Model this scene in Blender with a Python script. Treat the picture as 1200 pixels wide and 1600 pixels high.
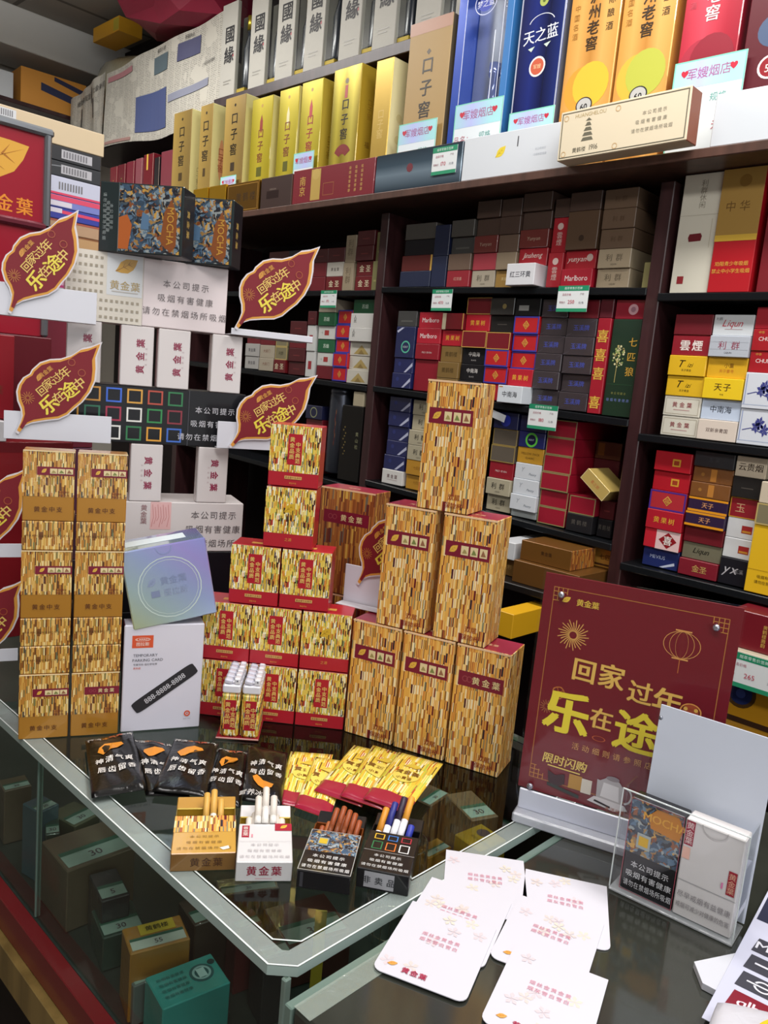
import bpy, math, random
from mathutils import Matrix, Vector

for o in list(bpy.data.objects): bpy.data.objects.remove(o)
SC = bpy.context.scene
COLL = SC.collection
R = math.radians
PI = math.pi

# ------------------------------------------------------------------ camera
cam = bpy.data.cameras.new('camera'); cam.sensor_fit = 'HORIZONTAL'; cam.sensor_width = 36.0
cam.lens = 36.0 * 1250 / 1200; cam.clip_start = 0.01
co = bpy.data.objects.new('camera', cam); COLL.objects.link(co)
co.matrix_world = Matrix(((0.70967, -0.17529, 0.68238, 0), (0.69884, 0.05228, -0.71337, 0), (0.08938, 0.98313, 0.15960, 1.43), (0, 0, 0, 1)))
SC.camera = co
# ------------------------------------------------------------------ world, lamps, exposure
W = bpy.data.worlds.new('world'); SC.world = W; W.use_nodes = True
W.node_tree.nodes['Background'].inputs[0].default_value = (0.85, 0.92, 1.0, 1)
W.node_tree.nodes['Background'].inputs[1].default_value = 0.4
def lamp(name, loc, rot, sx, sy, power, col=(1, 0.97, 0.94)):
    l = bpy.data.lights.new(name, 'AREA'); l.shape = 'RECTANGLE'; l.size = sx; l.size_y = sy; l.energy = power; l.color = col
    o = bpy.data.objects.new(name, l); COLL.objects.link(o); o.location = loc; o.rotation_euler = rot
    return o
lamp('aisle_tube_light', (-0.2, 1.20, 2.90), (0, 0, 0), 2.4, 0.16, 42)
lamp('left_tube_light', (-2.9, 1.15, 2.90), (0, 0, 0), 1.3, 0.16, 24)
lamp('shop_tube_light', (0.3, -0.25, 2.88), (R(8), 0, 0), 2.4, 0.4, 37)
lamp('ceiling_fill_light', (-0.2, 1.20, 2.86), (PI, 0, 0), 2.4, 0.16, 13)      # added lamps aimed up to brighten the ceiling, standing for the tubes' spill
lamp('ceiling_fill_light', (-2.9, 1.15, 2.86), (PI, 0, 0), 1.3, 0.16, 20)
lamp('doorway_daylight', (2.3, -0.6, 1.9), (R(90), 0, R(78)), 2.0, 1.8, 24, (0.93, 0.97, 1.0))
SC.view_settings.view_transform = 'Standard'; SC.view_settings.look = 'None'
SC.view_settings.gamma = 1.0; SC.view_settings.use_curve_mapping = False
SC.view_settings.exposure = 0.06

# ------------------------------------------------------------------ materials
def lin(h):
    h = h.lstrip('#'); c = [int(h[i:i+2], 16) / 255 for i in (0, 2, 4)]
    return tuple((x / 12.92 if x <= 0.04045 else ((x + 0.055) / 1.055) ** 2.4) for x in c) + (1,)
MATS = {}
def newmat(key):
    m = bpy.data.materials.new(key); m.use_nodes = True
    return m, m.node_tree, m.node_tree.nodes['Principled BSDF']
def paint(col, rough=0.45, metal=0.0, coat=0.0, bump=0.0, bscale=60.0, var=0.0):
    k = ('paint', col, rough, metal, coat, bump, var)
    if k in MATS: return MATS[k]
    m, nt, b = newmat('paint_' + col.strip('#'))
    b.inputs['Base Color'].default_value = lin(col); b.inputs['Roughness'].default_value = rough
    b.inputs['Metallic'].default_value = metal; b.inputs['Coat Weight'].default_value = coat; b.inputs['Coat Roughness'].default_value = 0.08
    if max(lin(col)[:3]) < 0.025: b.inputs['Specular IOR Level'].default_value = 0.22      # dense matt black ink
    if var:
        n = nt.nodes.new('ShaderNodeTexNoise'); n.inputs['Scale'].default_value = 9; n.inputs['Detail'].default_value = 5
        tc = nt.nodes.new('ShaderNodeTexCoord'); nt.links.new(tc.outputs['Object'], n.inputs['Vector'])
        mx = nt.nodes.new('ShaderNodeMix'); mx.data_type = 'RGBA'; mx.blend_type = 'MULTIPLY'; mx.inputs['Factor'].default_value = 1
        mx.inputs[6].default_value = lin(col)
        rp = nt.nodes.new('ShaderNodeMapRange'); rp.inputs['From Min'].default_value = 0.3; rp.inputs['From Max'].default_value = 0.7
        rp.inputs['To Min'].default_value = 1 - var; rp.inputs['To Max'].default_value = 1 + var * 0.5
        nt.links.new(n.outputs['Fac'], rp.inputs['Value']); nt.links.new(rp.outputs['Result'], mx.inputs[7])
        nt.links.new(mx.outputs[2], b.inputs['Base Color'])
    if bump:
        addbump(nt, b, bump, bscale)
    MATS[k] = m; return m
def addbump(nt, b, strength, scale, voro=False, coatonly=False):
    tc = nt.nodes.new('ShaderNodeTexCoord')
    if voro:
        n = nt.nodes.new('ShaderNodeTexVoronoi'); n.feature = 'F1'
    else:
        n = nt.nodes.new('ShaderNodeTexNoise'); n.inputs['Detail'].default_value = 4; n.inputs['Distortion'].default_value = 1.5
    n.inputs['Scale'].default_value = scale
    nt.links.new(tc.outputs['Object'], n.inputs['Vector'])
    bp = nt.nodes.new('ShaderNodeBump'); bp.inputs['Strength'].default_value = strength; bp.inputs['Distance'].default_value = 0.004
    nt.links.new(n.outputs[0], bp.inputs['Height'])
    nt.links.new(bp.outputs['Normal'], b.inputs['Coat Normal'])
    if not coatonly: nt.links.new(bp.outputs['Normal'], b.inputs['Normal'])
def film(col, metal=0.0):
    "card under crinkled cellophane: matt print, glossy wrinkled coat"
    k = ('film', col, metal)
    if k in MATS: return MATS[k]
    m, nt, b = newmat('film_' + col.strip('#'))
    b.inputs['Base Color'].default_value = lin(col); b.inputs['Roughness'].default_value = 0.4; b.inputs['Metallic'].default_value = metal
    b.inputs['Coat Weight'].default_value = 0.8; b.inputs['Coat Roughness'].default_value = 0.06
    addbump(nt, b, 0.35, 28, coatonly=True)
    MATS[k] = m; return m
def foil(col, rough=0.28): return paint(col, rough, 0.85)
def stripes(key, pal, cw, rh, coat=0.0, uv=True, stag=3.0, crinkle=False):
    "printed bands of short upright bars, each bar its own flat colour"
    k = ('stripes', key)
    if k in MATS: return MATS[k]
    m, nt, b = newmat('stripes_' + key); N = nt.nodes; L = nt.links
    u = N.new('ShaderNodeUVMap'); u.uv_map = 'UVMap'; s = N.new('ShaderNodeSeparateXYZ'); L.new(u.outputs['UV'], s.inputs[0])
    def math_(op, a, bb=None):
        n = N.new('ShaderNodeMath'); n.operation = op
        for i, v in ((0, a), (1, bb)):
            if v is None: continue
            if isinstance(v, (int, float)): n.inputs[i].default_value = v
            else: L.new(v, n.inputs[i])
        return n.outputs[0]
    xc = math_('DIVIDE', s.outputs[0], cw)
    # bars of uneven width: warp the column coordinate
    wob = N.new('ShaderNodeTexNoise'); wob.noise_dimensions = '1D'; wob.inputs['Scale'].default_value = 0.55; wob.inputs['Detail'].default_value = 0
    L.new(xc, wob.inputs['W']); xw = math_('ADD', xc, math_('MULTIPLY', wob.outputs[0], 0.5))
    ci = math_('FLOOR', xw)
    g = math_('FLOOR', math_('DIVIDE', ci, stag))
    wn = N.new('ShaderNodeTexWhiteNoise'); wn.noise_dimensions = '1D'; L.new(g, wn.inputs['W'])
    row = math_('FLOOR', math_('ADD', math_('DIVIDE', s.outputs[1], rh), math_('MULTIPLY', wn.outputs['Value'], 0.7)))
    cb = N.new('ShaderNodeCombineXYZ'); L.new(ci, cb.inputs[0]); L.new(row, cb.inputs[1])
    w2 = N.new('ShaderNodeTexWhiteNoise'); w2.noise_dimensions = '2D'; L.new(cb.outputs[0], w2.inputs['Vector'])
    cr = N.new('ShaderNodeValToRGB'); cr.color_ramp.interpolation = 'CONSTANT'
    els = cr.color_ramp.elements
    tot = sum(p[1] for p in pal); acc = 0
    for i, (c, wt) in enumerate(pal):
        e = els[0] if i == 0 else els.new(acc / tot)
        e.color = lin(c); acc += wt
    els.remove(els[len(els) - 1])
    L.new(w2.outputs['Value'], cr.inputs[0]); L.new(cr.outputs[0], b.inputs['Base Color'])
    b.inputs['Roughness'].default_value = 0.38; b.inputs['Coat Weight'].default_value = coat; b.inputs['Coat Roughness'].default_value = 0.07
    if crinkle: addbump(nt, b, 0.45, 42, coatonly=True)
    MATS[k] = m; return m
PAL_TALL = [('#ebb255', 16), ('#dd9a42', 12), ('#f4d088', 11), ('#e6aa4a', 13), ('#cc7e3a', 6), ('#f2c66e', 10), ('#6a1820', 4), ('#2e2030', 4), ('#84886e', 4), ('#b06032', 5), ('#f8e6bc', 8), ('#94662a', 6)]
PAL_YEL = [('#ead062', 15), ('#dcb540', 11), ('#f6eab0', 12), ('#e8c650', 12), ('#c0902c', 7), ('#4a2418', 6), ('#b03c2a', 4), ('#8aa04e', 5), ('#7c7c7c', 5), ('#f9f4da', 8), ('#d98a34', 7), ('#2a1a18', 4)]
PAL_GOLD = [('#d2a04a', 15), ('#b57a2a', 12), ('#e6c070', 12), ('#c08434', 12), ('#8a5418', 8), ('#dcae52', 10), ('#583418', 6), ('#6e7450', 4), ('#4a2028', 3), ('#efd898', 7), ('#a08434', 5)]
PAL_BRN = [('#a8672e', 18), ('#8a4c22', 14), ('#c08a40', 12), ('#97582a', 14), ('#6e3420', 8), ('#b97c34', 10), ('#5a2428', 5), ('#6a6a5a', 3), ('#d8b050', 3), ('#7d4a26', 6)]
M_TALL = stripes('tall', PAL_TALL, 0.00125, 0.0125, stag=7.0)
M_YEL = stripes('yellow', PAL_YEL, 0.0012, 0.0080, stag=1.0)
M_GOLD = stripes('gold', PAL_GOLD, 0.0011, 0.0095, 0.6, crinkle=True)
M_BRN = stripes('brown', PAL_BRN, 0.0020, 0.022, 0.5, crinkle=True)
M_POUCH = stripes('pouch', [('#ecd050', 20), ('#e2bf3e', 14), ('#f4e69a', 12), ('#d9a63c', 7), ('#b8c850', 5), ('#c4582e', 4), ('#6a4a1c', 4), ('#f8f0cc', 4)], 0.0013, 0.02)
def clearglass(key, tint=(0.93, 0.97, 0.95, 1), refl=0.05, ior=1.5, rough=0.03):
    k = ('clear', key)
    if k in MATS: return MATS[k]
    m = bpy.data.materials.new('clear_' + key); m.use_nodes = True; nt = m.node_tree; N = nt.nodes; L = nt.links
    N.remove(N['Principled BSDF']); out = N['Material Output']
    t = N.new('ShaderNodeBsdfTransparent'); t.inputs[0].default_value = tint
    g = N.new('ShaderNodeBsdfGlossy'); g.inputs['Roughness'].default_value = rough
    fr = N.new('ShaderNodeFresnel'); fr.inputs['IOR'].default_value = ior
    ad = N.new('ShaderNodeMath'); ad.operation = 'ADD'; ad.inputs[1].default_value = refl; L.new(fr.outputs[0], ad.inputs[0])
    ge = N.new('ShaderNodeNewGeometry'); iv = N.new('ShaderNodeMath'); iv.operation = 'SUBTRACT'; iv.inputs[0].default_value = 1; L.new(ge.outputs['Backfacing'], iv.inputs[1])
    m2 = N.new('ShaderNodeMath'); m2.operation = 'MULTIPLY'; L.new(ad.outputs[0], m2.inputs[0]); L.new(iv.outputs[0], m2.inputs[1])   # only the outer face mirrors
    mx = N.new('ShaderNodeMixShader'); L.new(m2.outputs[0], mx.inputs[0]); L.new(t.outputs[0], mx.inputs[1]); L.new(g.outputs[0], mx.inputs[2])
    L.new(mx.outputs[0], out.inputs['Surface'])
    MATS[k] = m; return m
GLASS = clearglass('counter', (0.90, 0.95, 0.92, 1), 0.0)
PLASTIC = clearglass('acrylic', (0.985, 0.99, 0.99, 1), 0.0, 1.35)
COVER = clearglass('cover', (0.96, 0.97, 0.96, 1), 0.0, 1.12, 0.2)
def frosted(key, col, alpha):
    k = ('frost', key)
    if k in MATS: return MATS[k]
    m, nt, b = newmat('frost_' + key)
    b.inputs['Base Color'].default_value = lin(col); b.inputs['Roughness'].default_value = 0.25; b.inputs['Alpha'].default_value = alpha
    b.inputs['Coat Weight'].default_value = 0.5
    addbump(nt, b, 0.5, 20)
    MATS[k] = m; return m
def gradmat(key, cols, axis=0, rough=0.3, metal=0.0, coat=0.5):
    "print that fades between inks along the UV map"
    k = ('grad', key)
    if k in MATS: return MATS[k]
    m, nt, b = newmat('print_' + key); N = nt.nodes; L = nt.links
    u = N.new('ShaderNodeUVMap'); u.uv_map = 'UVMap'; s = N.new('ShaderNodeSeparateXYZ'); L.new(u.outputs['UV'], s.inputs[0])
    mr = N.new('ShaderNodeMapRange'); mr.inputs['From Min'].default_value = cols[0][0]; mr.inputs['From Max'].default_value = cols[-1][0]
    if axis == 2:
        a = N.new('ShaderNodeMath'); a.operation = 'ADD'; L.new(s.outputs[0], a.inputs[0]); L.new(s.outputs[1], a.inputs[1]); L.new(a.outputs[0], mr.inputs['Value'])
    else: L.new(s.outputs[axis], mr.inputs['Value'])
    cr = N.new('ShaderNodeValToRGB'); els = cr.color_ramp.elements
    span = cols[-1][0] - cols[0][0]
    for i, (p, c) in enumerate(cols):
        e = els[0] if i == 0 else els[len(els) - 1] if i == len(cols) - 1 else els.new((p - cols[0][0]) / span)
        e.color = lin(c)
    L.new(mr.outputs[0], cr.inputs[0]); L.new(cr.outputs[0], b.inputs['Base Color'])
    b.inputs['Roughness'].default_value = rough; b.inputs['Metallic'].default_value = metal; b.inputs['Coat Weight'].default_value = coat
    MATS[k] = m; return m
def collage(key, cols, scale):
    "busy printed picture of small angular patches"
    k = ('collage', key)
    if k in MATS: return MATS[k]
    m, nt, b = newmat('print_' + key); N = nt.nodes; L = nt.links
    u = N.new('ShaderNodeUVMap'); u.uv_map = 'UVMap'
    nz = N.new('ShaderNodeTexNoise'); nz.inputs['Scale'].default_value = scale * 0.4; nz.inputs['Detail'].default_value = 3; L.new(u.outputs[0], nz.inputs['Vector'])
    ma = N.new('ShaderNodeVectorMath'); ma.operation = 'MULTIPLY_ADD'; ma.inputs[1].default_value = (0.02, 0.02, 0); L.new(nz.outputs['Color'], ma.inputs[0]); L.new(u.outputs[0], ma.inputs[2])
    v = N.new('ShaderNodeTexVoronoi'); v.inputs['Scale'].default_value = scale; L.new(ma.outputs[0], v.inputs['Vector'])
    cr = N.new('ShaderNodeValToRGB'); cr.color_ramp.interpolation = 'CONSTANT'; els = cr.color_ramp.elements
    for i, c in enumerate(cols):
        e = els[0] if i == 0 else els.new(i / len(cols))
        e.color = lin(c)
    els.remove(els[len(els) - 1])
    sp = N.new('ShaderNodeSeparateColor'); L.new(v.outputs['Color'], sp.inputs[0]); L.new(sp.outputs[0], cr.inputs[0])
    L.new(cr.outputs[0], b.inputs['Base Color']); b.inputs['Roughness'].default_value = 0.35; b.inputs['Coat Weight'].default_value = 0.5
    MATS[k] = m; return m
M_MOCHA = collage('mocha', ['#3a5a7a', '#2a2a34', '#7a98ac', '#8a5a2e', '#46525e', '#c0964e', '#a8b0b4', '#24364a', '#1e1e26', '#5a7a94', '#6a7884', '#3e3a3a'], 360)
M_MOCHA2 = collage('mocha_large', ['#3c546c', '#26262e', '#6c8496', '#8a4e26', '#46545e', '#98a0a0', '#a07c46', '#2a3642', '#34485c', '#202028', '#54708a', '#c89a48'], 250)
def newsmat():
    m, nt, b = newmat('newsprint'); N = nt.nodes; L = nt.links
    u = N.new('ShaderNodeUVMap'); u.uv_map = 'UVMap'; s = N.new('ShaderNodeSeparateXYZ'); L.new(u.outputs[0], s.inputs[0])
    def mt(op, a, bb=None):
        n = N.new('ShaderNodeMath'); n.operation = op
        for i, v in ((0, a), (1, bb)):
            if v is None: continue
            if isinstance(v, (int, float)): n.inputs[i].default_value = v
            else: L.new(v, n.inputs[i])
        return n.outputs[0]
    line = mt('LESS_THAN', mt('FRACT', mt('DIVIDE', s.outputs[1], 0.0065)), 0.5)
    gut = mt('GREATER_THAN', mt('FRACT', mt('DIVIDE', s.outputs[0], 0.052)), 0.09)
    nz = N.new('ShaderNodeTexNoise'); nz.inputs['Scale'].default_value = 260; L.new(u.outputs[0], nz.inputs['Vector'])
    gl = mt('GREATER_THAN', nz.outputs[0], 0.47)
    n2 = N.new('ShaderNodeTexNoise'); n2.inputs['Scale'].default_value = 9; L.new(u.outputs[0], n2.inputs['Vector'])
    blk = mt('GREATER_THAN', n2.outputs[0], 0.42)
    f = mt('MULTIPLY', mt('MULTIPLY', line, gut), mt('MULTIPLY', gl, blk))
    mx = N.new('ShaderNodeMix'); mx.data_type = 'RGBA'; mx.inputs[6].default_value = lin('#c4c1b6'); mx.inputs[7].default_value = lin('#85837d'); L.new(f, mx.inputs['Factor'])
    L.new(mx.outputs[2], b.inputs['Base Color']); b.inputs['Roughness'].default_value = 0.6
    b.inputs['Coat Weight'].default_value = 0.4; addbump(nt, b, 0.5, 14, coatonly=True)
    return m
M_NEWS = newsmat()
def ceilmat():
    m, nt, b = newmat('ceiling_boards'); N = nt.nodes; L = nt.links
    tc = N.new('ShaderNodeTexCoord'); br = N.new('ShaderNodeTexBrick'); L.new(tc.outputs['Object'], br.inputs['Vector'])
    br.offset = 0; br.inputs['Scale'].default_value = 1.0; br.inputs['Brick Width'].default_value = 0.6; br.inputs['Row Height'].default_value = 0.6
    br.inputs['Mortar Size'].default_value = 0.012
    br.inputs['Color1'].default_value = lin('#86827a'); br.inputs['Color2'].default_value = lin('#8f8a82'); br.inputs['Mortar'].default_value = lin('#5a5650')
    L.new(br.outputs['Color'], b.inputs['Base Color']); b.inputs['Roughness'].default_value = 0.8
    return m
def woodmat(key, c1, c2, rough=0.4, scale=6, coat=0.2):
    k = ('wood', key)
    if k in MATS: return MATS[k]
    m, nt, b = newmat('wood_' + key); N = nt.nodes; L = nt.links
    tc = N.new('ShaderNodeTexCoord'); mp = N.new('ShaderNodeMapping'); mp.inputs['Scale'].default_value = (scale * 6, scale * 6, scale * 0.5)
    L.new(tc.outputs['Object'], mp.inputs['Vector'])
    n = N.new('ShaderNodeTexNoise'); n.inputs['Scale'].default_value = 1; n.inputs['Detail'].default_value = 6; L.new(mp.outputs[0], n.inputs['Vector'])
    cr = N.new('ShaderNodeValToRGB'); cr.color_ramp.elements[0].color = lin(c1); cr.color_ramp.elements[1].color = lin(c2)
    cr.color_ramp.elements[0].position = 0.35; cr.color_ramp.elements[1].position = 0.65
    L.new(n.outputs[0], cr.inputs[0]); L.new(cr.outputs[0], b.inputs['Base Color']); b.inputs['Roughness'].default_value = rough; b.inputs['Coat Weight'].default_value = coat
    MATS[k] = m; return m
WOOD = woodmat('dark_cabinet', '#2c1719', '#3d2224', 0.35)
DARK = paint('#16181a', 0.5)

# ------------------------------------------------------------------ mesh helpers
def link(name, me, parent=None, mat=None):
    o = bpy.data.objects.new(name, me); COLL.objects.link(o)
    if parent is not None: o.parent = parent
    if mat is not None: me.materials.append(mat)
    return o
def mesh(name, vs, fs, mats=(), mi=None, uvs=None, smooth=False):
    me = bpy.data.meshes.new(name); me.from_pydata(vs, [], fs)
    for m in mats: me.materials.append(m)
    if mi: me.polygons.foreach_set('material_index', mi)
    if uvs:
        ul = me.uv_layers.new(name='UVMap'); flat = []
        for f in uvs:
            for c in f: flat.extend(c)
        ul.data.foreach_set('uv', flat)
    if smooth: me.polygons.foreach_set('use_smooth', [True] * len(me.polygons))
    me.update(); return me
def tag(o, label, cat, group=None, kind=None):
    if label: o['label'] = label
    if cat: o['category'] = cat
    if group: o['group'] = group
    if kind: o['kind'] = kind
    return o
def empty(name, label, cat, group=None, loc=(0, 0, 0), rot=(0, 0, 0)):
    o = bpy.data.objects.new(name, None); COLL.objects.link(o); o.empty_display_size = 0.05
    o.location = loc; o.rotation_euler = rot
    return tag(o, label, cat, group)
def boxdata(w, d, h, bev=0.0012, ox=0, oy=0, oz=0):
    "chamfered box, base centre at origin; returns verts, faces, face side letters"
    b = min(bev, w * 0.3, d * 0.3, h * 0.3)
    X, Y = w / 2, d / 2
    vs = []; idx = {}
    for sx in (-1, 1):
        for sy in (-1, 1):
            for sz in (0, 1):
                for a in 'xyz':
                    px, py, pz = sx * X, sy * Y, sz * h
                    if a != 'x': px -= sx * b
                    if a != 'y': py -= sy * b
                    if a != 'z': pz += b if sz == 0 else -b
                    idx[(sx, sy, sz, a)] = len(vs); vs.append((px + ox, py + oy, pz + oz))
    fs, side = [], []
    q = lambda a, l: [idx[(x, y, z, a)] for x, y, z in l]
    fs.append(q('y', [(-1, -1, 0), (1, -1, 0), (1, -1, 1), (-1, -1, 1)])); side.append('f')
    fs.append(q('y', [(1, 1, 0), (-1, 1, 0), (-1, 1, 1), (1, 1, 1)])); side.append('k')
    fs.append(q('x', [(1, -1, 0), (1, 1, 0), (1, 1, 1), (1, -1, 1)])); side.append('r')
    fs.append(q('x', [(-1, 1, 0), (-1, -1, 0), (-1, -1, 1), (-1, 1, 1)])); side.append('l')
    fs.append(q('z', [(-1, -1, 1), (1, -1, 1), (1, 1, 1), (-1, 1, 1)])); side.append('t')
    fs.append(q('z', [(-1, 1, 0), (1, 1, 0), (1, -1, 0), (-1, -1, 0)])); side.append('b')
    def e(p, a, r, c, s):
        fs.append([idx[p + (a,)], idx[r + (a,)], idx[r + (c,)], idx[p + (c,)]]); side.append(s)
    for sz in (0, 1):
        for sy in (-1, 1): e((-1, sy, sz), 'y', (1, sy, sz), 'z', 'f' if sy < 0 else 'k')
        for sx in (-1, 1): e((sx, -1, sz), 'x', (sx, 1, sz), 'z', 'r' if sx > 0 else 'l')
    for sx in (-1, 1):
        for sy in (-1, 1): e((sx, sy, 0), 'x', (sx, sy, 1), 'y', 'f' if sy < 0 else 'k')
    for sx in (-1, 1):
        for sy in (-1, 1):
            for sz in (0, 1):
                fs.append([idx[(sx, sy, sz, a)] for a in 'xyz']); side.append('f' if sy < 0 else 'k')
    # make normals point outwards
    cx, cy, cz = ox, oy, oz + h / 2
    for i, f_ in enumerate(fs):
        p = [Vector(vs[j]) for j in f_]; n = (p[1] - p[0]).cross(p[2] - p[0]); c = sum(p, Vector()) / len(p) - Vector((cx, cy, cz))
        if n.dot(c) < 0: fs[i] = f_[::-1]
    return vs, fs, side
def boxmesh(name, w, d, h, mats, bev=0.0012, off=(0, 0, 0)):
    "mats: one material or dict side->material with key '*' for the rest"
    vs, fs, side = boxdata(w, d, h, bev, *off)
    if not isinstance(mats, dict): mats = {'*': mats}
    ml = []; mi = []
    for s in side:
        m = mats.get(s, mats['*'])
        if m not in ml: ml.append(m)
        mi.append(ml.index(m))
    uv = []
    for f_, s in zip(fs, side):
        r = []
        for j in f_:
            x, y, z = (vs[j][0] - off[0], vs[j][1] - off[1], vs[j][2] - off[2])
            r.append({'f': (x + w / 2, z), 'k': (w / 2 - x, z), 'r': (y + d / 2 + w, z), 'l': (d / 2 - y, z), 't': (x + w / 2, y + d / 2), 'b': (x + w / 2, y + d / 2)}[s])
        uv.append(r)
    return mesh(name, vs, fs, ml, mi, uv)
def boxobj(name, w, d, h, mats, parent=None, loc=(0, 0, 0), rot=(0, 0, 0), bev=0.0012):
    o = link(name, boxmesh(name, w, d, h, mats, bev), parent); o.location = loc; o.rotation_euler = rot
    return o
def lathe(prof, n=16, ox=0, oy=0, oz=0):
    vs, fs = [], []
    for r, z in prof:
        for k in range(n): vs.append((ox + r * math.cos(2 * PI * k / n), oy + r * math.sin(2 * PI * k / n), oz + z))
    for i in range(len(prof) - 1):
        for k in range(n):
            a, b = i * n + k, i * n + (k + 1) % n
            fs.append([a, b, b + n, a + n])
    fs.append(list(range(n))[::-1]); fs.append([(len(prof) - 1) * n + k for k in range(n)])
    return vs, fs
def latheobj(name, prof, mat, parent=None, loc=(0, 0, 0), rot=(0, 0, 0), n=16):
    vs, fs = lathe(prof, n); o = link(name, mesh(name, vs, fs, [mat], smooth=True), parent); o.location = loc; o.rotation_euler = rot
    return o
def slab(pts, t, z0=0.0):
    "flat outline (x,y) extruded by t in z"
    n = len(pts); vs = [(x, y, z0) for x, y in pts] + [(x, y, z0 + t) for x, y in pts]
    fs = [list(range(n))[::-1], list(range(n, 2 * n))] + [[i, (i + 1) % n, n + (i + 1) % n, n + i] for i in range(n)]
    return vs, fs

# ------------------------------------------------------------------ lettering
GL = {}
_cu = bpy.data.curves.new('glyphs', 'FONT'); _cu.resolution_u = 2; _cu.dimensions = '2D'; _cu.fill_mode = 'BOTH'
_to = bpy.data.objects.new('glyphs', _cu)
def glyph(ch, bold=0.0):
    k = (ch, bold)
    if k not in GL:
        _cu.body = ch; _cu.offset = bold
        m = _to.to_mesh(); vs = [(v.co.x, v.co.y) for v in m.vertices]; fs = [list(p.vertices) for p in m.polygons]
        _to.to_mesh_clear()
        if vs:
            x0, x1 = min(v[0] for v in vs), max(v[0] for v in vs)
        else: x0, x1 = 0, 0.3
        adv = 1.0 if ord(ch) > 0x2e00 else (x1 - x0) + 0.09
        if ord(ch) > 0x2e00: vs = [(x - 0.5, y - 0.38) for x, y in vs]
        else: vs = [(x - (x0 + x1) / 2, y - 0.34) for x, y in vs]
        GL[k] = (vs, fs, adv)
    return GL[k]

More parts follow.
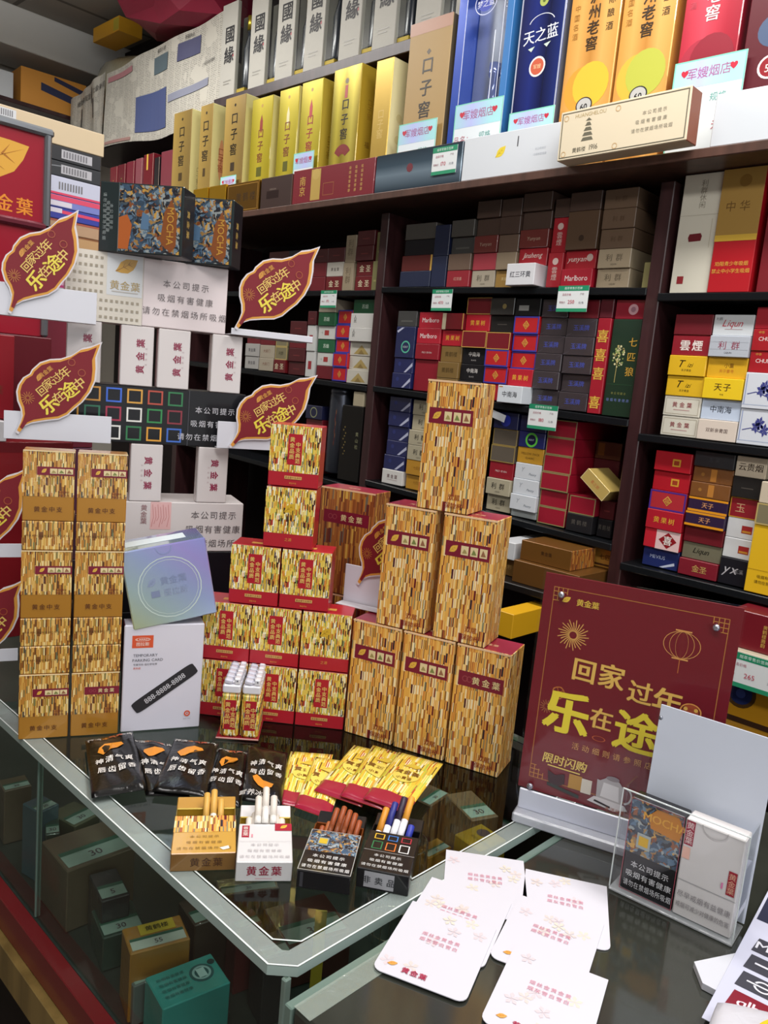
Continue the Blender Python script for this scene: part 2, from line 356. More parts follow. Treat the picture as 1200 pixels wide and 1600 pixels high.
class Painter:
    """flat print on one face of a thing; print of one kind and ink is one part"""
    def __init__(s, root, mapfn, w, h, eps=0.00022):
        s.root, s.m, s.w, s.h, s.eps, s.acc, s.layer = root, mapfn, w, h, eps, {}, 1
    @staticmethod
    def face(root, O, U, V, w, h, eps=0.00022):
        O, U, V = Vector(O), Vector(U), Vector(V); N = U.cross(V)
        return Painter(root, lambda u, v, e: tuple(O + U * u + V * v + N * e), w, h, eps)
    def add(s, part, col, vs, fs, lift=0.0, **mk):
        a = s.acc.setdefault((part, col if isinstance(col, str) else id(col)), ([], [], [], col, mk))
        b = len(a[0]); e = lift + s.eps * s.layer + 0.00004 * list(s.acc).index((part, col if isinstance(col, str) else id(col)))
        a[0].extend(s.m(u, v, e) for u, v in vs); a[1].extend([b + i for i in f_] for f_ in fs)
        a[2].extend([[(vs[i][0], vs[i][1]) for i in f_] for f_ in fs])
    def rect(s, u0, v0, u1, v1, col, part='printed_panel', **mk):
        a, b, c, d = u0 * s.w, v0 * s.h, u1 * s.w, v1 * s.h
        s.add(part, col, [(a, b), (c, b), (c, d), (a, d)], [[0, 1, 2, 3]], **mk); return s
    def poly(s, pts, col, part='emblem', **mk):
        s.add(part, col, [(u * s.w, v * s.h) for u, v in pts], [list(range(len(pts)))], **mk); return s
    def disc(s, u, v, r, col, part='emblem', n=20, sx=1.0, **mk):
        s.add(part, col, [(u * s.w + sx * r * s.h * math.cos(2 * PI * k / n), v * s.h + r * s.h * math.sin(2 * PI * k / n)) for k in range(n)], [list(range(n))], **mk); return s
    def ring(s, u, v, r, t, col, part='emblem', n=24, sx=1.0, a0=0.0, a1=2 * PI):
        vs = []; full = a1 - a0 > 6.28
        for k in range(n + 1):
            a = a0 + (a1 - a0) * k / n
            for rr in (r - t, r): vs.append((u * s.w + sx * rr * s.h * math.cos(a), v * s.h + rr * s.h * math.sin(a)))
        s.add(part, col, vs, [[2 * k, 2 * k + 1, 2 * k + 3, 2 * k + 2] for k in range(n)]); return s
    def frame(s, u0, v0, u1, v1, t, col, part='printed_border'):
        tx = t / s.w; ty = t / s.h
        for r in ((u0, v0, u1, v0 + ty), (u0, v1 - ty, u1, v1), (u0, v0 + ty, u0 + tx, v1 - ty), (u1 - tx, v0 + ty, u1, v1 - ty)): s.rect(*r, col, part)
        return s
    def line(s, pts, t, col, part='emblem'):
        P = [Vector((u * s.w, v * s.h)) for u, v in pts]; vs = []
        for i, p in enumerate(P):
            d = (P[min(i + 1, len(P) - 1)] - P[max(i - 1, 0)]).normalized(); n = Vector((-d.y, d.x)) * t / 2
            vs += [tuple(p + n), tuple(p - n)]
        s.add(part, col, vs, [[2 * i, 2 * i + 1, 2 * i + 3, 2 * i + 2] for i in range(len(P) - 1)]); return s
    def text(s, t, u, v, hf, col, part='lettering', vert=False, rot=0.0, bold=0.0, sp=1.0, sx=1.0, shear=0.0):
        H = hf * s.h; gs = [glyph(c) for c in t]
        tot = sum(g[2] for g in gs) * sp
        if not vert and abs(rot) < 0.3: sx = min(sx, 0.92 * s.w / max(1e-6, tot * H))
        pos = -tot / 2; cr, sr = math.cos(rot), math.sin(rot)
        for g in gs:
            a = g[2] * sp; c = pos + a / 2; pos += a
            cx, cy = (0, -c) if vert else (c * sx, 0)
            vs = []
            for x, y in g[0]:
                X = (x + shear * y) * sx + cx; Y = y + cy
                vs.append((u * s.w + H * (X * cr - Y * sr), v * s.h + H * (X * sr + Y * cr)))
            if bold:
                q = bold * H * 0.55; offs = ((-q, 0), (q, 0)) if bold < 0.03 else ((-q, -q * 0.6), (q, -q * 0.6), (-q, q * 0.6), (q, q * 0.6))
                for n_, (dx, dy) in enumerate(offs): s.add(part, col, [(a + dx, b + dy) for a, b in vs], g[1], 0.00007 * n_)
            else: s.add(part, col, vs, g[1])
        return s
    def leaf(s, u, v, size, col='#e8b84a', vein='#b8862c', rot=0.6):
        "a small printed leaf"
        H = size * s.h; cr, sr = math.cos(rot), math.sin(rot)
        o = [(-0.62, 0.0), (-0.45, 0.1), (-0.2, 0.3), (0.1, 0.34), (0.3, 0.26), (0.6, 0.12), (0.42, -0.08), (0.2, -0.24), (-0.1, -0.3), (-0.38, -0.18)]
        f = lambda x, y: (u * s.w + H * (x * cr - y * sr), v * s.h + H * (x * sr + y * cr))
        s.add('leaf_emblem', col, [f(*p) for p in o], [list(range(len(o)))])
        s.layer += 1
        for (x0, y0, x1, y1) in ((-0.6, -0.01, 0.5, 0.09), (-0.2, 0.03, 0.02, 0.24), (0.08, 0.06, 0.28, 0.2), (-0.15, 0.02, 0.05, -0.2), (0.12, 0.05, 0.26, -0.12)):
            d = Vector((x1 - x0, y1 - y0)).normalized() * 0.018
            s.add('leaf_vein', vein, [f(x0 - d.y, y0 + d.x), f(x0 + d.y, y0 - d.x), f(x1, y1)], [[0, 1, 2]])
        s.layer -= 1
        return s
    def up(s): s.layer += 1; return s
    def done(s):
        for (part, _), (vs, fs, uv, col, mk) in s.acc.items():
            m = paint(col, **({'rough': 0.4} | mk)) if isinstance(col, str) else col
            # face the print outwards
            nm = part.split('#')[0]; o = link(nm, mesh(nm, vs, fs, [m], None, uv), s.root)
        s.acc = {}
        return s
def fpaint(root, w, d, h, side='f', off=(0, 0, 0), eps=0.00022):
    ox, oy, oz = off; X, Y = w / 2, d / 2
    O, U, V, a, b = {'f': ((-X, -Y, 0), (1, 0, 0), (0, 0, 1), w, h), 'r': ((X, -Y, 0), (0, 1, 0), (0, 0, 1), d, h), 'l': ((-X, Y, 0), (0, -1, 0), (0, 0, 1), d, h),
                     't': ((-X, -Y, h), (1, 0, 0), (0, 1, 0), w, d)}[side]
    return Painter.face(root, (O[0] + ox, O[1] + oy, O[2] + oz), U, V, a, b, eps)

def carton(name, label, cat, group, x0, y0, z, yaw, w, d, h, mats, bev=0.0012, roll=0.0):
    "box thing placed by its front-bottom-left corner; yaw in radians"
    o = link(name, boxmesh(name, w, d, h, mats, bev)); c, s = math.cos(yaw), math.sin(yaw)
    o.location = (x0 + c * w / 2 - s * d / 2, y0 + s * w / 2 + c * d / 2, z); o.rotation_euler = (0, roll, yaw)
    return tag(o, label, cat, group)
ORD = ['zeroth', 'first', 'second', 'third', 'fourth', 'fifth', 'sixth', 'seventh', 'eighth', 'ninth', 'tenth', 'eleventh', 'twelfth']
def struct(name, me, parent=None): return tag(link(name, me, parent), None, None, None, 'structure')
def sbox(name, x0, x1, y0, y1, z0, z1, mat, bev=0.002, parent=None):
    o = link(name, boxmesh(name, x1 - x0, y1 - y0, z1 - z0, mat, bev), parent); o.location = ((x0 + x1) / 2, (y0 + y1) / 2, z0)
    return o

# ------------------------------------------------------------------ room shell
WALLP = paint('#c9c5bd', 0.8)
for nm, a in (('floor', (-4.8, 2.7, -2.7, 2.35, -0.05, 0.0)), ('ceiling', (-4.8, 2.7, -2.7, 2.35, 3.05, 3.11)), ('wall_back', (-4.8, 2.7, 2.25, 2.35, 0, 3.05)),
              ('wall_left', (-4.8, -4.7, -2.6, 2.25, 0, 3.05)), ('wall_front', (-4.8, 2.7, -2.7, -2.6, 0, 3.05)), ('wall_right', (2.6, 2.7, -2.6, 2.25, 0, 3.05))):
    mt = {'floor': paint('#5a4e46', 0.4, var=0.2), 'ceiling': ceilmat()}.get(nm, WALLP)
    sbox(nm, *a, mt)['kind'] = 'structure'
sbox('trim_1', -4.62, -4.30, -2.6, 2.25, 2.865, 3.05, paint('#cfcfcb', 0.7), 0.004)['kind'] = 'structure'   # boxed-in beam across the shop's far end

# ------------------------------------------------------------------ wall cabinet (posts, shelves, back, ledge)
cab = empty('display_cabinet', 'tall dark brown wooden wall cabinet holding the cartons and liquor', 'cabinet', None, (-1.5, 1.95, 0))
def cpart(name, *a, mat=WOOD, bev=0.002):
    o = sbox(name, *a, mat, bev); o.parent = cab; o.location = Vector(o.location) - Vector(cab.location); return o
cpart('back_panel', -4.29, 2.2, 2.19, 2.21, 0, 3.02, mat=paint('#1d1416', 0.6))
for x in (-1.83, -0.92, 0.12): cpart('post', x - 0.017, x + 0.017, 1.80, 2.18, 0.03, 1.94)
cpart('post', -2.99, -2.956, 1.80, 2.18, 0.03, 1.94)
cpart('ledge', -4.6, 2.2, 1.72, 2.18, 1.957, 1.978, mat=woodmat('ledge', '#4a332b', '#5c4036', 0.4))
cpart('upper_shelf', -4.29, -2.905, 1.915, 2.18, 2.425, 2.462, mat=woodmat('upper', '#2c2026', '#3a2c30', 0.4))
cpart('upper_shelf', -2.9045, -1.52, 1.86, 2.18, 2.425, 2.462, mat=woodmat('upper', '#2c2026', '#3a2c30', 0.4))
cpart('plinth', -4.6, 2.2, 1.79, 2.18, 0.0, 0.06)
for bay, sh, x0, z0, x1, z1 in [('L', 'A', -2.95, 1.7205, -1.845, 1.7109), ('L', 'B', -2.95, 1.4476, -1.845, 1.4145), ('L', 'C', -2.95, 1.1212, -1.845, 1.0881), ('M', 'A', -1.815, 1.721, -0.935, 1.7049), ('M', 'B', -1.815, 1.4177, -0.935, 1.3958), ('M', 'C', -1.815, 1.1189, -0.935, 1.0889), ('R', 'A', -0.905, 1.692, 0.1, 1.692), ('R', 'B', -0.905, 1.366, 0.1, 1.366), ('R', 'C', -0.905, 1.05, 0.1, 1.05)]:
    o = cpart('shelf', x0, x1, 1.795, 2.185, min(z0, z1) - 0.02, min(z0, z1) - 0.002, mat=paint('#15171a', 0.25))
    me = o.data
    for v in me.vertices: v.co.z += (z0 if v.co.x < 0 else z1) - min(z0, z1)

# ------------------------------------------------------------------ cartons on the wall shelves
GOLDP, CREAM = '#d6a94a', '#d8cfae'
T_ = lambda s, u, v, h, c, **k: ('text', s, u, v, h, c, k)
def FU(edge, base='#b81d24'):
    ops = [('poly', [(0.5 - 0.13, 0.5), (0.5, 0.5 - 0.26), (0.5 + 0.13, 0.5), (0.5, 0.5 + 0.26)], GOLDP), ('up',),
           ('poly', [(0.5 - 0.10, 0.5), (0.5, 0.5 - 0.2), (0.5 + 0.10, 0.5), (0.5, 0.5 + 0.2)], base), ('up',), T_('福', 0.5, 0.5, 0.3, GOLDP)]
    if edge: ops = [('frame', 0, 0, 1, 1, 0.004, edge)] + ops
    return ops
LIQ = lambda c='#2a2622': [T_('利群', 0.5, 0.55, 0.4, c, sp=1.5, bold=0.02), T_('LIQUN', 0.5, 0.2, 0.12, '#4a443a')]
SH = {
 'mar': ('#6a1420', 'plain maroon carton', []), 'dkr': ('#4c1219', 'dark red carton', [('rect', 0.3, 0.42, 0.7, 0.5, '#6e2a2c')]),
 'jin': ('#661219', 'maroon carton with cream brush lettering', [T_('金圣', 0.5, 0.5, 0.5, CREAM, sp=1.3, bold=0.02)]),
 'jin2': ('#a8202c', 'shiny red carton with white script', [T_('Jinsheng', 0.5, 0.6, 0.4, '#e8d8d0', shear=0.3)]),
 'whl': ('#b9b4aa', 'off-white carton with dark lettering', [T_('黄金葉', 0.5, 0.5, 0.26, '#3a3030', sp=1.2)]),
 'begv': ('#94866f', 'beige carton stood on end', [T_('利群', 0.5, 0.55, 0.3, '#6a5c48', vert=True)], 0.088),
 'oliv': ('#77744a', 'narrow olive carton stood on end', [('rect', 0.3, 0.3, 0.7, 0.36, '#9a965e')], 0.09),
 'dkn': ('#20222e', 'blackish navy carton', [('rect', 0.3, 0.4, 0.7, 0.5, '#34384a')]),
 'grw': ('#a9a7a4', 'pale grey carton with blurred dark lettering', [T_('黄金葉', 0.5, 0.5, 0.3, '#4a4650', sp=1.1)]),
 'beg': ('#a79d8b', 'beige carton with faint red lettering', [T_('大前门', 0.5, 0.55, 0.28, '#7a4438', sp=1.1)]),
 'oli': ('#7d765a', 'khaki carton with gold rim', [('frame', 0, 0, 1, 1, 0.003, '#b9a466'), T_('利群', 0.5, 0.5, 0.3, '#4e4832')]),
 'whv': ('#c9cac8', 'white carton on end with red seal', [('rect', 0.3, 0.3, 0.7, 0.62, '#9a3038')], 0.088),
 'wseal': ('#c8c9c4', 'white carton with small red seal', [('rect', 0.38, 0.3, 0.64, 0.68, '#a03a38'), T_('一品', 0.22, 0.5, 0.14, '#8a8a84')]),
 'grn': ('#1f5c3a', 'green carton with white lettering', [T_('苏烟', 0.5, 0.5, 0.34, '#cfe0d0', bold=0.02)]),
 'fub': ('#b81d24', 'red blue-edged carton with gold diamond', FU('#3a3a9c')), 'fuv': ('#b02a34', 'red carton with violet edge and diamond', FU('#4a2a86', '#b02a34')),
 'fuw': ('#c01f30', 'red and white carton with red diamond', [('rect', 0.34, 0, 1, 1, '#e0c0c0'), ('up',), ('poly', [(0.42, 0.5), (0.67, 0.08), (0.92, 0.5), (0.67, 0.92)], '#8e1620'), ('up',), T_('喜', 0.67, 0.5, 0.5, '#f0e6e0', bold=0.03)]),
 'pyr': ('#c2beb2', 'white carton with gold pyramid', [('poly', [(0.18, 0.12), (0.5, 0.78), (0.82, 0.12)], '#a8925a'), ('up',), ('poly', [(0.36, 0.12), (0.5, 0.45), (0.64, 0.12)], '#877142')]),
 'whc': ('#c9c8c4', 'white carton with small black writing', [T_('人民', 0.2, 0.6, 0.3, '#2a2a2a', vert=True, sp=0.9)]),
 'ringd': ('#1a1d3c', 'dark navy carton with pale ring', [('ring', 0.5, 0.5, 0.4, 0.08, '#8a8f6a')]),
 'nvy': ('#1d2540', 'plain navy carton', []), 'nvv': ('#1b2340', 'navy carton stood on end', [], 0.088), 'nvr': ('#1c2150', 'navy carton with blue disc', [('disc', 0.5, 0.5, 0.36, '#2a35a0')]),
 'dkg': ('#5a1a18', 'maroon carton with gold edge', [('rect', 0.95, 0, 1, 1, '#c9a24a')]), 'drk': ('#1e1d22', 'unlit black carton', []), 'grd': ('#4a4743', 'dark grey carton', []),
 'reds': ('#92222e', 'glossy wrapped red carton', [T_('红双喜', 0.5, 0.5, 0.22, '#caa090')]), 'brs': ('#6b5648', 'glossy wrapped brown carton', []), 'grs': ('#3c3c3c', 'glossy wrapped charcoal carton', [('rect', 0.2, 0.3, 0.8, 0.4, '#5a5a56')]),
 'begs': ('#a99f8d', 'glossy wrapped beige carton', LIQ('#5e564a')), 'pks': ('#a63a46', 'glossy wrapped rose carton', []), 'rbs': ('#6e2c28', 'glossy wrapped russet carton', [T_('Yunyan', 0.5, 0.5, 0.3, '#b09a86', shear=0.2)]), 'brd': ('#4c3a32', 'dim brown carton', []),
 'gls': ('#9c7a3e', 'glossy gold carton', [T_('黄金葉', 0.5, 0.5, 0.2, '#d8c08a')]), 'bgs': ('#8d7c66', 'glossy tan carton', []),
 'whb': ('#d5d6da', 'bluish white carton, jutting out', [T_('红三环黄', 0.5, 0.5, 0.3, '#2a2c38', bold=0.01)], 0.056),
 'redv': ('#a8202c', 'red carton stood on end', [('disc', 0.5, 0.75, 0.1, '#d8c0b8'), T_('雲煙', 0.5, 0.4, 0.2, '#d8c0b8', vert=True)], 0.088),
 'rw': ('#b01c30', 'red carton with white Latin lettering', [T_('Marlboro', 0.5, 0.5, 0.42, '#f0e2e0', bold=0.01, sx=0.9)]),
 'rscr': ('#a81c2a', 'red carton with white script and disc', [T_('yunyan', 0.4, 0.55, 0.4, '#e8d8d0', shear=0.35), ('disc', 0.8, 0.6, 0.2, '#c9b0a8')]),
 'brt': ('#5c4634', 'tall brown carton', [('disc', 0.5, 0.3, 0.08, '#3a2a20')], 0.094), 'brl': ('#6b5644', 'shaded tan carton', [T_('利群', 0.5, 0.5, 0.3, '#54402e', sp=1.4)]),  # shaded tan: the beige carton with the ledge's shade put into its colour
 'liqd': ('#a8987e', 'beige carton with grey brush lettering', LIQ('#6e6250')), 'begn': ('#8f8858', 'narrow yellowish carton', [], 0.06),
 'liq': ('#aca48c', 'beige carton with black brush lettering', LIQ()),
 'ken': ('#1d2356', 'navy carton with white diagonal strip', [('poly', [(0.55, 0.06), (0.66, 0.06), (0.99, 0.5), (0.97, 0.72)], '#b8bcd4'), ('disc', 0.3, 0.6, 0.14, '#2e3670')]),
 'rngt': ('#1c2450', 'tall navy carton with green glowing ring', [('ring', 0.56, 0.35, 0.2, 0.045, '#5ab89a'), T_('KENT', 0.56, 0.35, 0.09, '#c0d0d0'), ('poly', [(0.04, 0.86), (0.3, 0.97), (0.42, 0.97), (0.1, 0.8)], '#b8bcd4')], 0.094),
 'rng': ('#18206a', 'royal blue carton with green ring', [('ring', 0.5, 0.5, 0.46, 0.13, '#6ad84a'), ('disc', 0.5, 0.5, 0.3, '#10123a'), ('up',), T_('KENT', 0.5, 0.5, 0.16, '#c0d0e0')]),
 'redt': ('#8a1426', 'tall plain crimson carton', [], 0.094), 'redc': ('#8e1626', 'crimson carton with thin white line', [T_('MILD SEVEN', 0.5, 0.45, 0.16, '#e0c4c0')]), 'red': ('#a8182a', 'plain red carton', []), 'redm': ('#98182e', 'red carton with white disc', [('disc', 0.62, 0.5, 0.28, '#d8a8b0'), ('up',), ('disc', 0.62, 0.5, 0.14, '#a87a88')]),
 'gld': ('#7d6234', 'bronze carton with dark lettering', [T_('黄鹤楼', 0.5, 0.5, 0.34, '#4a3818')]),
 'hjy': ('#b0182a', 'red carton with gold brush lettering', [T_('黄果树', 0.5, 0.5, 0.34, '#e0a83c', bold=0.02, sp=1.2)]),
 'marc': ('#6e161e', 'maroon carton with cream end strip', [('rect', 0, 0, 0.18, 1, '#c9bda0'), ('rect', 0.97, 0, 1, 1, GOLDP)]), 'marg': ('#741420', 'maroon carton with gold rim', [('frame', 0, 0, 1, 1, 0.002, '#c9a050')]),
 'znb': ('#1a191c', 'black carton with white lettering', [T_('中南海', 0.5, 0.62, 0.3, '#e0dcd8', bold=0.01), T_('BLACK', 0.5, 0.25, 0.12, '#b0acaa')]),
 'blk': ('#22201f', 'black carton', [('rect', 0.3, 0.45, 0.7, 0.5, '#4a4540')]), 'bls': ('#2a2826', 'glossy black carton', [('disc', 0.6, 0.5, 0.15, '#8a7a4a')]), 'blt': ('#151517', 'black carton with grey sticker', [('rect', 0.15, 0.3, 0.55, 0.6, '#8a8a88')]),
 'znw': ('#d4dbe2', 'white carton with black lettering, jutting out', [T_('中南海', 0.5, 0.5, 0.36, '#2a2c34', bold=0.01), ('rect', 0.05, 0.88, 0.2, 0.95, '#c98a3a')]),
 'yx': ('#3a3236', 'charcoal carton with blue lettering', [T_('玉溪牌', 0.5, 0.5, 0.34, '#4a56b0', bold=0.01), ('poly', [(0, 0.02), (0.2, 0.2), (0.2, 0.21), (0, 0.05)], '#57505a'), ('poly', [(1, 0.98), (0.8, 0.8), (0.8, 0.79), (1, 0.95)], '#57505a', 'fold_mark')]),
 'rvt': ('#a0182a', 'tall red carton with gold characters', [T_('喜喜喜', 0.5, 0.62, 0.14, '#d8b04a', vert=True, bold=0.03, sp=1.4), T_('喜', 0.5, 0.12, 0.14, '#e0b84a', bold=0.03)], 0.235),
 'mrv': ('#571420', 'short maroon carton', []),
 'grt': ('#16301f', 'tall dark green carton with golden tree', 'TREE', 0.235),
 'hjw': ('#d8d6d2', 'white carton with maroon lettering', [T_('黄金葉', 0.5, 0.55, 0.3, '#5a1a28', sp=1.2), ('rect', 0.25, 0.3, 0.75, 0.32, '#b08a90')]),
 'hjc': ('#d6d2c4', 'cream framed carton with maroon lettering', [('frame', 0.05, 0.1, 0.95, 0.9, 0.0012, '#a8a08c'), T_('黄金葉', 0.5, 0.58, 0.28, '#8e2434', sp=1.35, bold=0.015), ('rect', 0.28, 0.3, 0.72, 0.33, '#b98a8a')]),
 'ylo': ('#b8862a', 'ochre carton', [T_('七匹狼', 0.5, 0.5, 0.24, '#8a5a1a')]), 'yel': ('#c9962c', 'amber carton with small black lines', [T_('YELLOW PACK', 0.5, 0.62, 0.2, '#5a3a14'), T_('CLASSIC', 0.5, 0.34, 0.18, '#5a3a14')]),
 'grb': ('#5e554a', 'taupe carton with gold rim', [('frame', 0, 0, 1, 1, 0.0022, '#a08848')]),
 'glp': ('#a8b0b0', 'pale grey flat carton', [], 0.022), 'whp': ('#cdd2d8', 'white carton with faint grey script', [T_('Y', 0.3, 0.6, 0.4, '#9aa0a8', shear=0.3), T_('Peony', 0.7, 0.35, 0.22, '#6e7884', shear=0.35)]),
 'crg': ('#98142c', 'crimson carton with thin gold rim', [('frame', 0, 0, 1, 1, 0.0025, '#8e8a5a')]), 'blk2': ('#201f22', 'black carton with grey lettering', [T_('黄鹤楼', 0.5, 0.55, 0.3, '#5a5650', sp=1.2)]),
 'brg': ('#5a3418', 'brown carton with golden glint', [('rect', 0.1, 0.2, 0.35, 0.9, '#8a5a1e')]),  # golden glint painted on as a lighter panel
 'wht': ('#d6d2c2', 'tall white carton with red seal', [('poly', [(0.3, 0.47), (0.33, 0.5), (0.62, 0.505), (0.66, 0.48), (0.64, 0.44), (0.33, 0.435)], '#6e1a24'), ('rect', 0.16, 0.08, 0.33, 0.145, '#8e2a30'), T_('利群休闲', 0.55, 0.83, 0.06, '#8a8272', vert=True), ('rect', 0, 0.655, 1, 0.658, '#b0a896'), ('rect', 0.86, 0.38, 0.875, 0.62, '#b9b09a')], 0.262),
 'rgt': ('#b3121f', 'tall red carton with gold upper half', [('rect', 0, 0.42, 1, 1, '#a88440'), ('up',), ('rect', 0, 0.42, 1, 0.47, '#d8b040'), T_('劝阻青少年吸烟', 0.5, 0.235, 0.04, '#e0b04a'), T_('禁止中小学生吸烟', 0.5, 0.175, 0.04, '#e0b04a'), T_('中华', 0.45, 0.7, 0.09, '#6e4e1e', sp=1.3), ('disc', 0.55, 0.9, 0.05, '#8e6a2c')], 0.262),
 'drt': ('#7a1622', 'tall dark red carton with gold figure', [('disc', 0.4, 0.25, 0.05, '#c9a050'), T_('云', 0.4, 0.4, 0.1, '#c9a050')], 0.25),
 'ytg': ('#e0b41e', 'yellow carton with black flourish', [T_('T', 0.35, 0.6, 0.5, '#2a2010', shear=0.4, bold=0.02), T_('izi', 0.6, 0.55, 0.3, '#2a2010', shear=0.4), T_('天子黄金', 0.5, 0.28, 0.13, '#5a4a14')]),
 'ymy': ('#8e1828', 'dark red carton with white brush lettering', [T_('雲煙', 0.52, 0.5, 0.55, '#e8dcd6', sp=1.15, bold=0.04)]),
 'crm': ('#dccfc2', 'pinkish cream carton with small dark lettering', [T_('双新亲青国', 0.5, 0.5, 0.22, '#5a4440')]), 'znl': ('#c2d0e4', 'pale blue carton with black lettering', [T_('中南海', 0.5, 0.52, 0.36, '#2e3440', bold=0.01)]),
 'ytz': ('#ecc81e', 'bright yellow carton with dark calligraphy', [T_('天子', 0.5, 0.58, 0.4, '#4a3210', sp=1.1, bold=0.02), T_('中支', 0.5, 0.22, 0.1, '#4a3210')]), 'yzd': ('#d9a820', 'golden yellow carton with brown lettering', [T_('小重', 0.55, 0.62, 0.24, '#7a4e14'), T_('天子壹号', 0.5, 0.35, 0.18, '#c9782a')]),
 'liqs': ('#b4bac4', 'silver carton with crimson brush lettering', [T_('利群', 0.5, 0.55, 0.42, '#8e2a44', sp=1.5), T_('LIQUN', 0.5, 0.2, 0.12, '#3e3a44'), ('rect', 0.02, 0.35, 0.98, 0.36, '#9aa0aa'), ('rect', 0.02, 0.7, 0.98, 0.71, '#9aa0aa')]), 'lqw': ('#c9ced2', 'silver white carton with red cursive', [T_('Liqun', 0.5, 0.6, 0.46, '#b0283a', shear=0.35), T_('利群', 0.14, 0.8, 0.16, '#5a5a5e'), ('rect', 0.3, 0.3, 0.75, 0.32, '#a0787c')]),
 'flw': ('#d4d9e2', 'white carton with blue flower print', 'FLOWER', 0.078), 'chr': ('#a3141f', 'red carton with white Latin capitals', [T_('CHUNGHWA', 0.55, 0.55, 0.26, '#ecdcd8'), T_('中华', 0.2, 0.85, 0.14, '#d8a84a')]),
 'mev': ('#1f2c66', 'blue carton with white Latin capitals', [T_('MEVIUS', 0.42, 0.55, 0.26, '#b0bcdc'), ('poly', [(0.5, 0.06), (0.9, 0.4), (0.92, 0.26), (0.6, 0.04)], '#c0c8dc')]),
 'rsq': ('#b01424', 'red carton with gold square', [('rect', 0.5, 0.28, 0.72, 0.66, '#d09a34'), ('up',), ('rect', 0.54, 0.36, 0.68, 0.58, '#9e3a20')]),
 'jsg': ('#7e1a2a', 'dark red carton with gold lettering', [T_('金圣', 0.55, 0.5, 0.46, '#c09a5a', bold=0.03)]), 'lqo': ('#6f6c58', 'olive grey carton with black cursive', [T_('Liqun', 0.5, 0.55, 0.46, '#2a2822', shear=0.35, bold=0.02)]),
 'tzp': ('#2c1a3c', 'purple carton with orange bands', [('rect', 0, 0, 1, 0.16, '#e0941e'), ('rect', 0, 0.86, 1, 1, '#e0941e'), T_('天子', 0.5, 0.5, 0.42, '#d89a6a', bold=0.02)], 0.04), 'cop': ('#7a4c22', 'copper foil carton', [('rect', 0.45, 0.1, 0.6, 0.9, '#b87a34'), ('disc', 0.25, 0.5, 0.12, '#9a6a30')], 0.042), 'bkp': ('#26282c', 'charcoal carton', [T_('玉溪', 0.5, 0.5, 0.3, '#3a3c40', sp=1.4)], 0.042),
 'yxb': ('#1c1b22', 'black carton with silver script', [T_('yx', 0.4, 0.6, 0.5, '#b8b6bc', shear=0.3), T_('玉溪', 0.65, 0.55, 0.18, '#8a888e')], 0.062), 'wrs': ('#d2d4d6', 'white carton with red gold seal', [('rect', 0.5, 0.28, 0.85, 0.66, '#9e2a2a'), ('up',), ('rect', 0.53, 0.32, 0.82, 0.42, '#c98a34')]),
 'drg': ('#8e1a26', 'dark red carton with gold flourish', [T_('玉', 0.35, 0.5, 0.5, '#caa27a'), ('frame', 0, 0, 1, 1, 0.002, '#c9962c')]), 'cyn': ('#c9bca6', 'cream carton with black calligraphy', [T_('云贵烟', 0.5, 0.5, 0.4, '#3a2e24', bold=0.02)]),
 'ytl': ('#e0b41c', 'tall yellow carton with red crest', [('disc', 0.55, 0.75, 0.07, '#a8281c'), ('up',), T_('王', 0.55, 0.75, 0.08, '#2a1c10', bold=0.03), T_('吸烟有害健康', 0.55, 0.25, 0.055, '#5a4210'), T_('请勿在禁烟场所', 0.55, 0.17, 0.055, '#5a4210'), ('rect', 0, 0.34, 1, 0.345, '#8a6a14')], 0.15),
}
GLOSSY = {'reds', 'brs', 'grs', 'begs', 'pks', 'rbs', 'gls', 'bgs', 'yx', 'bls', 'mev', 'ytg', 'ymy', 'ken', 'rngt', 'rng', 'cop', 'rscr', 'liqd', 'jin2'}
def runops(P, ops):
    for op in ops:
        if op[0] == 'up': P.up()
        elif op[0] == 'text': P.text(op[1], op[2], op[3], op[4], op[5], **op[6])
        else: getattr(P, op[0])(*op[1:])
def tree_print(P):
    rnd = random.Random(4)
    P.line([(0.3, 0.35), (0.31, 0.5), (0.33, 0.62)], 0.0015, '#b0a060')
    for _ in range(46):
        a = rnd.random() * 6.28; r = rnd.random() ** 0.5
        u = 0.34 + 0.2 * r * math.cos(a); v = 0.62 + 0.11 * r * math.sin(a)
        P.disc(u, v, 0.008 + 0.006 * rnd.random(), rnd.choice(['#c9b87a', '#d8d0a0', '#8a9a5a']), n=6)
    P.text('七匹狼', 0.78, 0.62, 0.1, '#c99a3a', vert=True, bold=0.02, sp=1.5)
    P.text('吸烟有害健康', 0.5, 0.17, 0.035, '#6a7ab0', sp=1.3); P.text('本公司提示', 0.5, 0.24, 0.028, '#8a8a4a', sp=1.3)
    P.rect(0.06, 0.33, 0.94, 0.333, '#2e5a3a')
def flower_print(P):
    rnd = random.Random(7)
    P.rect(0, 0.1, 1, 0.12, '#a8b4cc'); P.rect(0.04, 0.12, 0.06, 0.95, '#8a98c0')
    for cx, cy in ((0.42, 0.52), (0.62, 0.44), (0.5, 0.62)):
        for k in range(6):
            a = k * 1.05 + cx * 9
            P.poly([(cx, cy), (cx + 0.07 * math.cos(a - 0.45), cy + 0.13 * math.sin(a - 0.45)), (cx + 0.12 * math.cos(a), cy + 0.2 * math.sin(a)), (cx + 0.07 * math.cos(a + 0.45), cy + 0.13 * math.sin(a + 0.45))], '#3a3f86')
    P.line([(0.1, 0.4), (0.3, 0.47), (0.6, 0.35), (0.9, 0.45)], 0.002, '#4a508e')
BAYN = {'L': 'left', 'M': 'middle', 'R': 'right'}; SHN = {'A': 'top', 'B': 'second', 'C': 'third', 'D': 'bottom'}
colno = {}
jr = random.Random(11)
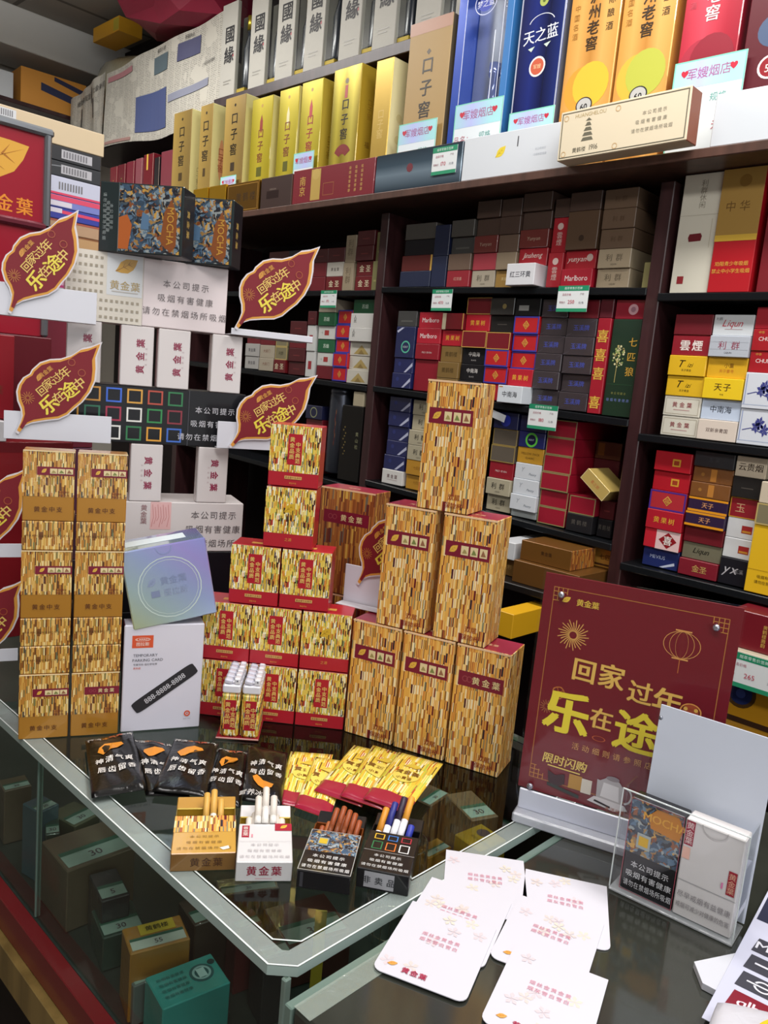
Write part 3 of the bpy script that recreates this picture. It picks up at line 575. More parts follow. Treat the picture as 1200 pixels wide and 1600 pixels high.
for bay, sh, x0, x1, zb, dy, zmax, items in [
('L', 'A', -2.1875, -2.1107, 1.7136, 0.0, 1.957, ['mar', 'mar', 'dkr']),
('L', 'A', -2.1072, -2.024, 1.7128, 0.0, 1.957, ['jin', 'whl', 'dkr']),
('L', 'A', -2.0208, -1.9714, 1.7122, 0.0, 1.957, ['begv', 'begv']),
('L', 'A', -1.9653, -1.885, 1.7116, 0.0, 1.957, ['jin', 'jin', 'dkr', 'dkr']),
('L', 'A', -1.8821, -1.8532, 1.7111, 0.0, 1.957, ['oliv', 'oliv']),
('L', 'A', -2.4363, -2.3206, 1.7156, 0.0, 1.957, ['dkn', 'dkn', 'dkr']),
('L', 'A', -2.3169, -2.1938, 1.7145, 0.0, 1.957, ['dkr', 'dkn', 'dkn']),
('L', 'B', -2.5314, -2.4468, 1.4338, 0.0, 1.6932, ['grw', 'grw', 'mar']),
('L', 'B', -2.4428, -2.358, 1.4311, 0.0, 1.6924, ['beg', 'beg', 'mar']),
('L', 'B', -2.3542, -2.2873, 1.4287, 0.0, 1.6918, ['jin', 'oli', 'oli']),
('L', 'B', -2.28, -2.1906, 1.4262, 0.0, 1.6909, ['dkr', 'dkr', 'mar', 'dkr']),
('L', 'B', -2.1837, -2.1388, 1.4239, 0.0, 1.6905, ['whv', 'whv', 'dkr']),
('L', 'B', -2.1287, -2.0426, 1.4217, 0.0, 1.6896, ['mar', 'wseal', 'grn', 'wseal', 'grn', 'beg']),
('L', 'B', -2.0359, -1.9658, 1.4191, 0.0, 1.689, ['fub', 'fub', 'fub', 'fub', 'fub']),
('L', 'B', -1.9658, -1.8565, 1.4164, 0.0, 1.688, ['pyr', 'pyr', 'pyr', 'whc', 'whc', 'grn']),
('L', 'C', -2.2376, -2.1658, 1.0988, 0.0, 1.4011, ['dkr', 'dkr']),
('L', 'C', -2.1589, -2.0728, 1.0962, 0.0, 1.3983, ['dkr', 'mar', 'dkr', 'mar', 'ringd']),
('M', 'A', -1.7596, -1.6362, 1.7189, 0.0, 1.957, ['nvy', 'dkg', 'drk', 'grd']),
('M', 'A', -1.6337, -1.5764, 1.7172, 0.0, 1.957, ['nvv', 'nvv']),
('M', 'A', -1.5715, -1.4881, 1.7158, 0.0, 1.957, ['reds', 'brs', 'grs', 'grd']),
('M', 'A', -1.4835, -1.4021, 1.7142, 0.0, 1.957, ['begs', 'pks', 'rbs', 'brd', 'brd']),
('M', 'A', -1.3999, -1.333, 1.7128, 0.0, 1.957, ['gls', 'bgs', 'brs', 'brd', 'brd']),
('M', 'A', -1.3306, -1.2404, 1.7114, 0.0, 1.957, ['whb', 'jin2', 'rbs', 'brd', 'brd']),
('M', 'A', -1.2325, -1.1875, 1.71, 0.0, 1.957, ['redv', 'redv', 'brd']),
('M', 'A', -1.1856, -1.0961, 1.7087, 0.0, 1.957, ['rw', 'rscr', 'brt', 'brd']),
('M', 'A', -1.087, -0.998, 1.7069, 0.0, 1.957, ['liqd', 'liqd', 'brl', 'brl', 'brl']),
('M', 'A', -0.9625, -0.9412, 1.7052, 0.0, 1.957, ['begn']),
('M', 'B', -1.7565, -1.677, 1.4153, 0.0, 1.6955, ['ken', 'ken', 'rngt', 'grs']),
('M', 'B', -1.6717, -1.5779, 1.413, 0.0, 1.6937, ['redt', 'redc', 'rw', 'rw']),
('M', 'B', -1.5731, -1.4941, 1.4107, 0.0, 1.6922, ['gld', 'gld', 'gld', 'hjy', 'marc']),
('M', 'B', -1.4917, -1.4047, 1.4086, 0.0, 1.6905, ['znb', 'znb', 'znb', 'marg', 'hjy', 'marg']),
('M', 'B', -1.4025, -1.322, 1.4065, 0.0, 1.689, ['red', 'fub', 'fub', 'marg', 'blk', 'bls']),
('M', 'B', -1.3178, -1.2372, 1.4043, 0.0, 1.6875, ['znw', 'hjy', 'fub', 'fub', 'fub', 'blt']),
('M', 'B', -1.2352, -1.1548, 1.4023, 0.0, 1.686, ['yx', 'yx', 'yx', 'yx', 'yx', 'yx']),
('M', 'B', -1.151, -1.0654, 1.4001, 0.0, 1.6843, ['yx', 'yx', 'yx', 'yx', 'yx', 'mar']),
('M', 'B', -1.0618, -1.0253, 1.3985, 0.0, 1.6836, ['rvt', 'mrv']),
('M', 'B', -1.0218, -0.9448, 1.397, 0.0, 1.6821, ['grt', 'redm']),
('M', 'C', -1.7611, -1.6716, 1.1155, 0.0, 1.3912, ['hjw', 'ken', 'ken', 'ken', 'ken', 'ken']),
('M', 'C', -1.6609, -1.5679, 1.112, 0.0, 1.3886, ['ylo', 'ylo', 'liq', 'liq', 'liq', 'liq']),
('M', 'C', -1.3489, -1.267, 1.1016, 0.0, 1.3811, ['liq', 'liq', 'redc', 'grb', 'grb', 'nvr']),
('M', 'C', -1.2628, -1.1785, 1.0986, 0.0, 1.3789, ['glp', 'whp', 'whp', 'whp', 'yel', 'rng', 'nvr']),
('M', 'C', -1.1745, -1.0884, 1.0956, 0.0, 1.3766, ['crg', 'crg', 'crg', 'crg', 'crg', 'crg']),
('M', 'C', -1.0827, -1.007, 1.0927, 0.0, 1.3746, ['blk2', 'crg']),
('M', 'C', -1.0827, -1.007, 1.1885, 0.1, 1.3746, ['dkr', 'dkr', 'brg']),
('M', 'C', -1.0034, -0.9624, 1.0905, 0.02, 1.3735, ['blk2', 'dkr']),
('R', 'A', -0.8909, -0.8009, 1.692, 0.0, 1.957, ['wht']),
('R', 'A', -0.7994, -0.707, 1.692, 0.0, 1.957, ['rgt']),
('R', 'A', -0.6948, -0.6145, 1.692, 0.0, 1.957, ['drt']),
('R', 'B', -0.8657, -0.7765, 1.366, 0.0, 1.669, ['hjc', 'hjc', 'ytg', 'ytg', 'ymy', 'mar']),
('R', 'B', -0.775, -0.6862, 1.366, 0.0, 1.669, ['crm', 'znl', 'ytz', 'yzd', 'liqs', 'lqw']),
('R', 'B', -0.6848, -0.595, 1.366, 0.0, 1.669, ['flw', 'flw', 'chr', 'chr', 'red']),
('R', 'C', -0.8642, -0.7743, 1.05, 0.0, 1.343, ['mev', 'fuw', 'hjy', 'fuv', 'rsq', 'rsq']),
('R', 'C', -0.7698, -0.6783, 1.05, 0.0, 1.343, ['jsg', 'lqo', 'mar', 'tzp', 'tzp', 'cop', 'cop', 'bkp']),
('R', 'C', -0.6769, -0.6102, 1.05, 0.0, 1.343, ['yxb', 'wrs', 'wrs', 'drg', 'blk', 'cyn']),
('R', 'C', -0.6095, -0.5233, 1.05, -0.02, 1.343, ['ytl', 'oli', 'cyn'])]:
    n = colno[(bay, sh)] = colno.get((bay, sh), 0) + 1
    z = zb + 0.0008
    hs = [SH[st][3] if len(SH[st]) > 3 else 0.0465 for st in items]; fit = min(1.0, (zmax - 0.002 - z) / sum(hs))
    for i, st in enumerate(items):
        s = SH[st]; col, desc, ops = s[:3]; h = hs[i] * fit
        j = jr.uniform(-0.006, 0.006); w = x1 - x0 - 0.001
        extra = {'znw': 0.045, 'whb': 0.05}.get(st, 0.0)
        if st in ('tzp',): extra = 0.006
        side = film(col) if st in GLOSSY else paint(col, 0.42, coat=0.25)
        dd = 0.24 if dy <= 0.0 else 0.2
        lb = f"{desc}, {ORD[i+1]} up in {ORD[n]} column, {BAYN[bay]} bay {SHN[sh]} shelf"
        o = carton('cigarette_carton', lb, 'carton', f"cartons on the {BAYN[bay]} bay's {SHN[sh]} shelf", x0 + 0.0005, 1.82 + dy + j - extra, z, 0, w, dd, h - 0.0006, side)
        P = fpaint(o, w, dd, h - 0.0006)
        if ops == 'TREE': tree_print(P)
        elif ops == 'FLOWER': flower_print(P)
        else: runops(P, ops)
        P.done()
        z += h

# ------------------------------------------------------------------ things on the ledge: liquor boxes
LZ = 1.9785
def liquor(x0, x1, h, d, label, mats, paintf, y=1.80, name='liquor_box', sidef=None):
    w = x1 - x0
    o = carton(name, label, 'box', 'liquor boxes on the ledge', x0, y, LZ, 0, w, d, h, mats, 0.002)
    P = fpaint(o, w, d, h); paintf(P); P.done()
    if sidef: Q = fpaint(o, w, d, h, 'r'); sidef(Q); Q.done()
    return o
BRUSH = dict(vert=True, bold=0.035, sp=1.25)
def kzj(col, seal, u=0.5, v=0.70, hf=0.10):
    def f(P):
        P.text('口子窖', u, v, hf, col, **BRUSH); P.disc(u, 0.93, 0.013, col, n=10)
        P.rect(u - 0.1, 0.40, u + 0.1, 0.47, seal)
    return f
def kzj_yellow(sealc):
    def f(P):
        P.disc(0.5, 0.93, 0.015, '#b08a3a', n=10); P.poly([(0.43, 0.8), (0.5, 0.86), (0.57, 0.8), (0.57, 0.74), (0.5, 0.7), (0.43, 0.74)], sealc)
        P.text('口子窖', 0.5, 0.60, 0.085, '#9a2a2a' if sealc == '#b03030' else '#7a3a20', vert=True, bold=0.03, sp=1.2); P.rect(0.38, 0.34, 0.62, 0.42, '#5a5a1a')
    return f
M_GBOX = gradmat('olive_gold', [(0, '#b89a52'), (0.05, '#a68a48'), (0.12, '#8e7640')], 0, 0.35, 0.3)
M_YBOX = gradmat('lemon_gold', [(0, '#a89a1e'), (0.05, '#cdbd3c'), (0.12, '#b0a024')], 0, 0.3, 0.35)
LITSIDE = paint('#efe6a0', 0.35, 0.1)  # paler right sides: light from the right put into the colour
liquor(-3.093, -2.960, 0.443, 0.085, 'leftmost tan gold liquor box with black calligraphy', {'*': M_GBOX, 'r': LITSIDE}, kzj('#2e2618', '#4a3a22'), sidef=lambda P: P.text('口子窖酒业', 0.5, 0.4, 0.05, '#a89a60', vert=True))
liquor(-2.896, -2.812, 0.44, 0.085, 'narrow bronze liquor box beside the one with orange oval', {'*': M_GBOX, 'r': LITSIDE}, kzj('#2e2618', '#4a3a22'), sidef=lambda P: (P.disc(0.55, 0.55, 0.17, '#f0b080', sx=0.16), P.up(), P.text('口子窖', 0.55, 0.55, 0.07, '#b05a3a', vert=True)))
liquor(-2.728, -2.600, 0.438, 0.085, 'bronze liquor box with black calligraphy behind a price card', {'*': M_GBOX, 'r': LITSIDE}, kzj('#241e16', '#3a2e20'))
liquor(-2.557, -2.436, 0.406, 0.085, 'yellow gold liquor box with red calligraphy, left of three', {'*': M_YBOX, 'r': LITSIDE}, kzj_yellow('#8a2e20'))
liquor(-2.398, -2.292, 0.410, 0.085, 'yellow gold liquor box with white seal, middle of three', {'*': M_YBOX, 'r': LITSIDE}, kzj_yellow('#d8d0a0'))
liquor(-2.278, -2.170, 0.413, 0.09, 'yellow gold liquor box with red seal, behind a price card', {'*': M_YBOX, 'r': paint('#dcc24e', 0.3, 0.3)}, kzj_yellow('#b03030'), sidef=lambda P: P.text('口子窖', 0.5, 0.5, 0.06, '#9a7a1e', vert=True))
def fan(P):
    P.disc(0.5, 0.9, 0.02, '#6a5a2a'); P.text('口子窖', 0.5, 0.63, 0.085, '#2a2418', **BRUSH); P.poly([(0.45, 0.78), (0.55, 0.78), (0.55, 0.87), (0.45, 0.87)], '#a82a24')
    pts = [(0.5 + 0.33 * math.cos(a), 0.34 + 0.11 * math.sin(a)) for a in [R(t) for t in range(30, 151, 12)]] + [(0.5 + 0.12 * math.cos(a), 0.34 + 0.04 * math.sin(a)) for a in [R(t) for t in range(150, 29, -24)]]
    P.poly(pts, '#7a1e18')
liquor(-2.118, -1.988, 0.423, 0.09, 'golden liquor box with dark red fan print', {'*': gradmat('bright_gold', [(0, '#8e8034'), (0.03, '#d8c850'), (0.06, '#a8963a'), (0.1, '#e0d060'), (0.13, '#a08a30')], 0, 0.25, 0.5), 'r': paint('#d2b23c', 0.3, 0.4)}, fan, sidef=lambda P: (P.text('福', 0.5, 0.45, 0.05, '#6a4a1a'), P.text('口子窖', 0.5, 0.7, 0.05, '#a8862a', vert=True)))
liquor(-1.923, -1.850, 0.413, 0.085, 'gold liquor box with pale embossed side, left of tan box', {'*': paint('#c9a850', 0.3, 0.5), 'r': paint('#f4ecb8', 0.3, 0.1)}, lambda P: P.text('口子窖', 0.5, 0.55, 0.07, '#d8ba68', vert=True), sidef=lambda P: [P.disc(0.5, v, 0.03, '#e0d49a') for v in (0.3, 0.45, 0.6)])  # pale side has the light from the right in its colour
def tan(P):
    P.rect(0, 0.93, 1, 1, '#a87a62'); P.disc(0.5, 0.82, 0.018, '#4a3a22', n=4); P.text('口子窖', 0.5, 0.62, 0.10, '#2c2419', **BRUSH); P.text('窖', 0.5, 0.36, 0.06, '#6a4a2a')
liquor(-1.790, -1.628, 0.485, 0.056, 'large matt tan liquor box with big black calligraphy', {'*': paint('#a98a55', 0.5), 'r': paint('#5a5040', 0.4)}, tan)
# blue box with window, seen bottle
def window_box(x0, x1, h, label):
    w = x1 - x0; t = empty('windowed_liquor_box', label, 'box', 'liquor boxes on the ledge', ((x0 + x1) / 2, 1.829, LZ))
    blue = paint('#2f4fae', 0.3, 0.2, 0.3)
    boxobj('side_wall', 0.030, 0.058, h, blue, t, (-w / 2 + 0.015, 0, 0)); boxobj('side_wall', 0.022, 0.058, h, paint('#3a78b8', 0.3), t, (w / 2 - 0.011, 0, 0))
    boxobj('back_wall', w - 0.054, 0.004, h, gradmat('silver_blue', [(0, '#8a92a4'), (0.06, '#b8c0d0'), (0.12, '#6a7490')], 0, 0.25, 0.6), t, (0.004, 0.027, 0))
    boxobj('base', w - 0.054, 0.052, 0.02, blue, t, (0.004, 0, 0)); boxobj('lid', w - 0.054, 0.056, 0.02, blue, t, (0.004, 0, h - 0.02))
    latheobj('bottle', [(0.020, 0.021), (0.022, 0.06), (0.020, 0.2), (0.014, 0.24), (0.012, 0.29), (0.016, 0.30), (0.016, 0.33)], paint('#7a86b8', 0.1, 0.4, 0.6), t, (0.03, 0.0, 0))
    c = boxobj('clear_window', w - 0.056, 0.001, h - 0.044, PLASTIC, t, (0.004, -0.0285, 0.022))
    P = Painter.face(t, (-w / 2, -0.0296, 0), (1, 0, 0), (0, 0, 1), w, h)
    P.disc(0.5, 0.855, 0.036, '#3a4ab0', sx=1.2); P.ring(0.5, 0.86, 0.058, 0.004, '#d0d4e8', sx=1.15); P.up().text('梦之蓝', 0.5, 0.855, 0.035, '#e0e4f4', bold=0.01)
    P.line([(0.16, 0.02), (0.16, 0.98)], 0.002, '#dfe4f2', 'silver_edge'); P.line([(0.84, 0.02), (0.84, 0.98)], 0.002, '#dfe4f2', 'silver_edge'); P.line([(0.72, 0.1), (0.72, 0.72)], 0.003, '#dfe4f2', 'silver_edge'); P.done()
window_box(-1.609, -1.418, 0.56, 'blue liquor box with clear window showing its bottle')
def tzl(P):
    P.frame(0, 0, 1, 1, 0.004, '#aeb4c6'); P.ring(0.5, 0.70, 0.045, 0.003, '#d8dce8', a0=0.3, a1=2.9, sx=1.6); P.text('天之蓝', 0.5, 0.655, 0.068, '#e8ecf6', bold=0.02, sx=0.95, rot=0.05); P.disc(0.5, 0.80, 0.024, '#a8b45a'); P.up().disc(0.5, 0.80, 0.008, '#5a6a2a')
    P.disc(0.5, 0.515, 0.045, '#e6e2e0'); P.up().disc(0.5, 0.515, 0.036, '#c8583a'); P.up().text('军嫂', 0.5, 0.515, 0.022, '#f0d0a0'); P.poly([(0.25, 0.60), (0.4, 0.607), (0.33, 0.585)], '#c8d8d0'); P.poly([(0.6, 0.607), (0.75, 0.614), (0.67, 0.592)], '#c8d8d0')
liquor(-1.391, -1.255, 0.55, 0.057, 'dark blue liquor box with white lettering and orange round sticker', {'*': gradmat('deep_blue', [(0, '#161c4c'), (0.05, '#22307e'), (0.09, '#141a44'), (0.14, '#26367e')], 0, 0.25, 0.2), 'r': paint('#9aa2b8', 0.2, 0.6)}, tzl)
def lzlj(fruit, fruit2, ink, wash):
    def f(P):
        P.disc(0.42, 0.37, 0.098, fruit2, sx=0.95); P.up(); P.disc(0.58, 0.385, 0.095, fruit, sx=0.95); P.up()
        P.text('百年泸州老窖', 0.5, 0.72, 0.062, ink, vert=True, bold=0.03, sp=1.05); P.text('特曲陈酿酒', 0.82, 0.72, 0.036, ink, vert=True, sp=1.5); P.text('中国名酒', 0.15, 0.66, 0.03, wash, vert=True, sp=1.3)
        P.disc(0.5, 0.3, 0.035, '#2a2a2c', sx=1.2); P.up(); P.disc(0.5, 0.3, 0.03, '#b8b8b4', sx=1.2); P.up(); P.text('60', 0.5, 0.293, 0.036, '#1e1e20', bold=0.03); P.rect(0.28, 0.27, 0.72, 0.282, '#2a2a2c')
    return f
M_ORG = gradmat('satin_orange', [(0, '#d89a48'), (0.035, '#eab060'), (0.07, '#c88a3e'), (0.1, '#e8b264'), (0.15, '#d09848')], 0, 0.35, 0.15)
M_RED = gradmat('satin_red', [(0, '#b82a3e'), (0.05, '#d8485a'), (0.1, '#b02438'), (0.15, '#9a1c30')], 0, 0.35, 0.15)
liquor(-1.239, -1.100, 0.55, 0.057, 'satin orange liquor box with yellow fruit print', M_ORG, lzlj('#f0b838', '#e89a34', '#3a2a1a', '#a8782e'))
liquor(-1.093, -0.958, 0.55, 0.057, 'satin orange liquor box with green fruit print', M_ORG, lzlj('#b4b848', '#d0b040', '#3a2a1a', '#a8782e'))
liquor(-0.937, -0.806, 0.55, 0.057, 'pinkish red liquor box with dark red fruit print', M_RED, lzlj('#8e1e30', '#a82a3e', '#e8d4d4', '#c04a5a'))
liquor(-0.790, -0.655, 0.55, 0.057, 'dark maroon liquor box with round 50 sticker', film('#5a1420'), lambda P: (P.disc(0.45, 0.44, 0.06, '#4a5a78', sx=1.1), P.disc(0.45, 0.31, 0.044, '#e8d8d8', sx=1.1), P.up(), P.disc(0.45, 0.31, 0.036, '#8e1420', sx=1.1), P.up(), P.text('50', 0.45, 0.305, 0.04, '#f0d8d0', bold=0.02)))
# bottle boxes in wine red at the dark end of the ledge
for i, (x, w_, h, c, lb) in enumerate([(-3.665, 0.07, 0.305, '#7a1c2a', 'narrow wine red liquor box with gold dots, leftmost of the row'), (-3.59, 0.07, 0.307, '#6a1424', 'narrow wine red liquor box with greenish glint, second of the row'), (-3.51, 0.07, 0.31, '#7a2434', 'narrow wine red liquor box, third of the row'),
        (-3.43, 0.06, 0.314, '#8a4a54', 'dusty rose liquor box beside the gold-tipped one'), (-3.36, 0.085, 0.322, '#6e1220', 'wine red liquor box with tall gold tip'), (-3.27, 0.045, 0.30, '#1e1a1e', 'thin black box among wine red boxes'), (-3.215, 0.098, 0.316, '#7c3440', 'wine red box wrapped in glittering film beside tan box')]):
    o = carton('liquor_box', lb, 'box', 'wine red boxes at the far end of the ledge', x, 1.82, LZ, 0, w_ - 0.004, 0.08, h, film(c))
    P = fpaint(o, w_ - 0.004, 0.08, h); P.line([(0.97, 0), (0.97, 1)], 0.002, '#c0a898', 'printed_border')
    if i in (0, 1): P.disc(0.5, 0.8, 0.008, ['#d8c050', '#8ad850'][i]); P.disc(0.5, 0.15, 0.008, '#e0c060')  # the green dot paints the second box's glint
    if i == 4: P.rect(0.3, 0.8, 0.45, 1, '#d8b84a')
    P.done()

# ------------------------------------------------------------------ cartons lying on their edge along the ledge front
def flat(x0, x1, h, label, mats, pf, d=0.045, y=1.725, roll=0.0, zoff=0.0, sidef=None):
    o = carton('cigarette_carton', label, 'carton', 'cartons along the front of the ledge', x0, y, LZ + zoff, 0, x1 - x0, d, h, mats, 0.0015, roll)
    P = fpaint(o, x1 - x0, d, h); pf(P); P.done()
    return o
o = flat(-2.80, -2.70, 0.105, 'bright gold carton at the left end of the ledge front', foil('#d8a828'), lambda P: P.rect(0.02, 0.02, 0.98, 0.06, '#a8801e'))
o = flat(-2.692, -2.585, 0.105, 'gold carton with green sticker on the ledge front', foil('#cfa02c'), lambda P: P.rect(0.6, 0.05, 0.95, 0.2, '#8ab8a0'))
flat(-2.575, -2.385, 0.10, 'bronze gold carton with engraved lettering on the ledge front', foil('#8a6428', 0.35), lambda P: (P.frame(0.03, 0.05, 0.97, 0.93, 0.0015, '#b98a3c'), P.text('黄鹤楼', 0.6, 0.5, 0.32, '#3a2814', sp=1.3)))
flat(-2.372, -2.205, 0.10, 'dark brown carton with lighter end panel on ledge front', {'*': paint('#3a2824', 0.4, coat=0.3), 'r': paint('#7a5a4e', 0.4)}, lambda P: (P.rect(0.2, 0.3, 0.6, 0.55, '#2a1c1a'), P.text('SHENGSHI', 0.4, 0.6, 0.08, '#8a7a70')))
def redflat(P):
    P.rect(0.24, 0.05, 0.36, 0.95, '#b89a50'); P.up(); P.disc(0.3, 0.8, 0.16, '#c0a45a', sx=1.1); P.text('南京', 0.13, 0.5, 0.3, '#c9a050', vert=True, bold=0.02)
    P.frame(0.40, 0.15, 0.53, 0.5, 0.001, '#b8824a')
    for u in (0.72, 0.79, 0.86): P.text('吸烟有害健康', u, 0.5, 0.1, '#d0a860', vert=True, sp=1.25)
flat(-2.197, -1.815, 0.105, 'long wine red carton with gold medallion on ledge front', film('#7a1826'), redflat)
flat(-1.810, -1.481, 0.105, 'long brushed steel blue carton with red emblem', gradmat('steel_blue', [(0, '#3a4a58'), (0.045, '#8a9eae'), (0.07, '#4e6272'), (0.11, '#32404c')], 1, 0.28, 0.5), lambda P: P.disc(0.42, 0.55, 0.12, '#6e2a34', n=8))
flat(-1.477, -1.148, 0.108, 'long white carton with small yellow emblem', paint('#d3d8de', 0.4, coat=0.3), lambda P: (P.leaf(0.38, 0.55, 0.3, '#e8d040', '#c9a828'), P.rect(0.53, 0.62, 0.54, 0.85, '#4a4a50'), P.text('本公司提示', 0.75, 0.5, 0.06, '#bcc2ca'), P.text('吸烟有害健康', 0.75, 0.38, 0.06, '#bcc2ca')))
def cream1916(P):
    P.frame(0.015, 0.04, 0.985, 0.96, 0.0022, '#5a5648'); P.text('HUANGHELOU', 0.25, 0.86, 0.11, '#b09a6a'); P.text('黄鹤楼', 0.18, 0.17, 0.11, '#5e5a4c'); P.text('1916', 0.30, 0.18, 0.15, '#5e5a4c')
    for k in range(4): P.poly([(0.24 - 0.05 + 0.008 * k, 0.33 + k * 0.1), (0.24 + 0.05 - 0.008 * k, 0.33 + k * 0.1), (0.24 + 0.035 - 0.008 * k, 0.40 + k * 0.1), (0.24 - 0.035 + 0.008 * k, 0.40 + k * 0.1)], '#6a6656')
    P.poly([(0.215, 0.73), (0.265, 0.73), (0.24, 0.79)], '#6a6656')
    for u, v in ((0.05, 0.85), (0.47, 0.85), (0.05, 0.12), (0.47, 0.12)): P.ring(u, v, 0.06, 0.015, '#c9a878')
    P.text('本公司提示', 0.75, 0.66, 0.09, '#8a8474', sp=1.2); P.text('吸烟有害健康', 0.73, 0.5, 0.09, '#8a8474', sp=1.3); P.text('请勿在禁烟场所吸烟', 0.74, 0.34, 0.09, '#8a8474', sp=1.1)
flat(-1.142, -0.828, 0.108, 'cream carton with black frame, propped forward on the ledge', {'*': paint('#dccfb4', 0.4, coat=0.3), 'r': paint('#8a4e38', 0.45), 't': paint('#e8e4d8', 0.4)}, cream1916, d=0.05, y=1.672, zoff=0.002, roll=-0.02)
flat(-0.80, -0.46, 0.105, 'plain white carton at the right end of ledge front', paint('#d0d6dc', 0.4, coat=0.3), lambda P: P.text('本公司提示', 0.8, 0.5, 0.06, '#bcc2ca'))

# ------------------------------------------------------------------ price cards and shelf tags
def price_card(x0, w, h, label, y=1.787, z=LZ, yaw=0.0):
    o = carton('price_card', label, 'price card', 'blue price cards before the liquor', x0, y, z, yaw, w, 0.0015, h, paint('#dfe6ea', 0.35), 0.0003)
    P = fpaint(o, w, 0.0015, h); P.rect(0, 0.72, 1, 1, gradmat('card_sky', [(0, '#a8d8e0'), (0.06, '#b8c0f0'), (0.13, '#a8e0e4')], 0, 0.4), 'header'); P.frame(0, 0, 1, 1, 0.003, '#7fd0b8'); P.up()
    P.text('军嫂烟店', 0.5, 0.86, 0.12, '#a85a8a'); P.text('♥', 0.16, 0.87, 0.07, '#c0283e', 'heart_print#a'); P.text('♥', 0.84, 0.87, 0.07, '#c0283e', 'heart_print#b')
    P.text('品名：', 0.22, 0.58, 0.1, '#c07a86', 'lettering#a'); P.text('零售价', 0.25, 0.34, 0.1, '#c07a86', 'lettering#b'); P.text('元', 0.7, 0.32, 0.1, '#c05a6a'); P.text('规格', 0.68, 0.6, 0.09, '#7ab0a8'); P.done(); return o
price_card(-2.716, 0.10, 0.155, 'small blue price card before the bronze box, leftmost'); price_card(-2.282, 0.105, 0.185, 'blue price card before the yellow gold boxes')
price_card(-1.79, 0.15, 0.205, 'blue price card before the matt tan box'); price_card(-1.575, 0.165, 0.225, 'blue price card before the windowed blue box')
price_card(-1.385, 0.14, 0.175, 'blue price card under the orange round sticker'); price_card(-0.935, 0.16, 0.21, 'blue price card before the pinkish red box')
def shelf_tag(x0, y, z, w, h, yaw, price, label, tilt=0.0, parent=None):
    o = carton('price_tag', label, 'price tag', None, x0, y, z, yaw, w, 0.0012, h, paint('#dfe3e4', 0.35), 0.0002); o.rotation_euler.x = tilt
    P = fpaint(o, w, 0.0012, h); P.rect(0, 0.8, 1, 1, '#1f8a62', 'header'); P.rect(0, 0, 1, 0.13, '#2a9068', 'footer'); P.up()
    P.text('烟草零售价签牌', 0.5, 0.9, 0.11, '#d8efe4', sp=1.05); P.text('品名价格', 0.3, 0.66, 0.1, '#a8566a'); P.text('零售价', 0.18, 0.36, 0.09, '#8a3a50'); P.text(price, 0.47, 0.38, 0.2, '#c0405a', bold=0.01); P.text('元/条', 0.8, 0.35, 0.1, '#6a6a78'); P.text('产地', 0.8, 0.68, 0.09, '#8a6a78'); P.done(); return o
shelf_tag(-2.092, 1.790, 1.655, 0.078, 0.056, 0, '175', 'green-edged price tag on the left bay top shelf edge')
shelf_tag(-1.598, 1.790, 1.647, 0.076, 0.060, 0, '470', 'green-edged price tag on the middle bay top shelf, left')
shelf_tag(-1.172, 1.790, 1.646, 0.088, 0.064, 0, '250', 'green-edged price tag on the middle bay top shelf, right')
shelf_tag(-1.218, 1.790, 1.345, 0.088, 0.064, 0, '180', 'green-edged price tag hanging above the crimson cartons')
shelf_tag(-1.585, 1.722, 2.004, 0.088, 0.072, 0, '170', 'green-edged price tag on the steel blue carton')
for k, (x0, x1, lb) in enumerate([(-1.392, -1.30, 'curled white price tag lying under the second shelf'), ]):
    o = carton('price_tag', lb, 'price tag', None, x0, 1.80, 1.362, 0, x1 - x0, 0.001, 0.02, paint('#c8ccd0', 0.35), 0.0002, 0.25); 

# ------------------------------------------------------------------ boxes below the third shelf (middle bay) and at the right edge
cpart('shelf', -1.33, -0.935, 1.66, 2.185, 0.94, 0.958, mat=paint('#1a1716', 0.35)); cpart('shelf', -0.905, 0.1, 1.70, 2.185, 0.70, 0.718, mat=paint('#1a1716', 0.35))
def lowbox(x0, y, z, w, d, h, label, mats, pf=None, yaw=0.0):
    o = carton('cigarette_carton', label, 'carton', 'cartons on the cabinet bottom shelf', x0, y, z, yaw, w, d, h, mats)
    if pf: P = fpaint(o, w, d, h); pf(P); P.done()
    return o
lowbox(-1.135, 1.68, 0.9588, 0.19, 0.24, 0.057, 'flat copper brown carton at the bottom of the middle bay', paint('#6e4a22', 0.35, 0.3))
lowbox(-1.132, 1.70, 1.0165, 0.148, 0.115, 0.050, 'shiny brown carton with striped side under the third shelf', {'*': paint('#7a5224', 0.3, 0.3), 'r': M_BRN}, lambda P: P.text('黄金葉', 0.52, 0.55, 0.22, '#3a2210'))
lowbox(-0.997, 1.83, 1.0165, 0.058, 0.12, 0.050, 'gold carton with dark brush lettering beside the post', paint('#b8863a', 0.35, 0.2), lambda P: (P.text('七匹', 0.55, 0.55, 0.32, '#3a2410', bold=0.02), P.rect(0, 0.1, 1, 0.2, '#4a2a14')))
lowbox(-1.21, 1.72, 0.9588, 0.06, 0.2, 0.047, 'tan carton with gold characters behind the gift boxes', paint('#8a6634', 0.4, 0.2), lambda P: P.text('金杉', 0.5, 0.5, 0.3, '#b99a5e'))
lowbox(-1.21, 1.70, 1.0065, 0.06, 0.2, 0.045, 'white carton with red characters behind the gift boxes', paint('#c9ccd0', 0.4), lambda P: P.text('雲煙', 0.5, 0.5, 0.3, '#8e3040', vert=True))
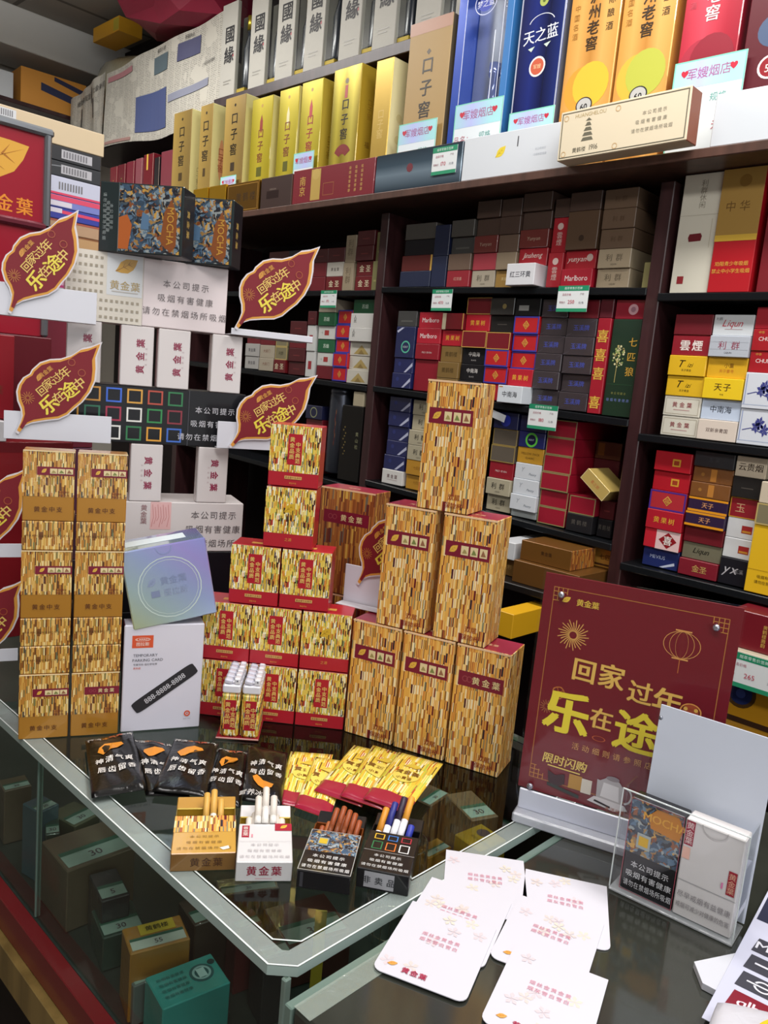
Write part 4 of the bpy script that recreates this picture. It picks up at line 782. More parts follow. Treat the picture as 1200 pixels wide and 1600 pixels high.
# right edge, near the poster
lowbox(-0.597, 1.72, 0.945, 0.20, 0.25, 0.080, 'maroon carton with gold sideways lettering at the right edge', paint('#741622', 0.4, coat=0.3), lambda P: (P.text('黄鹤楼雅韵', 0.35, 0.45, 0.12, '#c9a24e', vert=True, bold=0.02), P.disc(0.62, 0.6, 0.2, '#b08a40'), P.up(), P.disc(0.62, 0.6, 0.15, '#741622')))
lowbox(-0.60, 1.735, 0.719, 0.13, 0.24, 0.20, 'amber carton with blue camera-like circle at the right edge', paint('#c08a1e', 0.35, 0.1, 0.3), lambda P: (P.disc(0.32, 0.62, 0.16, '#4a3214'), P.up(), P.disc(0.32, 0.62, 0.12, '#1e2a5a'), P.up(), P.disc(0.32, 0.62, 0.05, '#3a4a8a'), P.ring(0.4, 0.6, 0.34, 0.04, '#2a2226', a0=0.6, a1=1.9), P.rect(0, 0.3, 0.85, 0.36, '#3a2416'), P.rect(0.84, 0, 0.87, 1, '#3a2416'), P.text('吸烟有害', 0.3, 0.16, 0.07, '#4a3214')))
cpart('shelf', -0.905, 0.1, 1.70, 2.185, 0.926, 0.944, mat=paint('#b8ae98', 0.5))
shelf_tag(-0.598, 1.695, 0.868, 0.135, 0.074, 0, '265', 'large green-edged price tag at the right edge, price 265')
lowbox(-0.86, 1.80, 0.9448, 0.115, 0.2, 0.028, 'flat maroon carton lying below the olive carton', paint('#4c1a26', 0.35, coat=0.3), lambda P: P.text('金圣香', 0.5, 0.5, 0.4, '#a8843e'))
lowbox(-0.735, 1.80, 0.9448, 0.12, 0.2, 0.05, 'low black carton behind the red poster', paint('#1a191b', 0.35, coat=0.3), lambda P: P.text('CERRADO', 0.4, 0.5, 0.25, '#6a5a48'))
carton('yellow_box', 'small bright yellow box edge beside the red poster', 'box', None, -1.07, 1.55, 0.958, 0, 0.05, 0.16, 0.06, paint('#d9a41c', 0.4)); bpy.data.objects['yellow_box'].location = (-1.048, 1.62, 0.86)

t = latheobj('steel_tin', [(0.041, 0), (0.042, 0.004), (0.042, 0.26), (0.040, 0.266), (0.042, 0.268), (0.042, 0.28), (0.039, 0.284)], paint('#4a4e58', 0.28, 0.7), None, (-2.012, 1.852, 1.112), n=40); tag(t, 'tall grey steel tin on the left bay third shelf', 'tin')
P = Painter(t, lambda u, v, e: ((0.0423 + e) * math.sin(u), -(0.0423 + e) * math.cos(u), v), 1.0, 0.29)
for k in range(9): P.disc(0.35 + 0.03 * (k % 3), 0.35 + 0.045 * k, 0.03, ['#7a3a2a', '#5a2028', '#8a5a3a'][k % 3], sx=3, n=7, part='flower_print#%d' % k)
P.done()
o = carton('black_gift_box', 'tall black box with gold flower print on the left bay third shelf', 'box', None, -1.952, 1.80, 1.1, 0, 0.098, 0.03, 0.245, paint('#12100f', 0.4, coat=0.3)); P = fpaint(o, 0.098, 0.03, 0.245)
for k in range(10): P.disc(0.2 + 0.06 * math.sin(k * 2.1), 0.35 + 0.04 * k, 0.012, '#7a6a3a', n=6, part='flower_print#%d' % k)
P.text('黄山松', 0.8, 0.55, 0.06, '#8a8a6a', vert=True, sp=1.4); P.done()
carton('cigarette_carton', 'beige carton standing on the tall black box, beside the post', 'carton', None, -1.905, 1.80, 1.3455, 0, 0.048, 0.03, 0.046, paint('#a49a82', 0.45))
o = carton('gold_carton', 'light gold carton tilted against the cabinet post', 'carton', None, 0, 0, 0, 0, 0.084, 0.10, 0.033, paint('#d0b468', 0.35, 0.25, 0.3)); o.location = (-1.0125, 1.85, 1.212); o.rotation_euler = (0, R(36.7), 0)
P = fpaint(o, 0.084, 0.10, 0.033); P.frame(0, 0, 1, 1, 0.0012, '#e8d8a0'); P.text('喜之郎', 0.5, 0.5, 0.3, '#c87a4a'); P.done()

# ------------------------------------------------------------------ upper row of grey-fronted liquor boxes
def grey_box(x0, label):
    t = empty('grey_liquor_box', label, 'box', 'grey liquor boxes on the upper shelf', (x0, 1.875, 2.4635))
    p = boxobj('paper_sleeve', 0.10, 0.016, 0.34, paint('#aeaca4', 0.6, bump=0.25, bscale=12), t, (0.05, 0.008, 0)); boxobj('back_card', 0.153, 0.002, 0.33, paint('#6a6a62', 0.6), t, (0.0775, 0.097, 0))
    P = Painter.face(t, (0, -0.0005, 0), (1, 0, 0), (0, 0, 1), 0.10, 0.34)
    P.text('國緣', 0.55, 0.56, 0.19, '#26262a', vert=True, bold=0.03, sp=1.15); P.rect(0.8, 0.42, 0.86, 0.45, '#a83040'); P.rect(0.25, 0.17, 0.75, 0.18, '#8a8880'); P.rect(0.25, 0.14, 0.65, 0.15, '#8a8880'); P.done()
    latheobj('bottle', [(0.021, 0.025), (0.022, 0.04), (0.022, 0.17), (0.010, 0.215), (0.010, 0.24)], paint('#2a303a', 0.25, 0.1, 0.2), t, (0.126, 0.045, 0))
    latheobj('bottle_cap', [(0.013, 0.24), (0.013, 0.29)], foil('#c9b040'), t, (0.126, 0.045, 0)); boxobj('gold_base', 0.05, 0.08, 0.024, paint('#a8922e', 0.6, 0.2), t, (0.127, 0.05, 0))
    boxobj('clear_cover', 0.051, 0.001, 0.31, COVER, t, (0.127, 0.006, 0.0242), bev=0.0002)
for i, x in enumerate([-2.893, -2.702, -2.540, -2.378, -2.195, -2.035, -1.850, -1.69]):
    grey_box(x, f"grey paper-fronted liquor box on the upper shelf, {ORD[i+1]} from the newspapers")

# ------------------------------------------------------------------ newspapers taped over the shelf end, bundles above
def sheet(name, x0, x1, z0, z1, y, label, curl=0.0, seed=1, top=None):
    nx, nz = 24, 10; rnd = random.Random(seed); ph = [rnd.random() * 6 for _ in range(4)]
    def pos(a, b, e=0.0):
        x = x0 + (x1 - x0) * a; zt = z1 + ((top or 0) * a); zb = z0 + 0.015 * math.sin(a * 7 + ph[0]) 
        z = zb + (zt - zb) * b
        dy = 0.004 * math.sin(a * 19 + ph[1]) + 0.005 * math.sin(a * 8 + b * 3 + ph[2]) + curl * max(0, 0.18 - b) ** 1.5 * 6 * (0.6 + 0.4 * math.sin(a * 9))
        return (x, y + dy - e, z)
    vs = [pos(i / nx, j / nz) for j in range(nz + 1) for i in range(nx + 1)] + [pos(i / nx, j / nz, -0.0012) for j in range(nz + 1) for i in range(nx + 1)]
    fs, uv = [], []; n = (nx + 1) * (nz + 1); L_, H_ = x1 - x0, z1 - z0
    for j in range(nz):
        for i in range(nx):
            q = [j * (nx + 1) + i, j * (nx + 1) + i + 1, (j + 1) * (nx + 1) + i + 1, (j + 1) * (nx + 1) + i]
            fs.append(q); uv.append([(k % (nx + 1) / nx * L_, k // (nx + 1) / nz * H_) for k in q])
            fs.append([k + n for k in q[::-1]]); uv.append(uv[-1][::-1])
    o = link(name, mesh(name, vs, fs, [M_NEWS], None, uv, True)); tag(o, label, 'newspaper')
    P = Painter(o, lambda u, v, e: pos(u / L_, v / H_, 0.002 + e * 2), L_, H_)
    return o, P
o, P = sheet('newspaper', -3.885, -2.91, 2.405, 2.75, 1.896, 'newspaper sheet under clear film with a blue advertisement', 0.0, 1, 0.05)
def block(P, u0, v0, u1, v1, col, part='picture', n=6):
    for k in range(n):
        a = u0 + (u1 - u0) * k / n; b = u0 + (u1 - u0) * (k + 1) / n
        for m in range(4): P.rect(a, v0 + (v1 - v0) * m / 4, b, v0 + (v1 - v0) * (m + 1) / 4, col, part)
block(P, 0.30, 0.10, 0.58, 0.52, '#4e5a86', 'blue_advertisement', 8); block(P, 0.46, 0.70, 0.58, 0.88, '#5a6a72'); block(P, 0.66, 0.72, 0.82, 0.90, '#4e5070'); block(P, 0.60, 0.34, 0.9, 0.42, '#8a8ea0', n=10)
block(P, 0.02, 0.86, 0.26, 0.93, '#b07a80', 'red_masthead'); block(P, 0.02, 0.02, 0.26, 0.06, '#b08a84', 'red_masthead')
P.text('春风十里', 0.52, 0.94, 0.05, '#3a3a3a', 'headline#0'); P.text('新春快讯', 0.74, 0.94, 0.045, '#3a3a3a', 'headline#1'); P.text('经济动态要闻', 0.9, 0.58, 0.04, '#4a4a4a', 'headline#2'); P.done()
o, P = sheet('newspaper', -2.90, -2.899 + 0.006, 2.36, 2.70, 1.815, 'narrow newspaper strip', 0, 2) if False else (None, None)
o, P = sheet('newspaper', -4.24, -3.893, 2.30, 2.69, 1.89, 'dim newspaper sheet behind the stacked cartons', 0.0, 3, 0.07)
block(P, 0.62, 0.78, 0.66, 0.95, '#3a3a3a'); block(P, 0.70, 0.6, 0.74, 0.8, '#4a4a4a'); block(P, 0.3, 0.6, 0.34, 0.8, '#4a4a4a')
P.text('版面要闻简讯', 0.42, 0.88, 0.07, '#4a4a4a', 'headline#3'); P.text('社会新闻', 0.86, 0.88, 0.07, '#4a4a4a', 'headline#4'); P.done()
def crumple(name, w, d, h, mat, seed, loc, label, cat, rot=(0, 0, 0), amp=0.18, sub=3):
    import bmesh
    bm = bmesh.new(); bmesh.ops.create_icosphere(bm, subdivisions=sub, radius=0.5); rnd = random.Random(seed)
    cs = [(Vector((rnd.uniform(-1, 1), rnd.uniform(-1, 1), rnd.uniform(-1, 1))).normalized(), rnd.uniform(-1, 1)) for _ in range(26)]
    for v in bm.verts:
        n = v.co.normalized(); k = 1 + amp * sum(a * max(0, n.dot(c)) ** 14 for c, a in cs)
        p = n * 0.5 * k; q = max(abs(p.x), abs(p.y), abs(p.z)) / 0.5
        p = p * (0.55 + 0.45 / max(q, 0.3))
        v.co = (p.x * w, p.y * d, max(p.z, -0.42) * h)
    me = bpy.data.meshes.new(name); bm.to_mesh(me); bm.free()
    zmin = min(v.co.z for v in me.vertices)
    for v in me.vertices: v.co.z -= zmin
    me.polygons.foreach_set('use_smooth', [True] * len(me.polygons)); me.materials.append(mat)
    o = link(name, me); o.location = loc; o.rotation_euler = rot; return tag(o, label, cat)
PL = paint('#b9b59c', 0.25, coat=0.6, bump=0.6, bscale=16, var=0.15)
crumple('wrapped_bundle', 0.50, 0.20, 0.47, PL, 5, (-3.98, 2.06, 2.4635), 'pale yellowish film-wrapped bundle beside the beam', 'bundle')
crumple('wrapped_bundle', 0.62, 0.20, 0.33, PL, 6, (-3.38, 2.06, 2.4635), 'pale film-wrapped bundle behind the newspapers, under the crimson bag', 'bundle')
crumple('plastic_bag', 0.12, 0.10, 0.21, paint('#a9a79e', 0.25, coat=0.6, bump=0.6, bscale=20), 8, (-2.975, 2.0, 2.4635), 'crumpled greyish clear bag beside the grey boxes', 'bag')
o = carton('yellow_carton', 'orange yellow carton on top of the wrapped bundles', 'carton', None, -4.09, 1.92, 2.938, 0, 0.26, 0.12, 0.065, paint('#d8a028', 0.45))
P = fpaint(o, 0.26, 0.12, 0.065); P.rect(0.8, 0.1, 1, 0.9, '#b8a838'); P.done()
o = crumple('red_bag', 0.60, 0.34, 0.24, paint('#8e1e3a', 0.5, bump=0.5, bscale=9), 9, (-3.27, 1.95, 2.81), 'crimson cloth bag heaped above the newspapers', 'bag', (0, 0.12, 0.3), 0.5, 2)
for p_ in o.data.polygons: p_.use_smooth = False
# goods on the far shelf under the beam
cpart('far_shelf', -4.69, -4.27, 1.0, 2.18, 2.60, 2.62)
carton('orange_carton', 'orange carton with dark blue bars under the beam', 'carton', None, -4.30, 1.66, 2.6208, 1.50, 0.32, 0.2, 0.17, paint('#c98a34', 0.5))
o = bpy.data.objects['orange_carton']; P = fpaint(o, 0.32, 0.2, 0.17); P.poly([(0.3, 0.5), (0.95, 0.3), (0.95, 0.5), (0.3, 0.72)], '#2a3050'); P.poly([(0.5, 0.85), (1, 0.65), (1, 0.8), (0.5, 0.97)], '#2a3050'); P.done()
carton('grey_carton', 'pale grey carton under the beam at the far left', 'carton', None, -4.30, 1.42, 2.6208, 1.50, 0.2, 0.2, 0.12, paint('#b4b8bc', 0.5))

# ------------------------------------------------------------------ glass showcase (left) and counter (right)
CZ = 0.95
show = empty('glass_showcase', 'long glass display showcase with thick-edged glass top and red wooden rail', 'showcase', None, (-1.4, 0.64, 0))
def spart(name, x0, x1, y0, y1, z0, z1, mat, bev=0.001):
    o = sbox(name, x0, x1, y0, y1, z0, z1, mat, bev); o.parent = show; o.location = Vector(o.location) - Vector(show.location); return o
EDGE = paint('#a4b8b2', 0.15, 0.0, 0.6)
XL, XR, YF, YB = -2.4, -0.434, 0.383, 0.935
def topglass():
    c = 0.018
    pts = [(XL, YF), (XR - c, YF), (XR, YF + c), (XR, YB), (XL, YB)]
    vs, fs = slab([(x + 1.4, y - 0.64) for x, y in pts], 0.009, CZ - 0.0092)
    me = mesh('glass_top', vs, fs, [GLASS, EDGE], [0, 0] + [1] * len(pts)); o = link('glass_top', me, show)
    # pale bevel band along the two open edges
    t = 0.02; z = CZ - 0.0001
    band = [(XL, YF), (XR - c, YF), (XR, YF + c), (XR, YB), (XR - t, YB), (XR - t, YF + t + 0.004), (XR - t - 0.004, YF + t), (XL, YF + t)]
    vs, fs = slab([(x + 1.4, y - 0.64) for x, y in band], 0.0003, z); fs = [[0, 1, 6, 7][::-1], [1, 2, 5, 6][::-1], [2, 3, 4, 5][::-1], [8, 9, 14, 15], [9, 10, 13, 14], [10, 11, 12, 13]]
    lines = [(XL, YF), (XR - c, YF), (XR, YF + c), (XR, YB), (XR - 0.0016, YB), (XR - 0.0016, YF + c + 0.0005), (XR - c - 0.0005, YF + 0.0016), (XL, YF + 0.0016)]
    for nm, ins in (('edge_glint', 0.0), ('edge_glint', 0.021)):  # white lines that paint the bright glints of the glass edge
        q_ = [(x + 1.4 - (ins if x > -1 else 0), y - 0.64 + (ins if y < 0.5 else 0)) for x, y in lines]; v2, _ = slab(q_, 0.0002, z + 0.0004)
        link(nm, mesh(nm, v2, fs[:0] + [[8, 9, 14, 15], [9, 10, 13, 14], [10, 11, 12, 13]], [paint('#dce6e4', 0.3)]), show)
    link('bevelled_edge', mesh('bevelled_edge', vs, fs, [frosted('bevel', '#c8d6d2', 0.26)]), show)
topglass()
spart('glass_pane', XL, -0.928, 0.392, 0.397, 0.716, CZ - 0.01, GLASS); spart('glass_pane', -0.924, XR - 0.004, 0.392, 0.397, 0.716, CZ - 0.01, GLASS); spart('glass_pane', XR - 0.009, XR - 0.004, 0.398, YB - 0.02, 0.716, CZ - 0.01, GLASS)
spart('pane_joint', -0.928, -0.924, 0.391, 0.398, 0.716, CZ - 0.01, paint('#5a6e66', 0.2)); spart('pane_joint', XR - 0.009, XR - 0.003, 0.391, 0.398, 0.716, CZ - 0.01, paint('#7d9088', 0.2))
spart('display_floor', XL, XR - 0.003, 0.39, YB, 0.698, 0.715, paint('#2c3430', 0.35))
spart('back_board', XL, XR - 0.003, YB - 0.02, YB, 0.716, CZ - 0.01, paint('#2a221e', 0.5))
spart('red_rail', XL, XR, 0.372, 0.39, 0.672, 0.716, paint('#6e1a1e', 0.35, coat=0.3)); spart('wood_rail', XL, XR, 0.362, 0.39, 0.622, 0.671, woodmat('gilt_rail', '#6e5a30', '#8a7240', 0.4))
spart('lower_cabinet', XL, XR, 0.40, YB, 0.0, 0.698, paint('#1c1614', 0.5))
ctr = empty('sales_counter', 'dark glass-topped sales counter at the right front', 'counter', None, (0.2, 0.7, 0))
def cpt(name, x0, x1, y0, y1, z0, z1, mat, bev=0.001):
    o = sbox(name, x0, x1, y0, y1, z0, z1, mat, bev); o.parent = ctr; o.location = Vector(o.location) - Vector(ctr.location); return o
CX = -0.405
cpt('counter_top', CX + 0.001, 1.0, 0.371, 1.02, 0.925, CZ - 0.0003, paint('#33352f', 0.12, 0.0, 0.8, var=0.25), 0.003)
cpt('side_panel', CX + 0.012, 0.98, 0.385, 1.0, 0.0, 0.924, paint('#232420', 0.4))
cpt('glass_edge', CX - 0.008, CX + 0.0005, 0.37, 1.02, 0.928, CZ - 0.002, paint('#6e837a', 0.15, 0, 0.6)); cpt('edge_tape', CX + 0.001, CX + 0.02, 0.372, 0.60, CZ - 0.0002, CZ + 0.0002, frosted('tape', '#a8b4aa', 0.4), 0.0001)
# goods in the showcase
SST = {'teal': ('#2f8f8a', 'turquoise flat box with dark emblem inside the showcase'), 'orange': ('#9a6a24', 'amber carton with yellow tag inside the showcase'), 'brown': ('#5a5040', 'brown carton with tag inside the showcase'),
       'dark': ('#26282a', 'film-wrapped dark carton inside the showcase'), 'dgreen': ('#2c4038', 'dark green carton inside the showcase'), 'bark': ('#3c332a', 'dark brown carton inside the showcase, behind the amber one'), 'blueg': ('#3a5660', 'blue-green carton inside the showcase'),
       'olive': ('#4e5440', 'olive carton inside the showcase'), 'grey': ('#5e6664', 'grey carton inside the showcase beside the turquoise box'), 'yellowf': ('#9a7d1e', 'flat mustard box under the glass beside the poster'), 'orange2': ('#8a6420', 'ochre carton under the glass beside the black pack'),
       'tan': ('#6a5844', 'tan carton under the glass before the tall boxes'), 'tan2': ('#5e4c3c', 'brown stacked carton under the glass before the tall boxes'), 'maroon': ('#5a2222', 'maroon carton with tag under the glass corner'), 'redbr': ('#4a241c', 'red brown carton under the glass corner')}
SEENS = {}
for x, y, z, yaw, w, d, h, st in [
(-0.6478, 0.4151, 0.75, 80.8, 0.0755, 0.0514, 0.03, 'teal'),
(-0.7097, 0.4033, 0.725, 73.8, 0.0655, 0.0441, 0.075, 'orange'),
(-0.9137, 0.432, 0.71, 88.5, 0.0903, 0.0814, 0.09, 'brown'),
(-0.8347, 0.4056, 0.72, 78.4, 0.0337, 0.0596, 0.07, 'dark'),
(-0.8072, 0.431, 0.72, 77.6, 0.0493, 0.0566, 0.04, 'dgreen'),
(-0.7147, 0.4676, 0.75, 80.7, 0.043, 0.0488, 0.05, 'bark'),
(-0.9846, 0.4002, 0.72, 68.6, 0.0177, 0.0462, 0.08, 'dgreen'),
(-1.012, 0.39, 0.74, 102.5, 0.0307, 0.0374, 0.08, 'blueg'),
(-0.9945, 0.4727, 0.7, 103.0, 0.0422, 0.0551, 0.1, 'olive'),
(-1.031, 0.4508, 0.72, 96.1, 0.0475, 0.0376, 0.06, 'olive'),
(-1.1224, 0.4408, 0.72, 83.0, 0.0379, 0.0368, 0.08, 'brown'),
(-0.698, 0.4185, 0.725, 82.1, 0.048, 0.0225, 0.04, 'grey'),
(-0.6846, 0.3776, 0.715, 33.1, 0.0291, 0.0166, 0.06, 'grey2'),
(-0.5465, 0.8074, 0.83, 83.5, 0.0499, 0.0456, 0.03, 'yellowf'),
(-0.6086, 0.7907, 0.77, 87.9, 0.0454, 0.0269, 0.05, 'orange2'),
(-0.6043, 0.8622, 0.74, 69.5, 0.043, 0.0724, 0.12, 'tan'),
(-0.6497, 0.8637, 0.74, 97.4, 0.0519, 0.039, 0.1, 'tan2'),
(-0.6156, 0.5258, 0.74, 74.7, 0.0328, 0.0392, 0.06, 'dark'),
(-0.6687, 0.5275, 0.74, 78.5, 0.032, 0.027, 0.06, 'maroon'),
(-0.6526, 0.6115, 0.72, 74.3, 0.0843, 0.0781, 0.05, 'redbr'),
(-0.7428, 0.5863, 0.72, 64.9, 0.0762, 0.0328, 0.06, 'brown')]:
    if st == 'grey2': continue
    y = max(y, 0.402 + d / 2 + 0.012); x -= 0.032 if st == 'tan2' else 0; y += 0.034 if st == 'bark' else 0; col, lb = SST[st]; SEENS[st] = SEENS.get(st, 0) + 1
    if st in ('brown', 'dgreen', 'dark', 'olive') : lb = lb + {'brown': [', nearest the pane joint', ', at the far left', ', under the open packs'], 'dgreen': [', left of the amber carton', ', at the left pane'], 'dark': [', at the middle of the pane', ', at the glass corner'], 'olive': [', below the black pouches', ', the low one']}[st][SEENS[st] - 1]
    ht = z + h - 0.7155
    o = link('display_carton', boxmesh('display_carton', w, d, ht, film(col) if st != 'yellowf' else paint(col, 0.35, coat=0.4))); o.location = (x, y, 0.7155); o.rotation_euler = (0, 0, R(yaw)); tag(o, lb, 'carton', 'cartons inside the glass showcase')
    P = fpaint(o, w, d, ht, 't')
    if st == 'teal':
        P.disc(0.72, 0.55, 0.26, '#2a5a5c'); P.up(); P.ring(0.72, 0.55, 0.2, 0.05, '#8ab0b0'); P.rect(0.66, 0.42, 0.78, 0.68, '#a8c8c8'); P.disc(0.92, 0.75, 0.08, '#1e3a3c'); P.up()
        for k in range(4): P.text('吸烟有害健康', 0.3 - 0.0, 0.75 - 0.17 * k, 0.1, '#1e5a58')
    elif st == 'yellowf': P.disc(0.7, 0.6, 0.2, '#4a4048'); P.text('请勿在禁烟场所', 0.35, 0.3, 0.12, '#5a4a14', vert=True)
    else:
        P.rect(0.05, 0.08, 0.95, 0.5, '#8aa098' if st != 'orange' else '#b0b8b0', 'price_label'); P.up(); P.rect(0.05, 0.4, 0.95, 0.5, '#2e5a4a', 'label_header'); P.text({'orange': '55', 'maroon': '50', 'dark': '5'}.get(st, '30'), 0.5, 0.24, 0.22, '#4a3a44', bold=0.01)
        if st == 'orange': P.rect(0.25, 0.55, 0.85, 0.95, '#b8a030', 'price_label'); P.up(); P.text('黄鹤楼', 0.55, 0.75, 0.2, '#2a2414', bold=0.02)
    P.done()
o = carton('yellow_card', 'narrow yellow card standing under the glass corner', 'card', None, -0.588, 0.563, 0.7158, R(46), 0.013, 0.002, 0.125, paint('#c4b23a', 0.5)); o = None
t = empty('wire_basket', 'round wire basket under the glass before the tall boxes', 'basket', None, (-0.62, 0.735, 0.7155))
for zz in (0.01, 0.05, 0.09, 0.13): 
    n = 28; rr, tt = 0.036, 0.0008; vs = []; fs = []
    for k in range(n):
        a = 2 * PI * k / n
        for q in range(4): vs.append(((rr + tt * math.cos(q * PI / 2)) * math.cos(a), (rr + tt * math.cos(q * PI / 2)) * math.sin(a), zz + tt * math.sin(q * PI / 2)))
    for k in range(n):
        for q in range(4): fs.append([4 * k + q, 4 * ((k + 1) % n) + q, 4 * ((k + 1) % n) + (q + 1) % 4, 4 * k + (q + 1) % 4])
    link('wire_hoop', mesh('wire_hoop', vs, fs, [foil('#a8a090')]), t)
wm = mesh('wire', *lathe([(0.0007, 0), (0.0007, 0.13)], 5), [foil('#a8a090')])
for k in range(20):
    a = 2 * PI * k / 20; o = link('wire', wm, t); o.location = (0.036 * math.cos(a), 0.036 * math.sin(a), 0)

# ------------------------------------------------------------------ gift boxes: tall striped ones
def band4(P, v0=0.66, v1=0.79, chars=False, u0=0.08, u1=0.92):
    P.rect(u0, v0, u1, v1, '#7e1730', 'band'); P.up(); m = (v0 + v1) / 2; hh = (v1 - v0)
    if chars:
        P.ring(u0 + 0.13, m, hh * 0.2, hh * 0.05, '#a04a50'); P.ring(u0 + 0.21, m, hh * 0.2, hh * 0.05, '#a04a50')
        P.text('黄金葉', u0 + (u1 - u0) * 0.62, m, hh * 0.55, '#ecd9a0', bold=0.03, sp=1.25)
    else:
        P.leaf(u0 + (u1 - u0) * 0.19, m, hh * 0.62)
        for k in range(3):
            uu = u0 + (u1 - u0) * (0.44 + 0.21 * k); P.rect(uu - 0.07, m - hh * 0.3, uu + 0.07, m + hh * 0.3, '#e6d3a2', 'picture_tile'); P.up()
            P.poly([(uu - 0.045, m - hh * 0.2), (uu + 0.05, m - hh * 0.18), (uu + 0.02, m + hh * 0.02), (uu - 0.01, m + hh * (0.1 + 0.06 * k))], ['#a8985e', '#7e8a4a', '#9a6a4a'][k]); P.layer -= 1
    P.layer -= 1
A_T, Y_T = (-0.741, 0.735), R(18.2)
REDLID = paint('#8e1a34', 0.35, coat=0.4)
def tall(u, z, label, chars=False, w=0.0715, off=0.0, h=0.1622, front=M_TALL, side=M_TALL, d=0.056, grp='tall striped gold gift boxes', plain=False):
    x = A_T[0] + u * math.cos(Y_T) - off * math.sin(Y_T); y = A_T[1] + u * math.sin(Y_T) + off * math.cos(Y_T)
    t = carton('tall_gift_box', label, 'gift box', grp, x, y, z, Y_T, w, d, h, {'*': side, 'f': front, 't': REDLID, 'r': side}, 0.0008)
    P = fpaint(t, w, d, h); band4(P, 0.67, 0.79, chars); 
    if not plain: P.up(); P.text('双层', 0.72, 0.12, 0.05, '#9a3a24', bold=0.02); P.text('保险杯', 0.72, 0.055, 0.05, '#9a3a24', bold=0.02)
    P.rect(0, 0.985, 1, 1, '#f0c9a0', 'lid_edge'); P.done()
    Q = fpaint(t, w, d, h, 't'); Q.text('黄金葉', 0.5, 0.4, 0.14, '#e0b890'); Q.done(); return t
tall(0.0, 0.9505, 'tall striped gold box at the left of the bottom row'); tall(0.0755, 0.9505, 'tall striped gold box in the middle of the bottom row'); tall(0.1505, 0.9505, 'tall striped gold box with lettered band, right of bottom row', True)
tall(0.033, 1.1137, 'tall striped gold box on the left of the second row', w=0.0705); tall(0.115, 1.1137, 'tall striped gold box on the right of the second row', w=0.0705)
tall(0.075, 1.2769, 'tall striped gold box alone on top of the pyramid', w=0.0695)
DLID = paint('#5a3a34', 0.3, coat=0.5)
for z, lb in ((0.9505, 'film-wrapped brown striped box, lower of the pair behind the red boxes'), (1.1105, 'film-wrapped brown striped box with dark red lettered band')):
    o = tall(-0.124, z, lb, True, 0.091, 0.10, 0.1590, M_BRN, M_BRN, 0.05, 'brown striped boxes behind the red gift boxes', True)

# red and yellow gift boxes
A_R, Y_R = (-0.796, 0.691), R(41.0)
REDB = paint('#b3182a', 0.35, coat=0.4)
def redbox(u, z, kind, label, dy=0.0, yaw=0.0):
    w, d, h = 0.0672, 0.048, 0.0815
    x = A_R[0] + u * math.cos(Y_R) - dy * math.sin(Y_R); y = A_R[1] + u * math.sin(Y_R) + dy * math.cos(Y_R)
    o = carton('red_gift_box', label, 'gift box', 'pyramid of red and yellow gift boxes', x, y, z, Y_R + yaw, w, d, h, {'*': REDB, 'l': M_YEL}, 0.0008)
    P = fpaint(o, w, d, h); P.rect(0.0, 0.235, 1, 0.995, M_YEL, 'striped_sleeve'); P.up()
    if kind == 'label':
        P.rect(0.36, 0.36, 0.64, 0.86, '#b3182a', 'label_panel'); P.up(); P.text('黄金品质', 0.44, 0.63, 0.085, '#f0cf74', vert=True, bold=0.03, sp=1.1); P.text('中支典范', 0.56, 0.56, 0.085, '#f0cf74', vert=True, bold=0.03, sp=1.05)
        P.rect(0.33, 0.125, 0.67, 0.175, '#e2b86a', 'label_panel'); P.up(); P.text('黄金葉中支典范', 0.5, 0.15, 0.038, '#7a1a20'); P.text('黄金中支', 0.5, 0.06, 0.03, '#e0a04a')
    else:
        P.leaf(0.5, 0.66, 0.2, '#d8b030', '#a07a1a'); P.text('黄金葉', 0.5, 0.54, 0.05, '#c08a30'); P.text('之源', 0.5, 0.14, 0.06, '#e09a4a')
    P.done(); Q = fpaint(o, w, d, h, 't'); Q.rect(0.35, 0.3, 0.65, 0.5, '#d8a04a'); Q.done()
redbox(-0.1375, 0.9505, 'label', 'red and yellow gift box behind the lighters, bottom left'); redbox(-0.069, 0.9505, 'label', 'red and yellow gift box beside the lighters, bottom middle'); redbox(0.0005, 0.9505, 'label', 'red and yellow gift box at the bottom right, with red label')
redbox(-0.1375, 1.0335, 'label', 'red and yellow gift box in second tier, beside the parking card box'); redbox(-0.069, 1.0335, 'label', 'red and yellow gift box in second tier, middle'); redbox(0.0005, 1.0335, 'leaf', 'red and yellow gift box with gold leaf in second tier, right')
redbox(-0.103, 1.1165, 'label', 'red and yellow gift box in third tier, left'); redbox(-0.0335, 1.1165, 'label', 'red and yellow gift box in third tier, right')
redbox(-0.061, 1.1995, 'leaf', 'red and yellow gift box with gold leaf in fourth tier'); redbox(-0.060, 1.2825, 'label', 'red and yellow gift box on the very top of its pyramid', 0.0, 0.0)

